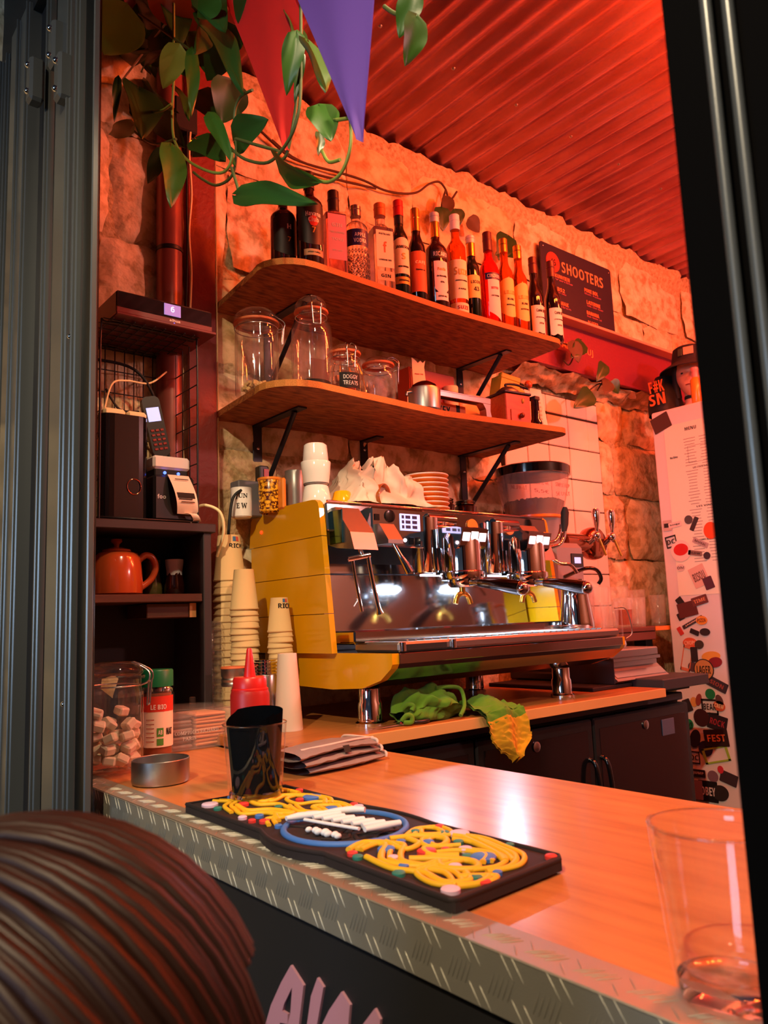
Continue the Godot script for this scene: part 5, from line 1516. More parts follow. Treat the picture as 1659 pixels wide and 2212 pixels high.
func build_counter_things() -> void:
	var Y := 1.0503
	# sugar
	var sj := jar("sugar_jar", "clip-top glass jar half full of rough sugar cubes at the left of the counter", "", Vector3(0.562, Y, 0.47), 0.212, 0.056, 0.95, {"neck": 0.93, "s0": 0.86, "seal": "glass_thick"})
	var g := RandomNumberGenerator.new()
	g.seed = 31
	var layout := []
	for ring in [[0.012, 2], [0.037, 7]]:
		for k in ring[1]:
			layout.append(Vector2(ring[0], TAU * (k + 0.5 * g.randf()) / ring[1]))
	var first: Node3D = null
	for lev in 5:
		for q in layout:
			if g.randf() > [1.0, 1.0, 1.0, 0.8, 0.4][lev]:
				continue
			var at := Vector3(0.562 + sin(q.y + lev) * q.x, Y + 0.027 + lev * 0.021 + g.randf() * 0.005, 0.47 + cos(q.y + lev) * q.x)
			if first == null:
				first = thing("sugar_cube", "rough pale sugar cube in the clip-top jar on the counter", "sugar cube", at, 0.0, "sugar cubes in the jar")
				part(first, "cube", bx(0.0235, 0.0165, 0.0235, 0.003), M.sugar)
				first.rotation = Vector3(0.3, 0.5, 0.2)
			else:
				var d := dup(first, at, 0.0)
				d.rotation = Vector3(g.randf_range(-0.6, 0.6), g.randf() * TAU, g.randf_range(-0.6, 0.6))
	# spice jar with a green lid
	var b := thing("spice_jar", "glass spice jar with a green lid and cream organic label", "jar", Vector3(0.707, Y, 0.335), -0.3)
	part(b, "glass_body", lathe([[0, 0.004], [0.03, 0.0], [0.033, 0.004], [0.033, 0.13], [0.03, 0.142], [0.028, 0.15], [0, 0.15]], 32), M.glass_thick)
	part(b, "contents", cyl(0.0305, 0.128, 28), mt("spice", "8a4a2a", 0.9), Vector3(0, 0.006, 0))
	part(b, "green_lid", lathe([[0, 0.148], [0.0345, 0.148], [0.0345, 0.181], [0.0325, 0.184], [0, 0.184]], 36), M.green_cap)
	var bl := part(b, "label", wrapped(0.0337, 0.022, 0.128, 250), M.paper)
	part(bl, "red_band", wrapped(0.0341, 0.096, 0.1285, 240), mt("label_red2", "d23a28", 0.5))
	part(bl, "lettering", txt("LE BIO", 0.034, 0.01, 0.0006, 0.0346), M.white, Vector3(0, 0.106, 0))
	for k in 2:
		part(bl, "green_mark", merge([[wrapped(0.0341, 0.044 - 0.018 * k, 0.062 - 0.022 * k, 24), Transform3D(Basis(Vector3(0, 1, 0), 0.1), Vector3.ZERO)]]), mt("bio_green", "4a9a3a", 0.6))
	part(bl, "lettering", merge([[txt("AB", 0.009, 0.009, 0.0006, 0.0346), Transform3D(Basis(Vector3(0, 1, 0), 0.1), Vector3(0, 0.053, 0))]]), M.white)
	part(bl, "lettering", merge([[txt("NAT", 0.016, 0.014, 0.0006, 0.0343), Transform3D(Basis(Vector3(0, 1, 0), 0.75), Vector3(0, 0.054, 0))]]), M.ink)
	for k in 6:
		part(bl, "print_line", merge([[wrapped(0.0341, 0.034 + 0.009 * k, 0.0352 + 0.009 * k, 32), Transform3D(Basis(Vector3(0, 1, 0), -0.55), Vector3.ZERO)]]), M.ink_red)
	# steel bowl
	var sb := thing("steel_bowl", "low round brushed steel bowl in front of the spice jar", "bowl", Vector3(0.592, Y, 0.622))
	part(sb, "bowl_body", lathe([[0, 0.001], [0.046, 0.0], [0.0495, 0.002], [0.0505, 0.006], [0.0505, 0.041], [0.0495, 0.042], [0.0485, 0.041], [0.0485, 0.006], [0, 0.004]], 40), M.brushed)
	# clear napkin box
	var nb := thing("napkin_box", "clear acrylic napkin box with a lettered front, full of folded napkins", "napkin box", Vector3(0.815, Y, 0.262))
	part(nb, "front_panel", bx(0.15, 0.085, 0.003, 0.001), M.acrylic, Vector3(0, 0.045, 0.066))
	part(nb, "back_panel", bx(0.15, 0.085, 0.003, 0.001), M.acrylic, Vector3(0, 0.045, -0.066))
	for s in [-0.0735, 0.0735]:
		part(nb, "side_panel", bx(0.003, 0.085, 0.13, 0.001), M.acrylic, Vector3(s, 0.045, 0))
	part(nb, "base_panel", bx(0.154, 0.004, 0.138, 0.001), M.acrylic, Vector3(0, 0.002, 0))
	part(nb, "lid", lathe([[0, 0.089], [0.09, 0.0885], [0.09, 0.0915], [0.02, 0.096], [0, 0.096]], 40, 0.92, 0.84), M.acrylic)
	part(nb, "lid_knob", bx(0.012, 0.016, 0.012, 0.002), M.glass_thick, Vector3(0.01, 0.103, 0))
	part(nb, "divider", bx(0.002, 0.08, 0.13, 0.0005), M.acrylic, Vector3(-0.012, 0.043, 0))
	part(nb, "lettering", txt("COMPTOIRS RICHARD", 0.105, 0.008, 0.0006, 0.0, "Droid Serif", false), M.silver_ink, Vector3(-0.012, 0.04, 0.0681))
	part(nb, "lettering", txt("PARIS", 0.032, 0.007, 0.0006, 0.0, "Droid Serif", false), M.silver_ink, Vector3(-0.03, 0.027, 0.0681))
	for k in 9:
		var nap := part(self, "napkin", bx(0.078, 0.0066, 0.11, 0.003), mt("napkin_brown", "c07848", 0.95) if k % 2 else mt("napkin_tan", "d89468", 0.95), Vector3(0.844, Y + 0.009 + 0.0079 * k, 0.262 + 0.001 * (k % 3)), Vector3(0.02 * sin(k * 3.0), 0.02 * cos(k * 5.0), 0.03 * sin(k * 2.0)))
		tag(nap, "folded brown paper napkin stacked in the right half of the clear box", "napkin", "napkins in the clear box")
	for k in 8:
		var nap := part(self, "napkin", bx(0.05, 0.0072, 0.108, 0.003), mt("napkin_dark", "5a4a48", 0.95) if k % 2 else mt("napkin_grey", "8a7068", 0.95), Vector3(0.775, Y + 0.009 + 0.0088 * k, 0.262), Vector3(0.02 * cos(k * 3.0), 0.03 * sin(k * 5.0), 0.02 * sin(k * 2.0)))
		tag(nap, "folded dark napkin stacked in the narrower left half of the clear box", "napkin", "napkins in the clear box")
	# sugar pourer
	var sp := thing("sugar_pourer", "glass sugar pourer with a steel spout behind the napkin box", "pourer", Vector3(0.795, Y, 0.165))
	part(sp, "glass_body", lathe([[0, 0.003], [0.026, 0.0], [0.029, 0.004], [0.027, 0.11], [0.025, 0.122], [0, 0.122]], 28), M.glass_thick)
	part(sp, "sugar", lathe([[0, 0.005], [0.025, 0.005], [0.0245, 0.05], [0, 0.056]], 24), M.sugar)
	part(sp, "steel_top", lathe([[0.0, 0.12], [0.027, 0.12], [0.027, 0.13], [0.02, 0.138], [0.009, 0.142], [0.007, 0.17], [0.008, 0.173], [0.0, 0.176]], 28), M.chrome)
	canister(1.0, 0.3, 0.16, 0.0295, "tall polished steel canister with a ribbed lid behind the red squeeze bottle, right of two")
	var c2 := thing("glass_canister", "glass canister with an orange rim left of the steel canister", "canister", Vector3(0.935, 1.0772, 0.26))
	part(c2, "glass_body", lathe([[0, 0.003], [0.027, 0.0], [0.029, 0.004], [0.029, 0.135], [0, 0.135]], 28), M.glass_thick)
	part(c2, "ribbed_lid", lathe([[0.0, 0.1], [0.03, 0.1], [0.031, 0.106], [0.029, 0.11], [0.031, 0.116], [0.029, 0.12], [0.031, 0.126], [0.031, 0.142], [0, 0.142]], 28), M.brushed)
	part(c2, "orange_rim", lathe([[0.03, 0.141], [0.0325, 0.143], [0.031, 0.147], [0, 0.147]], 28), mt("seal_orange", "c8683a", 0.6))
	# red squeeze bottle
	var sq := thing("squeeze_bottle", "red plastic squeeze bottle with a pointed nozzle behind the black-lined glass", "squeeze bottle", Vector3(0.702, Y, 0.752))
	part(sq, "bottle_body", lathe([[0, 0.002], [0.031, 0.0], [0.034, 0.004], [0.0345, 0.15], [0.0325, 0.157], [0, 0.157]], 36), M.red_squeeze)
	part(sq, "screw_cap", lathe([[0, 0.157], [0.0325, 0.157], [0.0325, 0.16], [0.03, 0.162], [0.0295, 0.178], [0.027, 0.181], [0, 0.181]], 36), M.red_plastic)
	part(sq, "nozzle", lathe([[0.011, 0.18], [0.0095, 0.19], [0.005, 0.228], [0.0035, 0.231], [0, 0.231]], 24), M.red_plastic)
	# glass holding a black roll
	var bg := thing("lined_glass", "clear tumbler on the bar mat holding a roll of black card", "glass", Vector3(0.609, 1.0662, 0.93))
	part(bg, "glass_body", lathe([[0, 0.0], [0.037, 0.0], [0.0395, 0.003], [0.0485, 0.108]], 40), M.glass)
	part(bg, "rim", tube(ring_pts(0.048, 0.1082, 40), 0.0011, 8, true), M.glass_solid)
	part(bg, "thick_base", lathe([[0, 0.001], [0.0368, 0.001], [0.0388, 0.004], [0.039, 0.009], [0, 0.008]], 36), M.glass_solid)
	var rl := thing("black_card_roll", "roll of black card with a slanting top edge inside the tumbler", "card", Vector3(0.609, 1.0768, 0.93))
	part(rl, "card", grid(40, 2, func(u, v):
		var a: float = TAU * u * 1.04
		var r: float = lerpf(0.0355, 0.0435, v) - 0.0018 * u
		var y: float = lerpf(0.0, 0.113 + 0.006 * sin(a - 0.6) + 0.012 * float(u > 0.5) * sin(a), v)
		return Vector3(sin(a) * r, y, cos(a) * r), false, true), mt("card_black", "07090d", 0.9, 0.0, {"spec": 0.05}))
	# folded grey towel
	var tn := FastNoiseLite.new()
	tn.seed = 3
	tn.frequency = 9.0
	var tw := thing("folded_towel", "folded grey terry towel with pink hems lying on the counter", "towel", Vector3(0.885, Y, 0.735), 0.12)
	for k in 3:
		var lay := part(tw, "fold", grid(28, 14, func(u, v):
			var a: float = TAU * v
			var w: float = 0.055 - 0.004 * k
			var hgt: float = 0.0085
			var x: float = (u - 0.5) * 0.2 - 0.012 * k
			var z: float = cos(a) * w + 0.004 * k + 0.006 * sin(u * 4.0 + k)
			var y: float = 0.0085 + k * 0.0135 + sin(a) * hgt + 0.002 * tn.get_noise_2d(x * 3 + k * 5, z * 3)
			y += 0.004 * sin(u * 3.0) * k * 0.5
			return Vector3(x, maxf(y, 0.0005), z), true), M.towel)
		part(lay, "hem", tube(curve([Vector3(0.1 - 0.012 * k, 0.006 + k * 0.0135, 0.05), Vector3(0.102 - 0.012 * k, 0.015 + k * 0.0135, 0.045), Vector3(0.102 - 0.012 * k, 0.016 + k * 0.0137, 0.0), Vector3(0.102 - 0.012 * k, 0.015 + k * 0.0135, -0.045), Vector3(0.1 - 0.012 * k, 0.006 + k * 0.0135, -0.05)]), 0.003, 6), M.towel_hem)
	part(tw, "hem", tube(curve([Vector3(-0.1, 0.044, 0.03), Vector3(-0.03, 0.046, 0.035), Vector3(0.03, 0.047, 0.035), Vector3(0.085, 0.044, 0.03)]), 0.0025, 6), M.towel_hem)
	part(tw, "care_tag", bx(0.016, 0.014, 0.001, 0.0002), M.ink, Vector3(-0.005, 0.036, 0.051), Vector3(-0.5, 0, 0))
	# paper cups, three stacks, and clear lids
	cup_stack(1.008, 0.105, 21, 0.0182, 0.125, 0.044, 0.03, "large upside-down kraft paper cup in the tallest stack", "cups in the tallest stack", true)
	cup_stack(1.0, 0.2, 19, 0.0158, 0.105, 0.0375, 0.0255, "medium upside-down kraft paper cup in the middle stack", "cups in the middle stack", false)
	cup_stack(1.062, 0.272, 18, 0.0132, 0.088, 0.0325, 0.022, "small upside-down kraft paper cup in the shortest stack", "cups in the shortest stack", true)
	var lid: Node3D = null
	for k in 18:
		var at := Vector3(0.94 + 0.001 * sin(k), 1.0772 + 0.0145 * k, 0.125)
		if k == 0:
			lid = thing("cup_cover", "bottom clear ribbed plastic cup lid in the stack beside the cabinet", "cup lid", at, 0.0, "clear lids in the stack")
			part(lid, "cover", lathe([[0.034, 0.0], [0.0345, 0.003], [0.032, 0.006], [0.03, 0.012], [0.027, 0.0135], [0, 0.0135]], 24), M.acrylic)
		else:
			dup(lid, at, 0.4 * k, nth(k) + " clear ribbed plastic lid from the bottom of the stack beside the cabinet")
	var sl := thing("paper_sleeve", "tall tapered grey-white paper sleeve beside the coffee machine foot", "paper cup", Vector3(0.995, 1.0772, 0.41))
	part(sl, "sleeve", lathe([[0.033, 0.0], [0.0335, 0.002], [0.022, 0.176], [0.021, 0.176], [0.0, 0.172]], 32), mt("sleeve_grey", "d8ccc0", 0.8))
	part(sl, "seam_line", lathe([[0.0306, 0.04], [0.0308, 0.0405], [0.0302, 0.041]], 32), M.kraft)
	# microfibre cloths and scissors on the worktop
	build_cloths()
	var sc := thing("scissors", "black-handled scissors lying on the worktop by the machine foot", "scissors", Vector3(1.2, 1.0775, 0.575), 0.1)
	for s in [-1.0, 1.0]:
		part(sc, "blade", prism(PackedVector2Array([Vector2(-0.1, 0.0), Vector2(0.01, 0.006), Vector2(0.01, -0.004)]), 0.002), M.steel, Vector3(0, 0.003 + 0.001 * s, 0), Vector3(PI / 2, 0.06 * s, 0))
		var lp := []
		for k in 20:
			lp.append(Vector3(0.045 + cos(TAU * k / 20) * 0.026, 0.006, 0.017 * s + sin(TAU * k / 20) * 0.013))
		part(sc, "handle", tube(lp, 0.0048, 8, true), M.black_plastic)
		part(sc, "shank", tube([Vector3(0.0, 0.005, 0.0), Vector3(0.022, 0.006, 0.014 * s)], 0.005), M.black_plastic)
	part(sc, "pivot", cyl(0.004, 0.007, 12), M.red_plastic, Vector3(0, 0, 0))


func ring_pts(r: float, y: float, n: int) -> Array:
	var o := []
	for k in n:
		o.append(Vector3(sin(TAU * k / n) * r, y, cos(TAU * k / n) * r))
	return o


func build_cloths() -> void:
	var n := FastNoiseLite.new()
	n.seed = 21
	n.frequency = 6.0
	n.fractal_octaves = 3
	var a := thing("green_cloth", "bunched green microfibre cloth under the front of the coffee machine", "cloth", Vector3(1.31, 1.0772, 0.548))
	part(a, "cloth", grid(44, 26, func(u, v):
		var x: float = (u - 0.5) * 0.2
		var q: float = TAU * v
		var h: float = 0.036 + 0.012 * sin(u * 7.0 + 0.6) + 0.018 * exp(-pow((u - 0.62) / 0.14, 2.0))
		var e: float = pow(sin(PI * clampf(u, 0.02, 0.98)), 0.4)
		var r: float = 1.0 + 0.22 * sin(q * 5.0 + x * 40.0) + 0.25 * n.get_noise_2d(x * 4 + 3, v * 1.2)
		return Vector3(x + 0.012 * sin(q * 2.0 + u * 3.0), maxf(0.001, h * e * (0.95 + sin(q) * r)), 0.052 * cos(q) * r * e), true), M.microfibre)
	for e in [[tube(curve([Vector3(-0.115, 0.012, 0.035), Vector3(-0.108, 0.024, 0.045), Vector3(-0.098, 0.02, 0.05), Vector3(-0.1, 0.008, 0.05), Vector3(-0.115, 0.008, 0.04)]), 0.006, 8), Transform3D()], [tube(curve([Vector3(-0.1, 0.036, 0.02), Vector3(-0.092, 0.046, 0.03), Vector3(-0.08, 0.042, 0.036), Vector3(-0.085, 0.032, 0.036)]), 0.006, 8), Transform3D()], [tube(curve([Vector3(0.01, 0.075, 0.02), Vector3(0.045, 0.076, 0.03), Vector3(0.085, 0.066, 0.03), Vector3(0.075, 0.03, 0.05), Vector3(0.05, 0.008, 0.06)]), 0.005, 8), Transform3D()]]:
		part(a, "rolled_edge", e[0], M.microfibre)
	var b := thing("draped_cloth", "green and yellow microfibre cloth hanging over the worktop's front edge", "cloth", Vector3(1.5, 1.0772, 0.58))
	var f := func(u: float, v: float) -> Vector3:
		# v runs from under the machine, over the edge and down
		var w: float = lerpf(0.085, 0.055, v) * (1.0 - 0.75 * smoothstep(0.8, 1.0, v))
		var s: float = v * 0.25
		var fold: float = 0.011 * cos(u * 9.0 + v * 4.0) + 0.008 * n.get_noise_2d(u * 2, v * 3)
		var lift: float = 0.02 * exp(-pow((v - 0.25) / 0.2, 2.0))
		if s < 0.12:
			return Vector3((u - 0.5) * 2 * w - 0.055 + 0.3 * s, 0.014 + lift + fold, -0.07 + s)
		var d: float = s - 0.12
		var ang: float = minf(d / 0.025, PI / 2)
		return Vector3((u - 0.5) * 2 * w - 0.055 + 0.3 * s, 0.014 + fold * 0.6 - maxf(0.0, d - 0.02) - 0.016 * (1 - cos(ang)), 0.05 + 0.014 * sin(ang) + fold * 0.7)
	part(b, "cloth", merge([grid(22, 30, func(u, v): return f.call(u, v * 0.62), false, true), grid(22, 30, func(u, v): return f.call(u, v * 0.62) - Vector3(0, 0.004, 0.003), false, false)]), M.microfibre)
	part(b, "yellow_end", merge([grid(22, 24, func(u, v): return f.call(u, 0.6 + v * 0.4) + Vector3(0, 0.0006, 0.0006), false, true), grid(22, 24, func(u, v): return f.call(u, 0.6 + v * 0.4) - Vector3(0, 0.003, 0.003), false, false)]), M.microfibre_yellow)


# ---------------------------------------------------------------- moulded rubber bar mat
func flat_tube(pts: Array, r: float, n := 6, k := 0.55) -> ArrayMesh:   # a raised rubber band, flattened
	return merge([[tube(curve(pts, n), r, 8), at3(0, 0, 0, Vector3.ZERO, Vector3(1, k, 1))]])


func build_bar_mat() -> void:
	var cx := 0.601
	var cz := 1.171
	var p := PackedVector2Array()
	# outline: a rectangle with a round bulge for the badge on both long sides
	var pts := [[0.517, 0.884], [0.517, 1.095]]
	p.append(Vector2(0.517, 0.886))
	p.append(Vector2(0.517, 1.09))
	for k in 9:
		var u := k / 8.0
		p.append(Vector2(0.517 - 0.0165 * sin(PI * u), 1.1 + 0.142 * u))
	p.append(Vector2(0.516, 1.252))
	p.append(Vector2(0.514, 1.446))
	for k in 3:
		p.append(Vector2(0.514 + 0.008 * [0.1, 0.4, 1.0][k], 1.446 + 0.006 * [0.5, 0.9, 1.0][k]))
	p.append(Vector2(0.68, 1.444))
	p.append(Vector2(0.687, 1.438))
	for k in 9:
		var u := 1.0 - k / 8.0
		p.append(Vector2(0.686 + 0.008 * sin(PI * u), 1.1 + 0.142 * u))
	p.append(Vector2(0.685, 0.89))
	var t := thing("bar_mat", "black rubber bar mat with raised yellow swirls, coloured dots and a blue-ringed badge", "bar mat", Vector3(cx, 1.0532, cz))
	var q := PackedVector2Array()
	for e in p:
		q.append(e - Vector2(cx, cz))
	part(t, "base", slab(q, 0.0115), M.rubber)
	var rim := []
	for e in q:
		rim.append(Vector3(e.x * 0.985, 0.0115, e.y * 0.993))
	part(t, "raised_border", merge([[tube(rim, 0.0032, 6, true), at3(0, 0.0, 0, Vector3.ZERO, Vector3(1, 1, 1))]]), M.rubber)
	var ring := []
	for k in 48:
		ring.append(Vector3(-0.003 + 0.075 * sin(TAU * k / 48), 0.0125, 0.08 * cos(TAU * k / 48)))
	part(t, "blue_ring", merge([[tube(ring, 0.0042, 8, true), at3(0, 0, 0)]]), M.mat_blue)
	var g := RandomNumberGenerator.new()
	g.seed = 77
	for k in 7:   # dark waves inside the badge
		var a := -0.06 + 0.02 * k
		part(t, "dark_wave", flat_tube([Vector3(-0.045 + 0.01 * sin(k), 0.02, a), Vector3(-0.03, 0.02, a + 0.02), Vector3(0.0 + 0.012 * cos(k * 2.0), 0.02, a - 0.005), Vector3(0.03, 0.02, a + 0.018), Vector3(0.052 - 0.004 * absf(k - 3), 0.02, a)], 0.0028, 5, 0.6), M.rubber)
	# white script in the badge
	var W: Material = M.mat_white
	var h := 0.0225
	var L := func(x: float, z: float) -> Vector3: return Vector3(x - cx, h / 0.75, z - cz)
	part(t, "script_stroke", merge([[tube([L.call(0.549, 1.112), L.call(0.565, 1.114), L.call(0.585, 1.122), L.call(0.602, 1.128)], [0.004, 0.0065, 0.006, 0.004], 8), at3(0, 0, 0, Vector3.ZERO, Vector3(1, 0.75, 1))]]), W)
	part(t, "script_stroke", merge([[tube([L.call(0.6, 1.124), L.call(0.618, 1.132), L.call(0.636, 1.14), L.call(0.645, 1.152)], [0.004, 0.0065, 0.0065, 0.005], 8), at3(0, 0, 0, Vector3.ZERO, Vector3(1, 0.75, 1))]]), W)
	for k in 7:
		var u := k / 6.0
		var z := 1.138 + 0.094 * u
		var x := 0.588 + 0.022 * u
		part(t, "script_stroke", merge([[tube([L.call(x - 0.013 - (0.012 if k == 6 else 0.0), z - 0.003), L.call(x, z), L.call(x + 0.016 + (0.008 if k == 0 or k == 6 else 0.0), z + 0.004)], [0.0045, 0.0062, 0.0045], 8), at3(0, 0, 0, Vector3.ZERO, Vector3(1, 0.75, 1))]]), W)
	part(t, "script_underline", merge([[tube([L.call(0.562, 1.135), L.call(0.572, 1.18), L.call(0.582, 1.222)], 0.0028, 8), at3(0, 0, 0, Vector3.ZERO, Vector3(1, 0.75, 1))]]), W)
	for k in 7:
		part(t, "small_script", merge([[ball(0.0055 - 0.0004 * absf(k - 3)), at3(-0.049 + 0.0012 * k + 0.003 * (k % 2), 0.0165, -0.012 + k * 0.0085, Vector3.ZERO, Vector3(1.1, 0.8, 0.8))]]), W)
	# yellow swirls: flowing strands in each half
	var sw := [
		[[-0.06, 0.085], [-0.03, 0.075], [-0.02, 0.1], [-0.045, 0.125], [-0.06, 0.15], [-0.045, 0.185], [-0.02, 0.19]],
		[[-0.05, 0.095], [-0.02, 0.09], [-0.005, 0.115], [-0.03, 0.14], [-0.045, 0.165], [-0.03, 0.2], [0.0, 0.205]],
		[[0.02, 0.09], [0.05, 0.075], [0.068, 0.09], [0.055, 0.12], [0.025, 0.115], [0.01, 0.14], [0.03, 0.16]],
		[[0.0, 0.085], [0.03, 0.1], [0.045, 0.13], [0.025, 0.15], [0.0, 0.145], [-0.01, 0.17], [0.01, 0.19]],
		[[0.06, 0.13], [0.068, 0.16], [0.06, 0.2], [0.05, 0.235], [0.02, 0.255], [-0.01, 0.25]],
		[[0.05, 0.14], [0.055, 0.17], [0.047, 0.205], [0.035, 0.235], [0.01, 0.245], [-0.015, 0.235]],
		[[0.062, 0.145], [0.05, 0.19], [0.04, 0.22], [0.028, 0.24]],
		[[-0.062, 0.12], [-0.068, 0.17], [-0.055, 0.205], [-0.06, 0.24], [-0.04, 0.255], [-0.025, 0.235]],
		[[-0.05, 0.19], [-0.04, 0.22], [-0.058, 0.25], [-0.07, 0.235], [-0.06, 0.2], [-0.035, 0.195]],
		[[-0.035, 0.16], [-0.01, 0.185], [0.005, 0.215], [-0.01, 0.235], [-0.03, 0.21], [-0.02, 0.19]],
		[[0.0, 0.165], [0.025, 0.18], [0.03, 0.21], [0.01, 0.225]],
		[[0.065, 0.1], [0.06, 0.115], [0.04, 0.1], [0.05, 0.085]],
		[[-0.04, 0.24], [-0.02, 0.26], [-0.04, 0.268], [-0.06, 0.258]],
		[[-0.01, 0.09], [-0.015, 0.13], [0.01, 0.125], [0.015, 0.1]],
		[[-0.065, -0.08], [-0.05, -0.11], [-0.03, -0.1], [-0.035, -0.14], [-0.06, -0.16], [-0.05, -0.2]],
		[[-0.045, -0.09], [-0.03, -0.12], [-0.01, -0.11], [-0.02, -0.15], [-0.045, -0.17], [-0.04, -0.21]],
		[[0.04, -0.065], [0.055, -0.1], [0.03, -0.12], [0.02, -0.09], [0.0, -0.11], [0.01, -0.15]],
		[[0.06, -0.06], [0.07, -0.11], [0.05, -0.14], [0.025, -0.15], [0.03, -0.19], [0.055, -0.2]],
		[[0.05, -0.12], [0.068, -0.15], [0.06, -0.19], [0.035, -0.215], [0.0, -0.2], [-0.01, -0.24]],
		[[0.0, -0.13], [0.005, -0.17], [-0.015, -0.19], [-0.01, -0.225], [0.02, -0.245], [0.055, -0.24]],
		[[-0.065, -0.18], [-0.055, -0.22], [-0.035, -0.24], [-0.05, -0.265]],
		[[0.065, -0.21], [0.06, -0.25], [0.035, -0.262], [0.015, -0.27]]]
	for k in sw.size():
		var path := []
		for e in sw[k]:
			path.append(Vector3(e[0], 0.0125 / 0.8, e[1]))
		part(t, "swirl", flat_tube(path, 0.0043 - 0.0005 * (k % 3), 6, 0.85), M.mat_yellow)
		if k % 2 == 0:
			for i in path.size():
				path[i] += Vector3(0.0085, 0, 0.004)
			part(t, "swirl", flat_tube(path, 0.0032, 6, 0.85), M.mat_yellow)
	var dots := [[0.022, 0.215, 0.014, "mat_blue"], [-0.03, 0.115, 0.01, "mat_blue"], [-0.005, 0.155, 0.011, "mat_red"], [0.07, 0.13, 0.012, "mat_pink"], [-0.072, 0.262, 0.0095, "mat_pink"], [0.03, 0.18, 0.008, "mat_pink"], [0.072, 0.265, 0.0065, "mat_red"], [-0.035, 0.27, 0.007, "mat_red"], [0.075, 0.09, 0.006, "mat_red"], [-0.066, 0.1, 0.006, "mat_red"], [-0.07, 0.115, 0.006, "mat_teal"], [0.04, 0.085, 0.006, "mat_teal"], [0.06, 0.115, 0.006, "mat_teal"], [-0.02, 0.215, 0.007, "mat_pink"], [-0.045, 0.145, 0.006, "mat_pink"], [-0.075, 0.19, 0.007, "mat_teal"], [0.013, 0.2, 0.006, "mat_teal"], [-0.005, 0.26, 0.005, "mat_blue"], [-0.03, 0.255, 0.006, "mat_teal"], [0.02, 0.13, 0.007, "mat_blue"], [0.044, 0.155, 0.006, "mat_teal"], [0.0, 0.105, 0.006, "mat_blue"], [0.014, 0.165, 0.005, "mat_red"], [-0.055, 0.175, 0.006, "mat_blue"], [0.075, 0.205, 0.005, "mat_teal"], [0.04, -0.09, 0.009, "mat_blue"], [0.005, -0.085, 0.012, "mat_pink"], [-0.02, -0.08, 0.012, "mat_blue"], [0.062, -0.17, 0.014, "mat_blue"], [-0.06, -0.1, 0.007, "mat_red"], [-0.07, -0.14, 0.006, "mat_pink"], [-0.07, -0.115, 0.005, "mat_red"], [0.075, -0.085, 0.006, "mat_red"], [0.072, -0.07, 0.007, "mat_pink"], [0.04, -0.17, 0.006, "mat_red"], [0.015, -0.215, 0.009, "mat_pink"], [-0.03, -0.21, 0.008, "mat_red"], [-0.065, -0.245, 0.012, "mat_pink"], [-0.068, -0.215, 0.006, "mat_teal"], [-0.02, -0.265, 0.006, "mat_blue"], [0.075, -0.225, 0.006, "mat_red"], [-0.05, -0.13, 0.006, "mat_blue"], [-0.005, -0.155, 0.006, "mat_teal"], [-0.06, -0.065, 0.005, "mat_blue"]]
	for e in dots:
		part(t, "dot", lathe([[0, 0.0], [e[2], 0.0], [e[2], 0.0038], [e[2] - 0.0012, 0.0048], [0, 0.0048]], 16), M[e[3]], Vector3(e[0], 0.0112, e[1]))


# ---------------------------------------------------------------- grinder, taps, glasses at the far end
func tumbler(x: float, z: float, y: float, h: float, r: float, label: String, drink := false) -> void:
	var t := thing("bar_glass", label, "glass", Vector3(x, y, z), 0.0, "glasses on the far tray")
	part(t, "glass_body", lathe([[0, 0.0], [r * 0.8, 0.0], [r * 0.84, 0.004], [r, h - 0.001], [r - 0.0015, h], [r - 0.002, h - 0.001], [r * 0.84 - 0.002, 0.012], [0, 0.01]], 28), M.glass_far)
	if drink:
		part(t, "drink", lathe([[0, 0.012], [r * 0.81, 0.012], [r * 0.9, h * 0.6], [0, h * 0.6]], 24), M.amber)


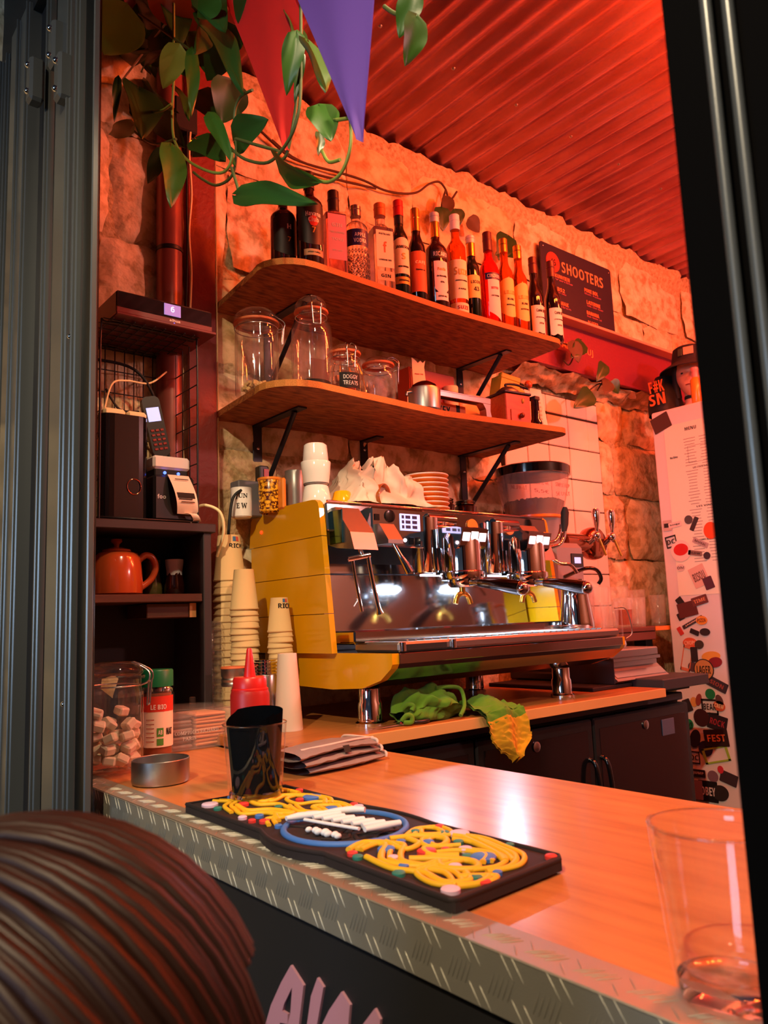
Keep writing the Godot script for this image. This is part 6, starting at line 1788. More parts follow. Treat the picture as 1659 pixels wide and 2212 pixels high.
func build_right_side() -> void:
	var sl := thing("slab_shelf", "dark metal sheet under the steel drawer unit", "sheet", Vector3(2.25, 1.0775, 0.28))
	part(sl, "sheet", bx(0.42, 0.012, 0.44, 0.002), M.black_matt, Vector3(0.0, 0.006, 0))
	# coffee grinder
	var g := thing("coffee_grinder", "coffee grinder with a big clear bean hopper behind the machine's far end", "grinder", Vector3(2.235, 1.0902, 0.155))
	part(g, "base", bx(0.2, 0.03, 0.25, 0.006), M.black_plastic, Vector3(0.05, 0.015, 0))
	part(g, "body", bx(0.185, 0.46, 0.2, 0.02), mt("grinder_silver", "b0acb4", 0.35, 0.6), Vector3(0.06, 0.255, 0))
	part(g, "top_collar", lathe([[0, 0.48], [0.085, 0.48], [0.085, 0.52], [0.1, 0.575], [0, 0.575]], 32), mt("grinder_silver", "b0acb4", 0.35, 0.6))
	part(g, "orange_gasket", lathe([[0.1, 0.572], [0.108, 0.576], [0.108, 0.584], [0.1, 0.586]], 32), M.orange)
	part(g, "hopper", lathe([[0.1, 0.58], [0.112, 0.62], [0.126, 0.68], [0.135, 0.745], [0.137, 0.752]], 40), mt("hopper_clear", "e8c8c0", 0.03, 0.0, {"clear": 0.3}))
	part(g, "hopper_lid", lathe([[0.134, 0.735], [0.14, 0.735], [0.141, 0.765], [0.136, 0.77], [0, 0.774]], 40), M.black_gloss)
	part(g, "bean_bed", lathe([[0, 0.583], [0.098, 0.583], [0.112, 0.637], [0.06, 0.646], [0, 0.65]], 32), M.beans)
	var gr := RandomNumberGenerator.new()
	gr.seed = 9
	var beans := []
	for k in 420:
		var a := gr.randf() * TAU
		var q := sqrt(gr.randf()) * 0.104
		beans.append([ball(0.0055, 6, 0.7), at3(sin(a) * q, 0.646 - 0.012 * q / 0.1 + gr.randf() * 0.008, cos(a) * q, Vector3(gr.randf() * 3, gr.randf() * 3, 0), Vector3(1.3, 1, 0.9))])
	stuff(part(g, "coffee_beans", merge(beans), M.beans))
	var dd := part(g, "display_panel", bx(0.07, 0.05, 0.004, 0.001), M.black_gloss, Vector3(0.1, 0.42, 0.101))
	part(dd, "screen", bx(0.036, 0.022, 0.002, 0.0005), M.screen, Vector3(0.0, 0.0, 0.0025))
	part(g, "fork", tube(curve([Vector3(0.02, 0.36, 0.1), Vector3(0.06, 0.385, 0.16), Vector3(0.1, 0.38, 0.18), Vector3(0.125, 0.35, 0.18), Vector3(0.12, 0.33, 0.17)]), 0.007), M.black_gloss)
	part(g, "chute", lathe([[0.012, 0.3], [0.018, 0.35], [0.0, 0.352]], 16), M.chrome, Vector3(0.07, 0, 0.12))
	# steel milk pitchers on the machine's right end
	for k in 1:
		var p := thing("milk_pitcher", ["polished steel milk pitcher on the machine's drip tray, right end", "second steel milk pitcher just behind the front one, catching gold light"][k], "pitcher", Vector3(1.995 + 0.07 * k, [1.2985, 1.2475][k], [0.44, 0.36][k]), 0.6)
		if k == 0:
			p.position = Vector3(1.985, 1.2715, 0.5)
		part(p, "pitcher_body", lathe([[0, 0.002], [0.05, 0.0], [0.053, 0.004], [0.052, 0.02], [0.041, 0.1], [0.04, 0.128], [0.043, 0.136], [0.04, 0.134], [0.037, 0.12], [0.048, 0.01], [0, 0.006]], 40), M.chrome)
		part(p, "spout_lip", prism(PackedVector2Array([Vector2(-0.018, 0.11), Vector2(0.018, 0.11), Vector2(0.006, 0.14), Vector2(-0.006, 0.14)]), 0.004), M.chrome, Vector3(-0.041, 0, 0), Vector3(0, PI / 2, 0))
		part(p, "handle", tube(curve([Vector3(0.04, 0.12, 0), Vector3(0.068, 0.125, 0), Vector3(0.078, 0.1, 0), Vector3(0.072, 0.05, 0), Vector3(0.053, 0.02, 0)]), 0.004), M.chrome)
	# steel drawer unit at the end of the worktop
	var d := thing("steel_drawer_unit", "stepped stainless steel drawer unit at the far end of the worktop", "drawer unit", Vector3(2.31, 1.09, 0.42))
	var pf := PackedVector2Array([Vector2(-0.12, 0.0), Vector2(0.07, 0.0), Vector2(0.09, 0.01), Vector2(0.045, 0.05), Vector2(0.045, 0.065), Vector2(0.06, 0.068), Vector2(0.06, 0.078), Vector2(-0.12, 0.078)])
	part(d, "lower_case", merge([[prism(pf, 0.3), Transform3D(Basis(Vector3(0, 1, 0), -PI / 2), Vector3(0.0, 0, 0))]]), M.brushed)
	part(d, "side_plate", bx(0.004, 0.08, 0.2, 0.001), M.dark_grey, Vector3(-0.152, 0.041, -0.02))
	part(d, "upper_case", bx(0.29, 0.028, 0.2, 0.004), M.brushed, Vector3(-0.02, 0.093, -0.03))
	part(d, "drawer_front", bx(0.286, 0.03, 0.004, 0.001), M.steel, Vector3(0.002, 0.028, 0.07), Vector3(-0.84, 0, 0))
	# tray of glasses on a bracket
	var tr := thing("glass_tray", "shelf tray with an orange front edge holding glasses at the far end", "tray", Vector3(2.82, 1.2, 0.105))
	part(tr, "board", bx(0.58, 0.018, 0.17, 0.003), mt("tray_brown", "6a3a30", 0.5), Vector3(0, 0.045, 0))
	part(tr, "drip_box", bx(0.36, 0.035, 0.16, 0.003), mt("tray_brown", "6a3a30", 0.5), Vector3(-0.08, 0.018, 0))
	part(tr, "orange_edge", bx(0.2, 0.018, 0.004, 0.001), M.orange, Vector3(0.19, 0.045, 0.087))
	part(tr, "post", bx(0.05, 0.32, 0.06, 0.003), M.black_matt, Vector3(0.16, -0.13, -0.02))
	part(tr, "foot", bx(0.28, 0.008, 0.2, 0.002), M.black_matt, Vector3(0.1, -0.29, -0.02))
	part(tr, "leg_frame", bx(0.24, 0.9, 0.16, 0.003), M.black_matt, Vector3(0.1, -0.745, -0.02))
	for e in [[2.62, 0.065, 0.17, 0.04, "tall empty glass at the near end of the tray"], [2.66, 0.15, 0.105, 0.038, "short glass in front at the near end of the tray"], [2.72, 0.065, 0.17, 0.04, "tall empty glass second from the near end, back row"], [2.86, 0.065, 0.17, 0.04, "tall empty glass in the middle of the back row"], [2.85, 0.15, 0.12, 0.038, "short empty glass in front of the middle tall glass"], [2.96, 0.08, 0.155, 0.04, "empty glass near the far end of the tray"], [3.04, 0.13, 0.13, 0.036, "small empty glass at the far end of the tray"]]:
		tumbler(e[0], e[1], 1.2545, e[2], e[3], e[4])
	tumbler(2.755, 0.15, 1.2545, 0.12, 0.038, "short glass half full of amber drink on the tray", true)
	var cf := thing("glass_carafe", "small glass carafe with a thin wire handle and steel foot beside the pitchers", "carafe", Vector3(2.335, 1.1975, 0.39))
	part(cf, "foot", lathe([[0, 0], [0.034, 0.0], [0.038, 0.01], [0.036, 0.022], [0.028, 0.028], [0, 0.028]], 28), M.chrome)
	part(cf, "glass_body", lathe([[0.028, 0.028], [0.03, 0.05], [0.03, 0.13], [0.031, 0.132]], 28), M.glass_thick)
	part(cf, "handle", tube(curve([Vector3(-0.02, 0.135, 0.02), Vector3(0.02, 0.135, 0.03), Vector3(0.045, 0.115, 0.03), Vector3(0.06, 0.05, 0.03), Vector3(0.03, 0.03, 0.025)]), 0.0022), M.steel)
	# copper beer tap rail on the tiles
	var tp := thing("beer_taps", "copper beer tap rail with two chrome tap handles in front of the white tiles", "beer tap", Vector3(2.52, 1.59, 0.15))
	part(tp, "rail", tube([Vector3(-0.13, 0, 0), Vector3(-0.1, 0.0, 0), Vector3(0.02, 0.0, 0)], 0.036, 20), M.copper)
	part(tp, "drum", merge([[lathe([[0, -0.035], [0.05, -0.033], [0.062, -0.022], [0.066, 0.0], [0.062, 0.022], [0.05, 0.033], [0, 0.035]], 32), Transform3D(Basis(Vector3(0, 0, 1), 0.5) * Basis(Vector3(1, 0, 0), PI / 2), Vector3(0.062, 0, 0))]]), M.copper)
	part(tp, "wall_bracket", tube([Vector3(0.05, 0, -0.04), Vector3(0.05, 0, -0.137)], 0.02, 14), M.copper)
	for k in 2:
		var x := 0.0 + 0.1 * k
		var tap := part(tp, "tap", merge([[tube([Vector3(x, 0.0, 0.03), Vector3(x, 0.022, 0.065), Vector3(x, 0.03, 0.07)], 0.012, 12), Transform3D()], [ball(0.0175), at3(x, 0.022, 0.065)], [ball(0.011), at3(x + 0.02, 0.01, 0.06)]]), M.chrome)
		part(tap, "tap_handle", lathe([[0, 0.03], [0.006, 0.032], [0.007, 0.045], [0.011, 0.06], [0.0155, 0.09], [0.0165, 0.112], [0.013, 0.122], [0, 0.126]], 18), M.chrome, Vector3(x, 0.004, 0.07))
		part(tap, "spout_tube", tube([Vector3(x + 0.01, 0.012, 0.07), Vector3(x + 0.026, -0.055, 0.085)], 0.0052, 10), M.gold)
	part(tp, "wall_valve", ball(0.03, 18), M.copper, Vector3(-0.115, -0.03, 0.0))


# ---------------------------------------------------------------- white fridge covered in stickers
func build_fridge_side() -> void:
	var t := thing("white_fridge", "tall white fridge whose side is covered with a menu sheet and many stickers", "fridge", Vector3(3.0, 0.0, 0.2))
	part(t, "cabinet", bx(0.62, 2.165, 0.72, 0.006), M.fridge_white, Vector3(0.315, 1.085, 0.36))
	part(t, "plinth", bx(0.58, 0.05, 0.66, 0.003), M.black_matt, Vector3(0.315, 0.024, 0.36))
	var F := func(n: String, mesh: Mesh, m: Material, z: float, y: float, tilt: float, lift: float) -> MeshInstance3D:
		return part(t, n, mesh, m, Vector3(0.0045 - lift, y, z - 0.2), Vector3(tilt, -PI / 2, 0))
	# menu sheet
	var me: MeshInstance3D = F.call("menu_sheet", bx(0.3, 0.72, 0.001, 0.0003), M.paper, 0.405, 1.735, 0.0, 0.0)
	part(me, "lettering", txt("MENU", 0.05, 0.014, 0.0006), M.ink, Vector3(-0.03, 0.33, 0.0008))
	part(me, "lettering", txt("Nos Bières", 0.035, 0.01, 0.0006), M.ink, Vector3(-0.115, 0.22, 0.0008))
	part(me, "box_rule", merge([[bx(0.14, 0.001, 0.0005, 0.0001), at3(0.02, 0.255, 0)], [bx(0.14, 0.001, 0.0005, 0.0001), at3(0.02, 0.185, 0)], [bx(0.001, 0.07, 0.0005, 0.0001), at3(-0.05, 0.22, 0)]]), M.ink, Vector3(0, 0, 0.0007))
	var y := 0.3
	var g := RandomNumberGenerator.new()
	g.seed = 6
	var rows := []
	for k in 42:
		y -= 0.0125
		if k in [10, 23, 34]:
			part(me, "lettering", txt(["LES COCKTAILS", "LES VINS", "SANS ALCOOL"][[10, 23, 34].find(k)], 0.07, 0.007, 0.0006), M.ink, Vector3(0.0, y, 0.0008))
			continue
		rows.append([bx(0.05 * g.randf_range(0.7, 1.1), 0.0022, 0.0005, 0.0001), at3(-0.04, y, 0)])
		rows.append([bx(0.05 * g.randf_range(0.7, 1.1), 0.0022, 0.0005, 0.0001), at3(0.03, y, 0)])
	part(me, "print_lines", merge(rows), mt("ink_soft", "8a7a74", 0.8), Vector3(0, 0, 0.0007))
	# stickers: z, y, width, height, tilt, colour, shape, text, text colour
	var S := [
		[0.245, 2.115, 0.085, 0.07, 0.3, "4a2c24", "r", "", ""], [0.232, 1.672, 0.04, 0.045, 0.0, "c8b0a8", "r", "♥", "1a1416"], [0.268, 1.672, 0.06, 0.022, 0.1, "e8d0c8", "r", "boogy", "1a1416"], [0.33, 1.685, 0.036, 0.036, 0.0, "4a4648", "o", "", ""], [0.352, 1.665, 0.02, 0.06, -0.5, "30282a", "r", "", ""], [0.42, 1.63, 0.06, 0.07, 0.0, "e0501c", "o", "", ""],
		[0.243, 1.602, 0.05, 0.05, 0.15, "e8dcd4", "f", "DC", "1a1416"], [0.283, 1.56, 0.09, 0.09, 0.0, "e8d4cc", "o", "", ""], [0.284, 1.565, 0.066, 0.05, 0.1, "d01818", "o", "", ""], [0.284, 1.565, 0.04, 0.012, 0.25, "2a0808", "o", "", ""], [0.275, 1.49, 0.04, 0.03, 0.0, "e0c8c0", "o", "Oh!", "5a3a3a"],
		[0.372, 1.585, 0.07, 0.022, -0.5, "b8a09c", "r", "MUSIC", "5a3030"], [0.345, 1.545, 0.06, 0.02, -0.2, "8a6a60", "r", "SLOW", "1a1416"], [0.395, 1.53, 0.03, 0.03, 0.0, "3a2a34", "o", "", ""], [0.352, 1.45, 0.07, 0.085, 0.35, "e0b4a4", "r", "BISOU", "7a4a40"], [0.39, 1.42, 0.04, 0.05, 0.3, "502838", "r", "", ""],
		[0.262, 1.345, 0.03, 0.05, 0.6, "1c1618", "r", "", ""], [0.288, 1.318, 0.085, 0.06, 0.2, "5a2420", "r", "", ""], [0.345, 1.352, 0.07, 0.035, 0.25, "6a3430", "r", "TIME", "d88a60"], [0.255, 1.29, 0.03, 0.03, 0.4, "281a1c", "r", "", ""], [0.305, 1.265, 0.1, 0.016, 0.45, "3a2c30", "r", "JAMMIN", "e8c8b0"], [0.345, 1.272, 0.05, 0.036, 0.0, "e8902c", "o", "PIZZA", "7a3010"],
		[0.31, 1.225, 0.04, 0.02, -0.4, "241c20", "r", "", ""], [0.355, 1.225, 0.045, 0.03, 0.0, "282226", "o", "", ""], [0.247, 1.23, 0.02, 0.035, 0.5, "c83830", "r", "", ""], [0.285, 1.182, 0.062, 0.042, 0.0, "d85a34", "o", "CHOPS", "f0c0a0"], [0.265, 1.12, 0.042, 0.105, -0.25, "d87858", "f", "", ""], [0.325, 1.175, 0.04, 0.035, 0.2, "40342c", "o", "", ""], [0.3, 1.135, 0.03, 0.06, 0.0, "2a2024", "r", "", ""], [0.287, 1.085, 0.04, 0.04, 0.0, "5a3a40", "o", "", ""], [0.37, 1.128, 0.08, 0.04, 0.1, "e8a040", "o", "", ""], [0.385, 1.105, 0.06, 0.04, 0.2, "8a2028", "o", "", ""], [0.335, 1.075, 0.086, 0.086, 0.0, "1c1a1c", "o", "", ""], [0.335, 1.075, 0.078, 0.078, 0.0, "c88a50", "o", "LAGER", "2a1a10"], [0.365, 1.028, 0.13, 0.04, -0.45, "38303a", "r", "SESSION", "a04a40"], [0.257, 1.045, 0.042, 0.035, 0.0, "b0342c", "r", "", ""],
		[0.352, 0.98, 0.042, 0.042, 0.0, "18804c", "o", "", ""], [0.388, 0.955, 0.03, 0.05, 0.3, "584040", "o", "", ""], [0.25, 0.93, 0.035, 0.05, 0.35, "2c2228", "r", "", ""], [0.278, 0.945, 0.03, 0.04, 0.0, "d89850", "o", "", ""], [0.3, 0.955, 0.025, 0.05, -0.3, "8a3c34", "o", "", ""], [0.345, 0.93, 0.07, 0.06, 0.0, "e4cdbf", "f", "BEAR", "2a2020"], [0.385, 0.935, 0.05, 0.04, -0.2, "c05a34", "o", "CREW", "f0d0a0"], [0.305, 0.885, 0.066, 0.07, 0.0, "381418", "o", "", ""], [0.305, 0.885, 0.05, 0.052, 0.0, "5a3a34", "o", "•", "d86a30"], [0.37, 0.87, 0.08, 0.06, -0.25, "241820", "r", "ROCK", "9a2a34"], [0.248, 0.855, 0.04, 0.042, 0.0, "18804c", "o", "M", "0c3020"], [0.36, 0.81, 0.1, 0.066, 0.1, "2a1614", "r", "FEST", "d8844c"], [0.27, 0.8, 0.045, 0.075, -0.3, "2a2230", "o", "", ""], [0.31, 0.765, 0.06, 0.06, 0.1, "2a2850", "o", "", ""], [0.352, 0.745, 0.11, 0.06, 0.25, "98b83c", "f", "", ""], [0.26, 0.725, 0.045, 0.05, 0.0, "e4cdc8", "f", "DC", "1a1416"], [0.365, 0.69, 0.025, 0.03, 0.0, "c82c3c", "o", "", ""], [0.27, 0.665, 0.06, 0.03, 0.0, "2a2226", "r", "JUMP", "c8b0a8"], [0.33, 0.66, 0.045, 0.045, 0.0, "7a5a68", "o", "", ""], [0.395, 0.66, 0.07, 0.045, -0.3, "3a2c32", "r", "", ""], [0.305, 0.6, 0.08, 0.08, 0.0, "121014", "r", "OBEY", "d8c8c4"], [0.355, 0.6, 0.07, 0.06, 0.2, "2c2424", "o", "", ""], [0.262, 0.6, 0.04, 0.075, 0.0, "8a6a70", "r", "", ""]]
	var k := 0
	for s in S:
		k += 1
		var m := mt("sticker_" + s[5], s[5], 0.5)
		var lift: float = 0.0012 + 0.0005 * (k % 5)
		var mesh: ArrayMesh
		if s[6] == "o":
			mesh = prism(oval(s[2] / 2, s[3] / 2, 20), 0.0008)
		elif s[6] == "f":
			mesh = merge([[bx(s[2], s[3] * 0.12, 0.0008, 0.0002), at3(0, s[3] * 0.44, 0)], [bx(s[2], s[3] * 0.12, 0.0008, 0.0002), at3(0, -s[3] * 0.44, 0)], [bx(s[2] * 0.1, s[3], 0.0008, 0.0002), at3(s[2] * 0.45, 0, 0)], [bx(s[2] * 0.1, s[3], 0.0008, 0.0002), at3(-s[2] * 0.45, 0, 0)]])
			if s[7] != "":
				m = mt("sticker_frame", "1a1416", 0.5)
		else:
			mesh = prism(rrect(s[2], s[3], 0.003, 2), 0.0008)
		var o: MeshInstance3D = F.call("sticker", mesh, m, s[0], s[1], 0.0, lift)
		o.rotation = Vector3.ZERO
		o.transform.basis = Basis(Vector3(0, 1, 0), -PI / 2) * Basis(Vector3(0, 0, 1), s[4])
		if s[7] != "":
			part(o, "lettering", txt(s[7], s[2] * 0.75, s[3] * 0.4, 0.0005), mt("sticker_" + s[8], s[8], 0.5), Vector3(0, 0, 0.0007))
	# things on top of the fridge
	mannequin()
	var b := thing("black_bag", "black bag with orange graffiti lettering hanging off the white fridge top", "bag", Vector3(3.12, 2.171, 0.215))
	part(b, "bag", grid(20, 12, func(u, v):
		var a: float = TAU * u
		var r: float = 1.0 + 0.08 * sin(a * 3.0 + v * 5.0)
		return Vector3(cos(a) * 0.1 * r * (1.0 - 0.5 * v * v), v * 0.17, sin(a) * 0.075 * r * (1.0 - 0.4 * v)), true, true), M.black_matt)
	part(b, "lettering", txt("F#K", 0.07, 0.05, 0.002), mt("graffiti", "e06a28", 0.6), Vector3(-0.094, 0.115, 0.01), Vector3(0.2, -PI / 2, 0))
	part(b, "lettering", txt("SN", 0.075, 0.05, 0.002), mt("graffiti", "e06a28", 0.6), Vector3(-0.104, 0.055, 0.015), Vector3(0.1, -PI / 2, 0))
	var ob := thing("orange_bottle", "slim orange bottle with a pale pump top beside the mannequin head", "bottle", Vector3(3.04, 2.171, 0.398))
	part(ob, "bottle_body", lathe([[0, 0], [0.02, 0.0], [0.0215, 0.003], [0.0215, 0.1], [0.014, 0.11], [0, 0.11]], 20), M.orange)
	part(ob, "pump_top", lathe([[0, 0.11], [0.014, 0.11], [0.0135, 0.135], [0.017, 0.14], [0.017, 0.152], [0, 0.154]], 18), mt("pump_pink", "d88a84", 0.4))


func head_shape(s: float) -> ArrayMesh:   # a head looking along +z, chin at y = 0, crown at y = 0.23 s
	return grid(40, 36, func(u, v):
		var a: float = TAU * u
		var e: float = PI * v
		var y: float = 0.115 - 0.115 * cos(e)
		var r: float = sin(e)
		var w: float = 0.076 * pow(r, 0.75)
		var d: float = 0.094 * pow(r, 0.75)
		var jaw: float = smoothstep(0.11, 0.0, y)
		w *= 1.0 - 0.28 * jaw
		var x: float = sin(a) * w
		var z: float = cos(a) * d
		var f: float = maxf(0.0, cos(a))
		if f > 0.0:
			var nose: float = exp(-pow(x / 0.0115, 2.0)) * (smoothstep(0.075, 0.082, y) * smoothstep(0.125, 0.082, y))
			var brow: float = exp(-pow((y - 0.132) / 0.01, 2.0)) * 0.004
			var eye: float = exp(-pow((absf(x) - 0.031) / 0.013, 2.0)) * exp(-pow((y - 0.117) / 0.0095, 2.0)) * 0.0095
			var lip: float = exp(-pow(x / 0.022, 2.0)) * (exp(-pow((y - 0.056) / 0.005, 2.0)) + exp(-pow((y - 0.045) / 0.0055, 2.0))) * 0.006
			var mouth: float = exp(-pow(x / 0.024, 2.0)) * exp(-pow((y - 0.0508) / 0.0022, 2.0)) * 0.003
			var chin: float = exp(-pow(x / 0.02, 2.0)) * exp(-pow((y - 0.018) / 0.014, 2.0)) * 0.009
			z += (nose * 0.024 + brow - eye + lip - mouth + chin) * f
		z += 0.012 * smoothstep(0.12, 0.0, y) * f - 0.01 * smoothstep(0.09, 0.0, y) * maxf(0.0, -cos(a))
		return Vector3(x, y, z) * s, true, true)


func mannequin() -> void:
	var t := thing("mannequin_head", "mannequin head in a dark bucket hat on top of the white fridge", "mannequin head", Vector3(3.13, 2.171, 0.335), -1.25)
	var s := 0.82
	part(t, "neck_stand", lathe([[0, 0], [0.055, 0.0], [0.05, 0.012], [0.035, 0.03], [0.034, 0.08], [0, 0.08]], 24), M.skin)
	part(t, "head", head_shape(s), M.skin, Vector3(0, 0.055, 0))
	for x in [-1.0, 1.0]:
		part(t, "eye", ball(0.0085 * s, 12, 0.55), M.ink, Vector3(x * 0.031 * s, 0.055 + 0.117 * s, 0.077 * s))
		part(t, "eyebrow", tube([Vector3(x * 0.018, 0.055 + 0.131 * s, 0.086 * s), Vector3(x * 0.032, 0.055 + 0.134 * s, 0.079 * s)], 0.002, 6), M.ink)
		part(t, "hair", tube(curve([Vector3(x * 0.055, 0.19, 0.03), Vector3(x * 0.064, 0.13, 0.012), Vector3(x * 0.062, 0.06, 0.0)]), 0.016, 8), M.black_matt)
	part(t, "lips", tube([Vector3(-0.014, 0.055 + 0.0505 * s, 0.089 * s), Vector3(0, 0.055 + 0.0505 * s, 0.0955 * s), Vector3(0.014, 0.055 + 0.0505 * s, 0.089 * s)], 0.0022, 6), mt("lip_red", "8a2018", 0.5))
	part(t, "choker", lathe([[0.036, 0.045], [0.037, 0.05], [0.036, 0.06]], 24), M.black_matt)
	var h := part(t, "bucket_hat", lathe([[0.128, 0.168], [0.13, 0.171], [0.082, 0.203], [0.078, 0.21], [0.068, 0.268], [0.055, 0.277], [0, 0.281]], 32, 1.0, 1.08), mt("hat_black", "1e1a20", 0.9))
	part(h, "pale_patch", bx(0.042, 0.036, 0.003, 0.001), mt("patch", "c8a080", 0.8), Vector3(0.01, 0.243, 0.08), Vector3(-0.18, 0, 0))
	part(h, "green_patch", bx(0.02, 0.034, 0.003, 0.001), mt("patch_green", "3a4a38", 0.8), Vector3(-0.024, 0.24, 0.0785), Vector3(-0.18, -0.3, 0))


# ---------------------------------------------------------------- sign and painted beam
func build_sign_and_beam() -> void:
	var t := thing("shooters_board", "dark shooters price board with a round red badge on the wall over the beam", "sign", Vector3(2.777, 2.727, 0.04))
	part(t, "board", merge([[prism(rrect(0.505, 0.337, 0.012), 0.006), Transform3D()]]), mt("sign_dark", "241e30", 0.5))
	part(t, "round_badge", merge([[prism(oval(0.045, 0.045), 0.003), at3(-0.175, 0.09, 0.0045)]]), mt("badge_red", "e0402c", 0.5))
	part(t, "badge_number", txt("46", 0.036, 0.03, 0.001), M.ink, Vector3(-0.175, 0.09, 0.0065))
	part(t, "title", txt("SHOOTERS", 0.3, 0.05, 0.0012), mt("sign_gold", "a88a58", 0.6), Vector3(0.035, 0.085, 0.0036))
	var l := [["KUNVIEN", "Vanille", -0.115, 0.035, 0.1], ["B52", "Café - Baileys", -0.13, -0.025, 0.05], ["KWAK", "Citron", -0.12, -0.085, 0.07], ["POKE BOL", "Rhum - Passion", 0.09, 0.02, 0.1], ["LATERNE", "Vodka - Citron - Banane", 0.1, -0.035, 0.1], ["BANANA", "Rhum - Banane - Lait", 0.09, -0.085, 0.09], ["ALASKA", "Chartreuse", 0.085, -0.13, 0.08]]
	for e in l:
		part(t, "item_name", txt(e[0], e[4], 0.017, 0.0008), mt("sign_orange", "e88a4c", 0.6), Vector3(e[2], e[3], 0.0034))
		part(t, "item_line", txt(e[1], e[4] * 1.2, 0.0085, 0.0006, 0.0, "Droid Sans", false), mt("sign_pink", "b8687c", 0.6), Vector3(e[2] + e[4] * 0.1, e[3] - 0.016, 0.0034))
	for x in [-0.235, 0.235]:
		part(t, "screw", ball(0.004, 10), M.steel, Vector3(x, 0.15, 0.004))
	var b := struct("trim_2", bx(2.1, 0.2, 0.012, 0.002), mt("beam_red", "7a2438", 0.45, 0.0, {"bump": T.bump, "bs": 0.06, "tri": Vector3(4, 4, 4)}), Vector3(3.35, 2.415, 0.1))
	part(b, "flange", bx(2.1, 0.012, 0.12, 0.002), mt("flange_pink", "d89a80", 0.5), Vector3(0, 0.1, 0.0))
	part(b, "flange", bx(2.1, 0.01, 0.11, 0.002), mt("beam_red", "8a2a34", 0.45), Vector3(0, -0.1, -0.045))
	part(b, "soffit_stone", grid(60, 6, func(u, v):
		return Vector3((u - 0.5) * 2.1, -0.108 - 0.05 * v - 0.012 * sin(u * 37.0 + v * 9.0) * sin(u * 91.0), -0.005 - 0.085 * v + 0.012 * sin(u * 53.0 + v * 4.0)), false, true), M.stone_dark)
	part(b, "lettering", txt("SI TU PAPIS TOUJ", 0.36, 0.034, 0.001, 0.0, "Droid Sans", false), mt("beam_text", "f0a060", 0.6), Vector3(-0.78, 0.0, 0.0068))


# ---------------------------------------------------------------- plants, pennants, person, near glass
func leaf(w: float, seed_: int) -> ArrayMesh:   # heart-shaped, unit length along -y, facing +z
	var key := "leaf%.3f_%d" % [w, seed_]
	if cut_mesh.has(key):
		return cut_mesh[key]
	var q := 0.6 + 0.4 * float(seed_ % 3)
	var f := func(u: float, v: float) -> Vector3:
		var a: float = u * 2 - 1
		var prof: float = pow(sin(PI * pow(v, 0.62)), 0.72) * (1.0 - 0.25 * v)
		if v > 0.99 or v < 0.004:
			prof = 0.0
		var notch: float = 0.1 * (1.0 - smoothstep(0.0, 0.25, v)) * absf(a)
		var x: float = a * prof * w * 0.55
		var y: float = -v + notch
		var z: float = 0.12 * w * q * absf(a) * prof - 0.16 * q * v * v + 0.02 * sin(v * 9.0 + a * 3.0) * absf(a)
		return Vector3(x, y, z)
	cut_mesh[key] = merge([grid(8, 12, f, false, true), grid(8, 12, func(u, v): return f.call(u, v) - Vector3(0, 0, 0.006), false, false)])
	return cut_mesh[key]


func put_leaf(p: Node3D, b: Vector3, t: Vector3, w: float, m: Material, face: Vector3, k: int) -> void:
	var d := (t - b)
	var ln := d.length()
	var yv := -d / ln
	var fv := (face - yv * face.dot(yv)).normalized()
	var xv := yv.cross(fv)
	var o := part(p, "leaf", leaf(snappedf(w / ln, 0.2), k % 3), m)
	o.transform = Transform3D(Basis(xv * ln, yv * ln, fv * ln), b - p.position)


func polyline(a: Array) -> Array:
	var o := []
	for i in range(0, a.size(), 3):
		o.append(Vector3(a[i], a[i + 1], a[i + 2]))
	return o


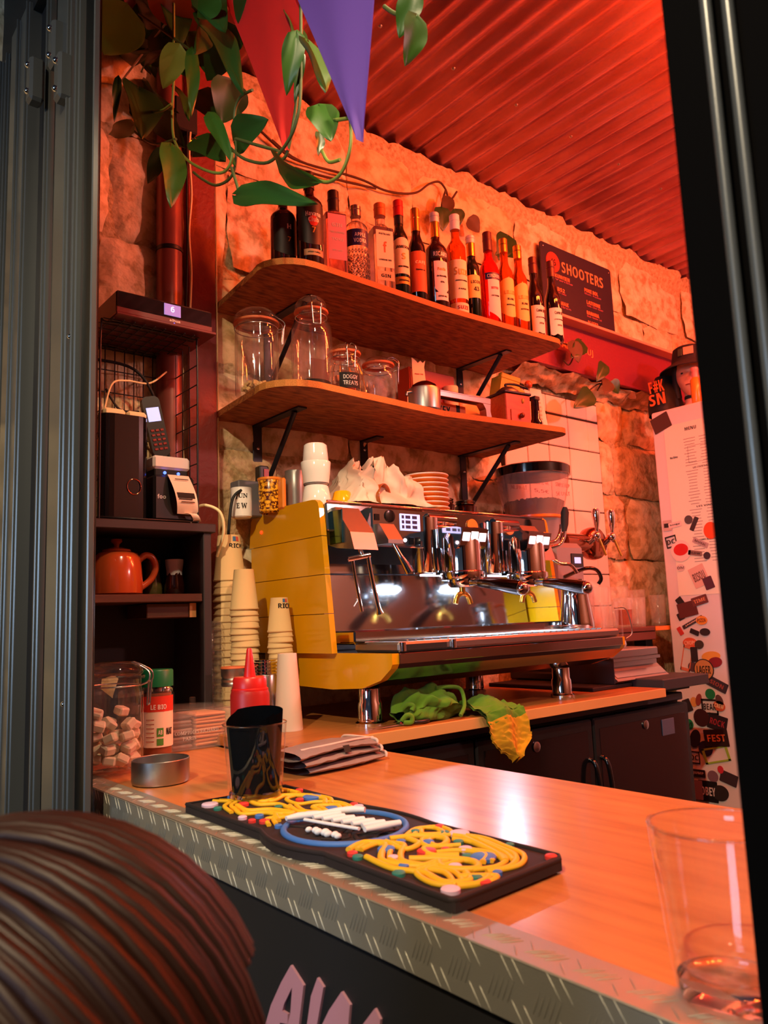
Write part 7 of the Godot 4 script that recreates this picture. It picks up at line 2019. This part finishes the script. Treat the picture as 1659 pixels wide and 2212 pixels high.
func build_plants() -> void:
	var LV := [
		[0.580, 2.698, 0.455, 0.570, 2.645, 0.344, 0.119, "leaf_lime"],
		[0.720, 2.684, 0.558, 0.710, 2.424, 0.761, 0.098, "leaf_dark"],
		[0.660, 2.574, 0.556, 0.650, 2.508, 0.493, 0.061, "leaf_pale"],
		[0.680, 2.556, 0.582, 0.670, 2.397, 0.608, 0.040, "leaf"],
		[0.700, 2.699, 0.364, 0.690, 2.761, 0.209, 0.042, "leaf_dark"],
		[0.660, 2.607, 0.335, 0.650, 2.461, 0.422, 0.098, "leaf_dark"],
		[0.680, 2.571, 0.241, 0.670, 2.644, 0.054, 0.028, "leaf"],
		[0.660, 2.358, 0.519, 0.650, 2.210, 0.566, 0.062, "leaf"],
		[0.740, 2.502, 0.290, 0.730, 2.444, 0.205, 0.044, "leaf_dark"],
		[0.780, 2.534, 0.572, 0.770, 2.445, 0.549, 0.085, "leaf_dark"],
		[0.740, 2.332, 0.658, 0.730, 2.309, 0.774, 0.061, "leaf_dark"],
		[0.700, 2.394, 0.620, 0.690, 2.258, 0.722, 0.044, "leaf"],
		[0.760, 2.461, 0.437, 0.750, 2.347, 0.577, 0.058, "leaf_dark"],
		[0.680, 2.135, 0.771, 0.670, 2.032, 0.996, 0.070, "leaf_dark"],
		[0.700, 2.156, 0.883, 0.690, 2.044, 0.982, 0.047, "leaf"],
		[0.720, 2.206, 0.993, 0.710, 2.123, 1.036, 0.051, "leaf"],
		[0.740, 2.180, 0.962, 0.730, 2.132, 0.979, 0.024, "leaf_dark"],
		[0.700, 2.357, 0.957, 0.690, 2.261, 0.935, 0.040, "leaf"],
		[0.700, 2.316, 0.996, 0.690, 2.188, 1.068, 0.051, "leaf"],
		[0.720, 2.337, 0.943, 0.710, 2.249, 0.932, 0.020, "leaf_dark"],
		[0.740, 2.466, 0.877, 0.730, 2.356, 0.944, 0.047, "leaf_dark"],
		[0.660, 2.167, 1.307, 0.650, 2.114, 1.283, 0.037, "leaf"],
		[0.660, 2.129, 1.309, 0.650, 2.062, 1.303, 0.037, "leaf"],
		[0.700, 2.804, 0.088, 0.690, 2.688, 0.087, 0.031, "leaf_dark"],
		[0.780, 2.780, 0.033, 0.770, 2.920, -0.231, 0.065, "leaf_dark"],
		[0.840, 2.781, 0.037, 0.830, 2.634, 0.168, 0.072, "leaf_dark"],
		[0.800, 2.749, 0.470, 0.790, 2.709, 0.391, 0.074, "leaf_dark"],
		[0.760, 2.851, 0.365, 0.750, 2.780, 0.290, 0.084, "leaf_dark"],
		[0.740, 2.944, 0.225, 0.730, 2.856, 0.157, 0.092, "leaf"],
		[0.700, 2.976, 0.200, 0.690, 2.778, 0.346, 0.085, "leaf_dark"],
		[0.700, 2.702, 0.599, 0.690, 2.549, 0.701, 0.069, "leaf_dark"],
		[0.720, 2.885, 0.359, 0.710, 2.683, 0.484, 0.092, "leaf_dark"],
		[0.800, 3.041, 0.015, 0.790, 2.836, 0.169, 0.079, "leaf_dark"],
		[0.840, 2.729, 0.354, 0.830, 2.586, 0.480, 0.067, "leaf_dark"],
		[0.780, 2.830, 0.335, 0.770, 2.658, 0.456, 0.061, "leaf"],
		[0.720, 2.944, 0.013, 0.710, 2.761, 0.209, 0.059, "leaf_dark"],
		[0.680, 2.607, 0.701, 0.670, 2.608, 0.615, 0.056, "leaf"],
		[0.820, 2.934, 0.034, 0.810, 2.918, -0.043, 0.053, "leaf_dark"],
		[0.800, 2.803, 0.206, 0.790, 2.832, 0.107, 0.049, "leaf_dark"],
		[0.860, 2.737, 0.247, 0.850, 2.596, 0.370, 0.061, "leaf_dark"],
		[0.800, 2.719, 0.583, 0.790, 2.611, 0.650, 0.048, "leaf_dark"],
		[0.740, 2.965, -0.097, 0.730, 2.787, 0.032, 0.067, "leaf_dark"],
		[0.760, 3.062, -0.024, 0.750, 2.810, 0.202, 0.101, "leaf_dark"],
		[0.740, 2.854, 0.270, 0.730, 2.645, 0.428, 0.081, "leaf"],
		[0.720, 2.728, 0.512, 0.710, 2.545, 0.641, 0.075, "leaf_dark"],
		[0.800, 2.673, 0.492, 0.790, 2.630, 0.427, 0.060, "leaf_dark"],
		[0.780, 2.697, 0.279, 0.770, 2.561, 0.405, 0.052, "leaf"],
		[0.800, 2.878, 0.016, 0.790, 2.708, 0.154, 0.064, "leaf_dark"],
		[0.820, 2.510, 0.390, 0.810, 2.494, 0.307, 0.048, "leaf_dark"],
		[0.700, 3.059, 0.082, 0.690, 3.023, 0.004, 0.083, "leaf_dark"],
		[0.720, 2.822, 0.244, 0.710, 2.841, 0.144, 0.067, "leaf_dark"],
		[0.760, 2.626, 0.622, 0.750, 2.591, 0.564, 0.063, "leaf_dark"],
		[0.740, 2.619, 0.729, 0.730, 2.572, 0.697, 0.054, "leaf_dark"],
		[0.760, 2.808, -0.055, 0.750, 2.787, -0.132, 0.044, "leaf_dark"]]
	var ST := [
		[0.700, 2.814, 0.444, 0.700, 2.598, 0.443, 0.700, 2.509, 0.435, 0.700, 2.434, 0.445, 0.700, 2.356, 0.503, 0.700, 2.284, 0.592, 0.700, 2.238, 0.667, 0.700, 2.234, 0.706, 0.700, 2.255, 0.720],
		[0.720, 2.454, 0.945, 0.720, 2.274, 0.937, 0.720, 2.219, 0.920, 0.720, 2.193, 0.884, 0.720, 2.190, 0.821, 0.720, 2.241, 0.734, 0.720, 2.301, 0.670],
		[0.740, 2.522, 0.879, 0.740, 2.437, 0.888, 0.740, 2.300, 0.894, 0.740, 2.202, 0.859, 0.740, 2.197, 0.829],
		[0.730, 2.217, 1.054, 0.730, 2.141, 1.066, 0.730, 2.094, 1.062, 0.730, 2.065, 1.037, 0.730, 2.065, 1.002, 0.730, 2.086, 0.964, 0.730, 2.128, 0.903],
		[0.740, 2.402, 0.732, 0.740, 2.415, 0.680, 0.740, 2.388, 0.655, 0.740, 2.301, 0.661, 0.740, 2.259, 0.640, 0.740, 2.271, 0.573, 0.740, 2.317, 0.507, 0.740, 2.358, 0.460],
		[0.730, 2.147, 1.066, 0.730, 2.160, 1.038, 0.730, 2.174, 1.007],
		[0.730, 2.089, 1.034, 0.730, 2.102, 1.001, 0.730, 2.133, 0.982],
		[0.700, 2.226, 0.714, 0.700, 2.166, 0.740, 0.700, 2.159, 0.735],
		[0.680, 2.554, 0.337, 0.680, 2.509, 0.424, 0.680, 2.495, 0.475],
		[0.670, 2.205, 1.232, 0.670, 2.174, 1.259, 0.670, 2.164, 1.286, 0.670, 2.175, 1.299],
		[0.700, 2.613, 0.173, 0.700, 2.487, 0.323, 0.700, 2.428, 0.455],
		[0.700, 2.899, 0.232, 0.700, 2.629, 0.505, 0.700, 2.592, 0.540],
		[0.720, 2.305, 0.698, 0.720, 2.241, 0.789, 0.720, 2.196, 0.855]]
	var VN := [
		[1.216, 2.854, 0.040, 1.320, 2.820, 0.040, 1.493, 2.838, 0.040, 1.589, 2.845, 0.040, 1.677, 2.840, 0.040, 1.764, 2.856, 0.040, 1.840, 2.887, 0.040, 1.902, 2.941, 0.040, 1.956, 2.968, 0.040, 1.989, 2.947, 0.040, 2.006, 2.907, 0.040, 2.049, 2.960, 0.040],
		[1.302, 2.789, 0.040, 1.411, 2.799, 0.040, 1.528, 2.816, 0.040, 1.640, 2.833, 0.040],
		[1.989, 2.947, 0.040, 1.964, 2.878, 0.040, 1.965, 2.822, 0.040],
		[2.533, 2.406, 0.130, 2.573, 2.384, 0.130, 2.532, 2.318, 0.130, 2.495, 2.330, 0.130],
		[2.467, 2.403, 0.130, 2.588, 2.407, 0.130, 2.623, 2.444, 0.130],
		[2.740, 2.355, 0.130, 2.767, 2.309, 0.130, 2.709, 2.239, 0.130],
		[2.633, 2.217, 0.130, 2.729, 2.272, 0.130, 2.792, 2.252, 0.130],
		[1.101, 2.902, 0.040, 1.166, 2.874, 0.040, 1.267, 2.825, 0.040, 1.320, 2.820, 0.040]]
	var WL := [
		[1.965, 2.889, 0.050, 1.933, 2.803, 0.060, 0.061],
		[1.921, 2.831, 0.050, 1.922, 2.745, 0.060, 0.064],
		[1.994, 2.849, 0.050, 2.004, 2.784, 0.060, 0.065],
		[2.068, 2.835, 0.050, 2.118, 2.794, 0.060, 0.073],
		[2.286, 2.829, 0.050, 2.230, 2.721, 0.060, 0.088],
		[2.309, 2.776, 0.050, 2.218, 2.741, 0.060, 0.076],
		[2.525, 2.404, 0.150, 2.537, 2.317, 0.170, 0.079],
		[2.593, 2.412, 0.150, 2.503, 2.339, 0.170, 0.068],
		[2.730, 2.348, 0.150, 2.667, 2.271, 0.170, 0.070],
		[2.751, 2.281, 0.150, 2.698, 2.217, 0.170, 0.062],
		[2.623, 2.206, 0.150, 2.503, 2.133, 0.170, 0.079],
		[2.766, 2.273, 0.150, 2.805, 2.234, 0.170, 0.074],
		[2.904, 2.244, 0.150, 2.920, 2.227, 0.170, 0.043]]
	var t := thing("hanging_plant", "trailing pothos with heart-shaped leaves hanging inside the window, top left", "plant", Vector3(0.72, 2.62, 0.45))
	part(t, "pot", lathe([[0, 0.16], [0.08, 0.16], [0.11, 0.3], [0.115, 0.305], [0.11, 0.31], [0, 0.29]], 28), M.terracotta)
	part(t, "hanger", merge([[tube([Vector3(-0.11, 0.3, 0), Vector3(0, 0.445, 0)], 0.002, 6), Transform3D()], [tube([Vector3(0.11, 0.3, 0), Vector3(0, 0.445, 0)], 0.002, 6), Transform3D()]]), M.vine)
	var k := 0
	for l in LV:
		var f := Vector3(-0.3 + 0.3 * sin(k * 2.9), -0.5 + 0.3 * sin(k * 2.1), 0.75 + 0.3 * sin(k * 1.7)).normalized()
		put_leaf(t, Vector3(l[0], l[1], l[2]), Vector3(l[3], l[4], l[5]), l[6], M[l[7]], f, k)
		k += 1
	for s in ST:
		var pl := polyline(s)
		var moved := []
		for q in pl:
			moved.append(q - t.position)
		part(t, "stem", tube(curve(moved, 5), 0.0032, 7), M.stem if ST.find(s) in [0, 3, 5, 6, 8] else mt("stem_dark", "4a5424", 0.6))
	var v := thing("wall_vine", "dry brown vine creeping along the wall above the bottles, with a few dark leaves", "vine", Vector3(1.7, 2.8, 0.03))
	var n := 0
	for s in VN:
		n += 1
		if n in [4, 5, 6, 7]:
			continue
		var moved := []
		for q in polyline(s):
			moved.append(q - v.position + Vector3(0, 0, -0.008))
		part(v, "stem", tube(curve(moved, 5), 0.0042, 6), M.vine)
	var w := thing("beam_vine", "small trailing vine with dark leaves drooping over the red beam", "vine", Vector3(2.6, 2.4, 0.12))
	for i in [3, 4, 5, 6]:
		var moved := []
		for q in polyline(VN[i]):
			moved.append(q - w.position + Vector3(0, 0, 0.012))
		part(w, "stem", tube(curve(moved, 5), 0.003, 6), M.vine)
	for i in WL.size():
		var l: Array = WL[i]
		put_leaf(v if i < 6 else w, Vector3(l[0], l[1], l[2] + 0.02), Vector3(l[3], l[4], l[5] + 0.02), l[6], M.leaf_dark if i % 3 else mt("leaf_brown", "4a3418", 0.6), Vector3(-0.3, 0.1, 1.0).normalized(), i)
	# pennants on a string
	var names_ := [["red_pennant", "faded red triangular pennant hanging among the pothos leaves", M.red_cloth, 0.725, [0.862, 2.2], [0.58, 2.79], [1.03, 2.79]], ["purple_pennant", "purple triangular pennant hanging right of the red one", M.purple_cloth, 0.69, [1.128, 2.06], [0.8, 2.79], [1.27, 2.79]]]
	for e in names_:
		var x: float = e[3]
		var tip: Array = e[4]
		var a: Array = e[5]
		var b: Array = e[6]
		var pn := thing(e[0], e[1], "pennant", Vector3(x, 2.79, (a[0] + b[0]) / 2))
		var f := func(u: float, q: float) -> Vector3:
			var z: float = lerpf(lerpf(a[0], b[0], u), tip[0], q)
			var y: float = lerpf(a[1], tip[1], q)
			return Vector3(0.012 * sin(u * 6.0 + q * 2.5) * (1 - q * 0.6) + 0.01 * q * sin(u * 2.0), y - 2.79, z - (a[0] + b[0]) / 2)
		part(pn, "cloth", merge([grid(16, 20, f, false, false), grid(16, 20, func(u, q): return f.call(u, q) + Vector3(0.001, 0, 0), false, true)]), e[2])
		part(pn, "hem", tube([f.call(0.0, 0.0), f.call(0.25, 0.0), f.call(0.5, 0.0), f.call(0.75, 0.0), f.call(1.0, 0.0)], 0.004, 6), e[2])
	var st := thing("pennant_string", "cord along which the two pennants hang", "cord", Vector3(0.707, 2.8, 0.9))
	part(st, "cord", tube(curve([Vector3(0.02, 0.04, -0.9), Vector3(0.02, -0.002, -0.29), Vector3(0.01, -0.002, 0.0), Vector3(-0.012, -0.002, 0.35), Vector3(-0.02, 0.06, 1.4)]), 0.003, 6), M.linen)


func build_person() -> void:
	# a customer seated at the counter, seen from behind and above: one body, hair as its child
	var t := thing("person", "seated person seen from behind, long reddish-brown straight hair, in the near left corner", "person", Vector3(0.082, -0.046, 1.568))
	var cl := mt("dark_clothes", "1c1a20", 0.9)
	var rings := [[0.42, 0.0, 0.12, 0.17], [0.5, 0.0, 0.125, 0.175], [0.6, 0.005, 0.11, 0.155], [0.72, 0.01, 0.105, 0.15], [0.82, 0.01, 0.11, 0.17], [0.9, 0.008, 0.095, 0.19], [0.945, 0.005, 0.075, 0.165], [0.975, 0.008, 0.058, 0.1], [1.0, 0.012, 0.05, 0.058], [1.03, 0.018, 0.05, 0.052], [1.06, 0.03, 0.068, 0.06], [1.1, 0.038, 0.084, 0.07], [1.14, 0.038, 0.092, 0.074], [1.18, 0.034, 0.09, 0.073], [1.215, 0.026, 0.074, 0.06], [1.24, 0.02, 0.042, 0.036], [1.248, 0.018, 0.0, 0.0]]
	var body := grid(32, rings.size() - 1, func(u, v):
		var i: int = mini(int(round(v * (rings.size() - 1))), rings.size() - 1)
		var a: float = TAU * u
		var r: Array = rings[i]
		var x: float = r[1] + sin(a) * r[2]
		var z: float = cos(a) * r[3]
		if r[0] > 1.04 and sin(a) > 0.8:
			x += 0.018 * exp(-pow((r[0] - 1.115) / 0.03, 2.0)) * exp(-pow(z / 0.014, 2.0))
		return Vector3(x, r[0], z), true, true)
	var limbs := [body]
	for s in [-1.0, 1.0]:
		limbs.append(tube(curve([Vector3(0, 0.9, 0.16 * s), Vector3(-0.02, 0.78, 0.215 * s), Vector3(0.01, 0.64, 0.23 * s), Vector3(0.12, 0.6, 0.2 * s), Vector3(0.24, 0.62, 0.13 * s)], 4), [0.05, 0.05, 0.048, 0.047, 0.046, 0.045, 0.043, 0.042, 0.04, 0.04, 0.039, 0.037, 0.035, 0.033, 0.03, 0.027, 0.024], 12))
		limbs.append(tube(curve([Vector3(0.0, 0.47, 0.09 * s), Vector3(0.16, 0.5, 0.1 * s), Vector3(0.31, 0.48, 0.1 * s), Vector3(0.31, 0.25, 0.1 * s), Vector3(0.28, 0.06, 0.1 * s), Vector3(0.34, 0.03, 0.1 * s)], 4), [0.085, 0.085, 0.083, 0.08, 0.076, 0.072, 0.068, 0.064, 0.06, 0.058, 0.056, 0.054, 0.052, 0.049, 0.045, 0.042, 0.038, 0.037, 0.036, 0.034, 0.03], 12))
	part(t, "body", merge(limbs), cl)
	var head := Vector3(0.028, 1.141, 0.0)
	var g := RandomNumberGenerator.new()
	g.seed = 15
	var crown := Vector3(-0.5, 0.74, -0.42).normalized()
	var e1 := crown.cross(Vector3.UP).normalized()
	var e2 := crown.cross(e1)
	var locks := []
	for k in 620:
		var ph := g.randf() * TAU
		var rr := 0.117 + g.randf() * 0.011
		var path := []
		var rad := []
		var last := Vector3.ZERO
		var sway := g.randf_range(-0.1, 0.1)
		var a := 0.03
		for i in 16:
			a = 0.03 + 0.15 * i
			var pp := ph + sway * i * 0.08
			var d := crown * cos(a) + (e1 * cos(pp) + e2 * sin(pp)) * sin(a)
			var q: Vector3 = head + Vector3(d.x * rr, d.y * rr * 1.04, d.z * rr * 1.0)
			if d.y < -0.05 and i > 3:
				q = last + (Vector3(0, -0.026, 0) + Vector3(last.x - head.x, 0, last.z - head.z) * 0.025)
			if d.x > 0.75 and d.y < 0.35:
				break
			path.append(q)
			rad.append(0.0032 * (0.55 + 0.6 * sin(PI * minf(1.0, (i + 2) / 18.0))))
			last = q
		if path.size() > 3:
			locks.append(tube(path, rad, 6))
	locks.append([ball(0.118, 28, 1.04), at3(head.x, head.y, head.z)])
	stuff(part(t, "hair", merge(locks), M.hair))
	var s := thing("stool", "low dark stool under the seated person", "stool", Vector3(0.082, 0, 1.568))
	part(s, "seat", cyl(0.17, 0.04, 28, 0.006), M.black_plastic, Vector3(0, 0.29, 0))
	for q in 4:
		var a := PI / 4 + PI / 2 * q
		part(s, "leg", tube([Vector3(sin(a) * 0.12, 0.29, cos(a) * 0.12), Vector3(sin(a) * 0.18, 0.0, cos(a) * 0.18)], 0.012, 10), M.dark_metal)
	# the empty glass nearest the viewer
	var gl := thing("near_glass", "large empty clear tumbler with a thick base at the near right end of the counter", "glass", Vector3(0.543, 1.0505, 1.697))
	part(gl, "glass_body", lathe([[0, 0.0], [0.032, 0.0], [0.036, 0.004], [0.038, 0.02], [0.047, 0.115], [0.0467, 0.1175], [0.0455, 0.118], [0.0445, 0.117], [0.044, 0.109], [0.0355, 0.03], [0.03, 0.021], [0.018, 0.017], [0, 0.016]], 48), M.glass)
	part(gl, "rim", tube(ring_pts(0.0462, 0.1178, 48), 0.0012, 8, true), M.glass_solid)
	part(gl, "thick_base", lathe([[0, 0.001], [0.031, 0.001], [0.0345, 0.005], [0.035, 0.016], [0.028, 0.018], [0, 0.015]], 40), M.glass_solid)
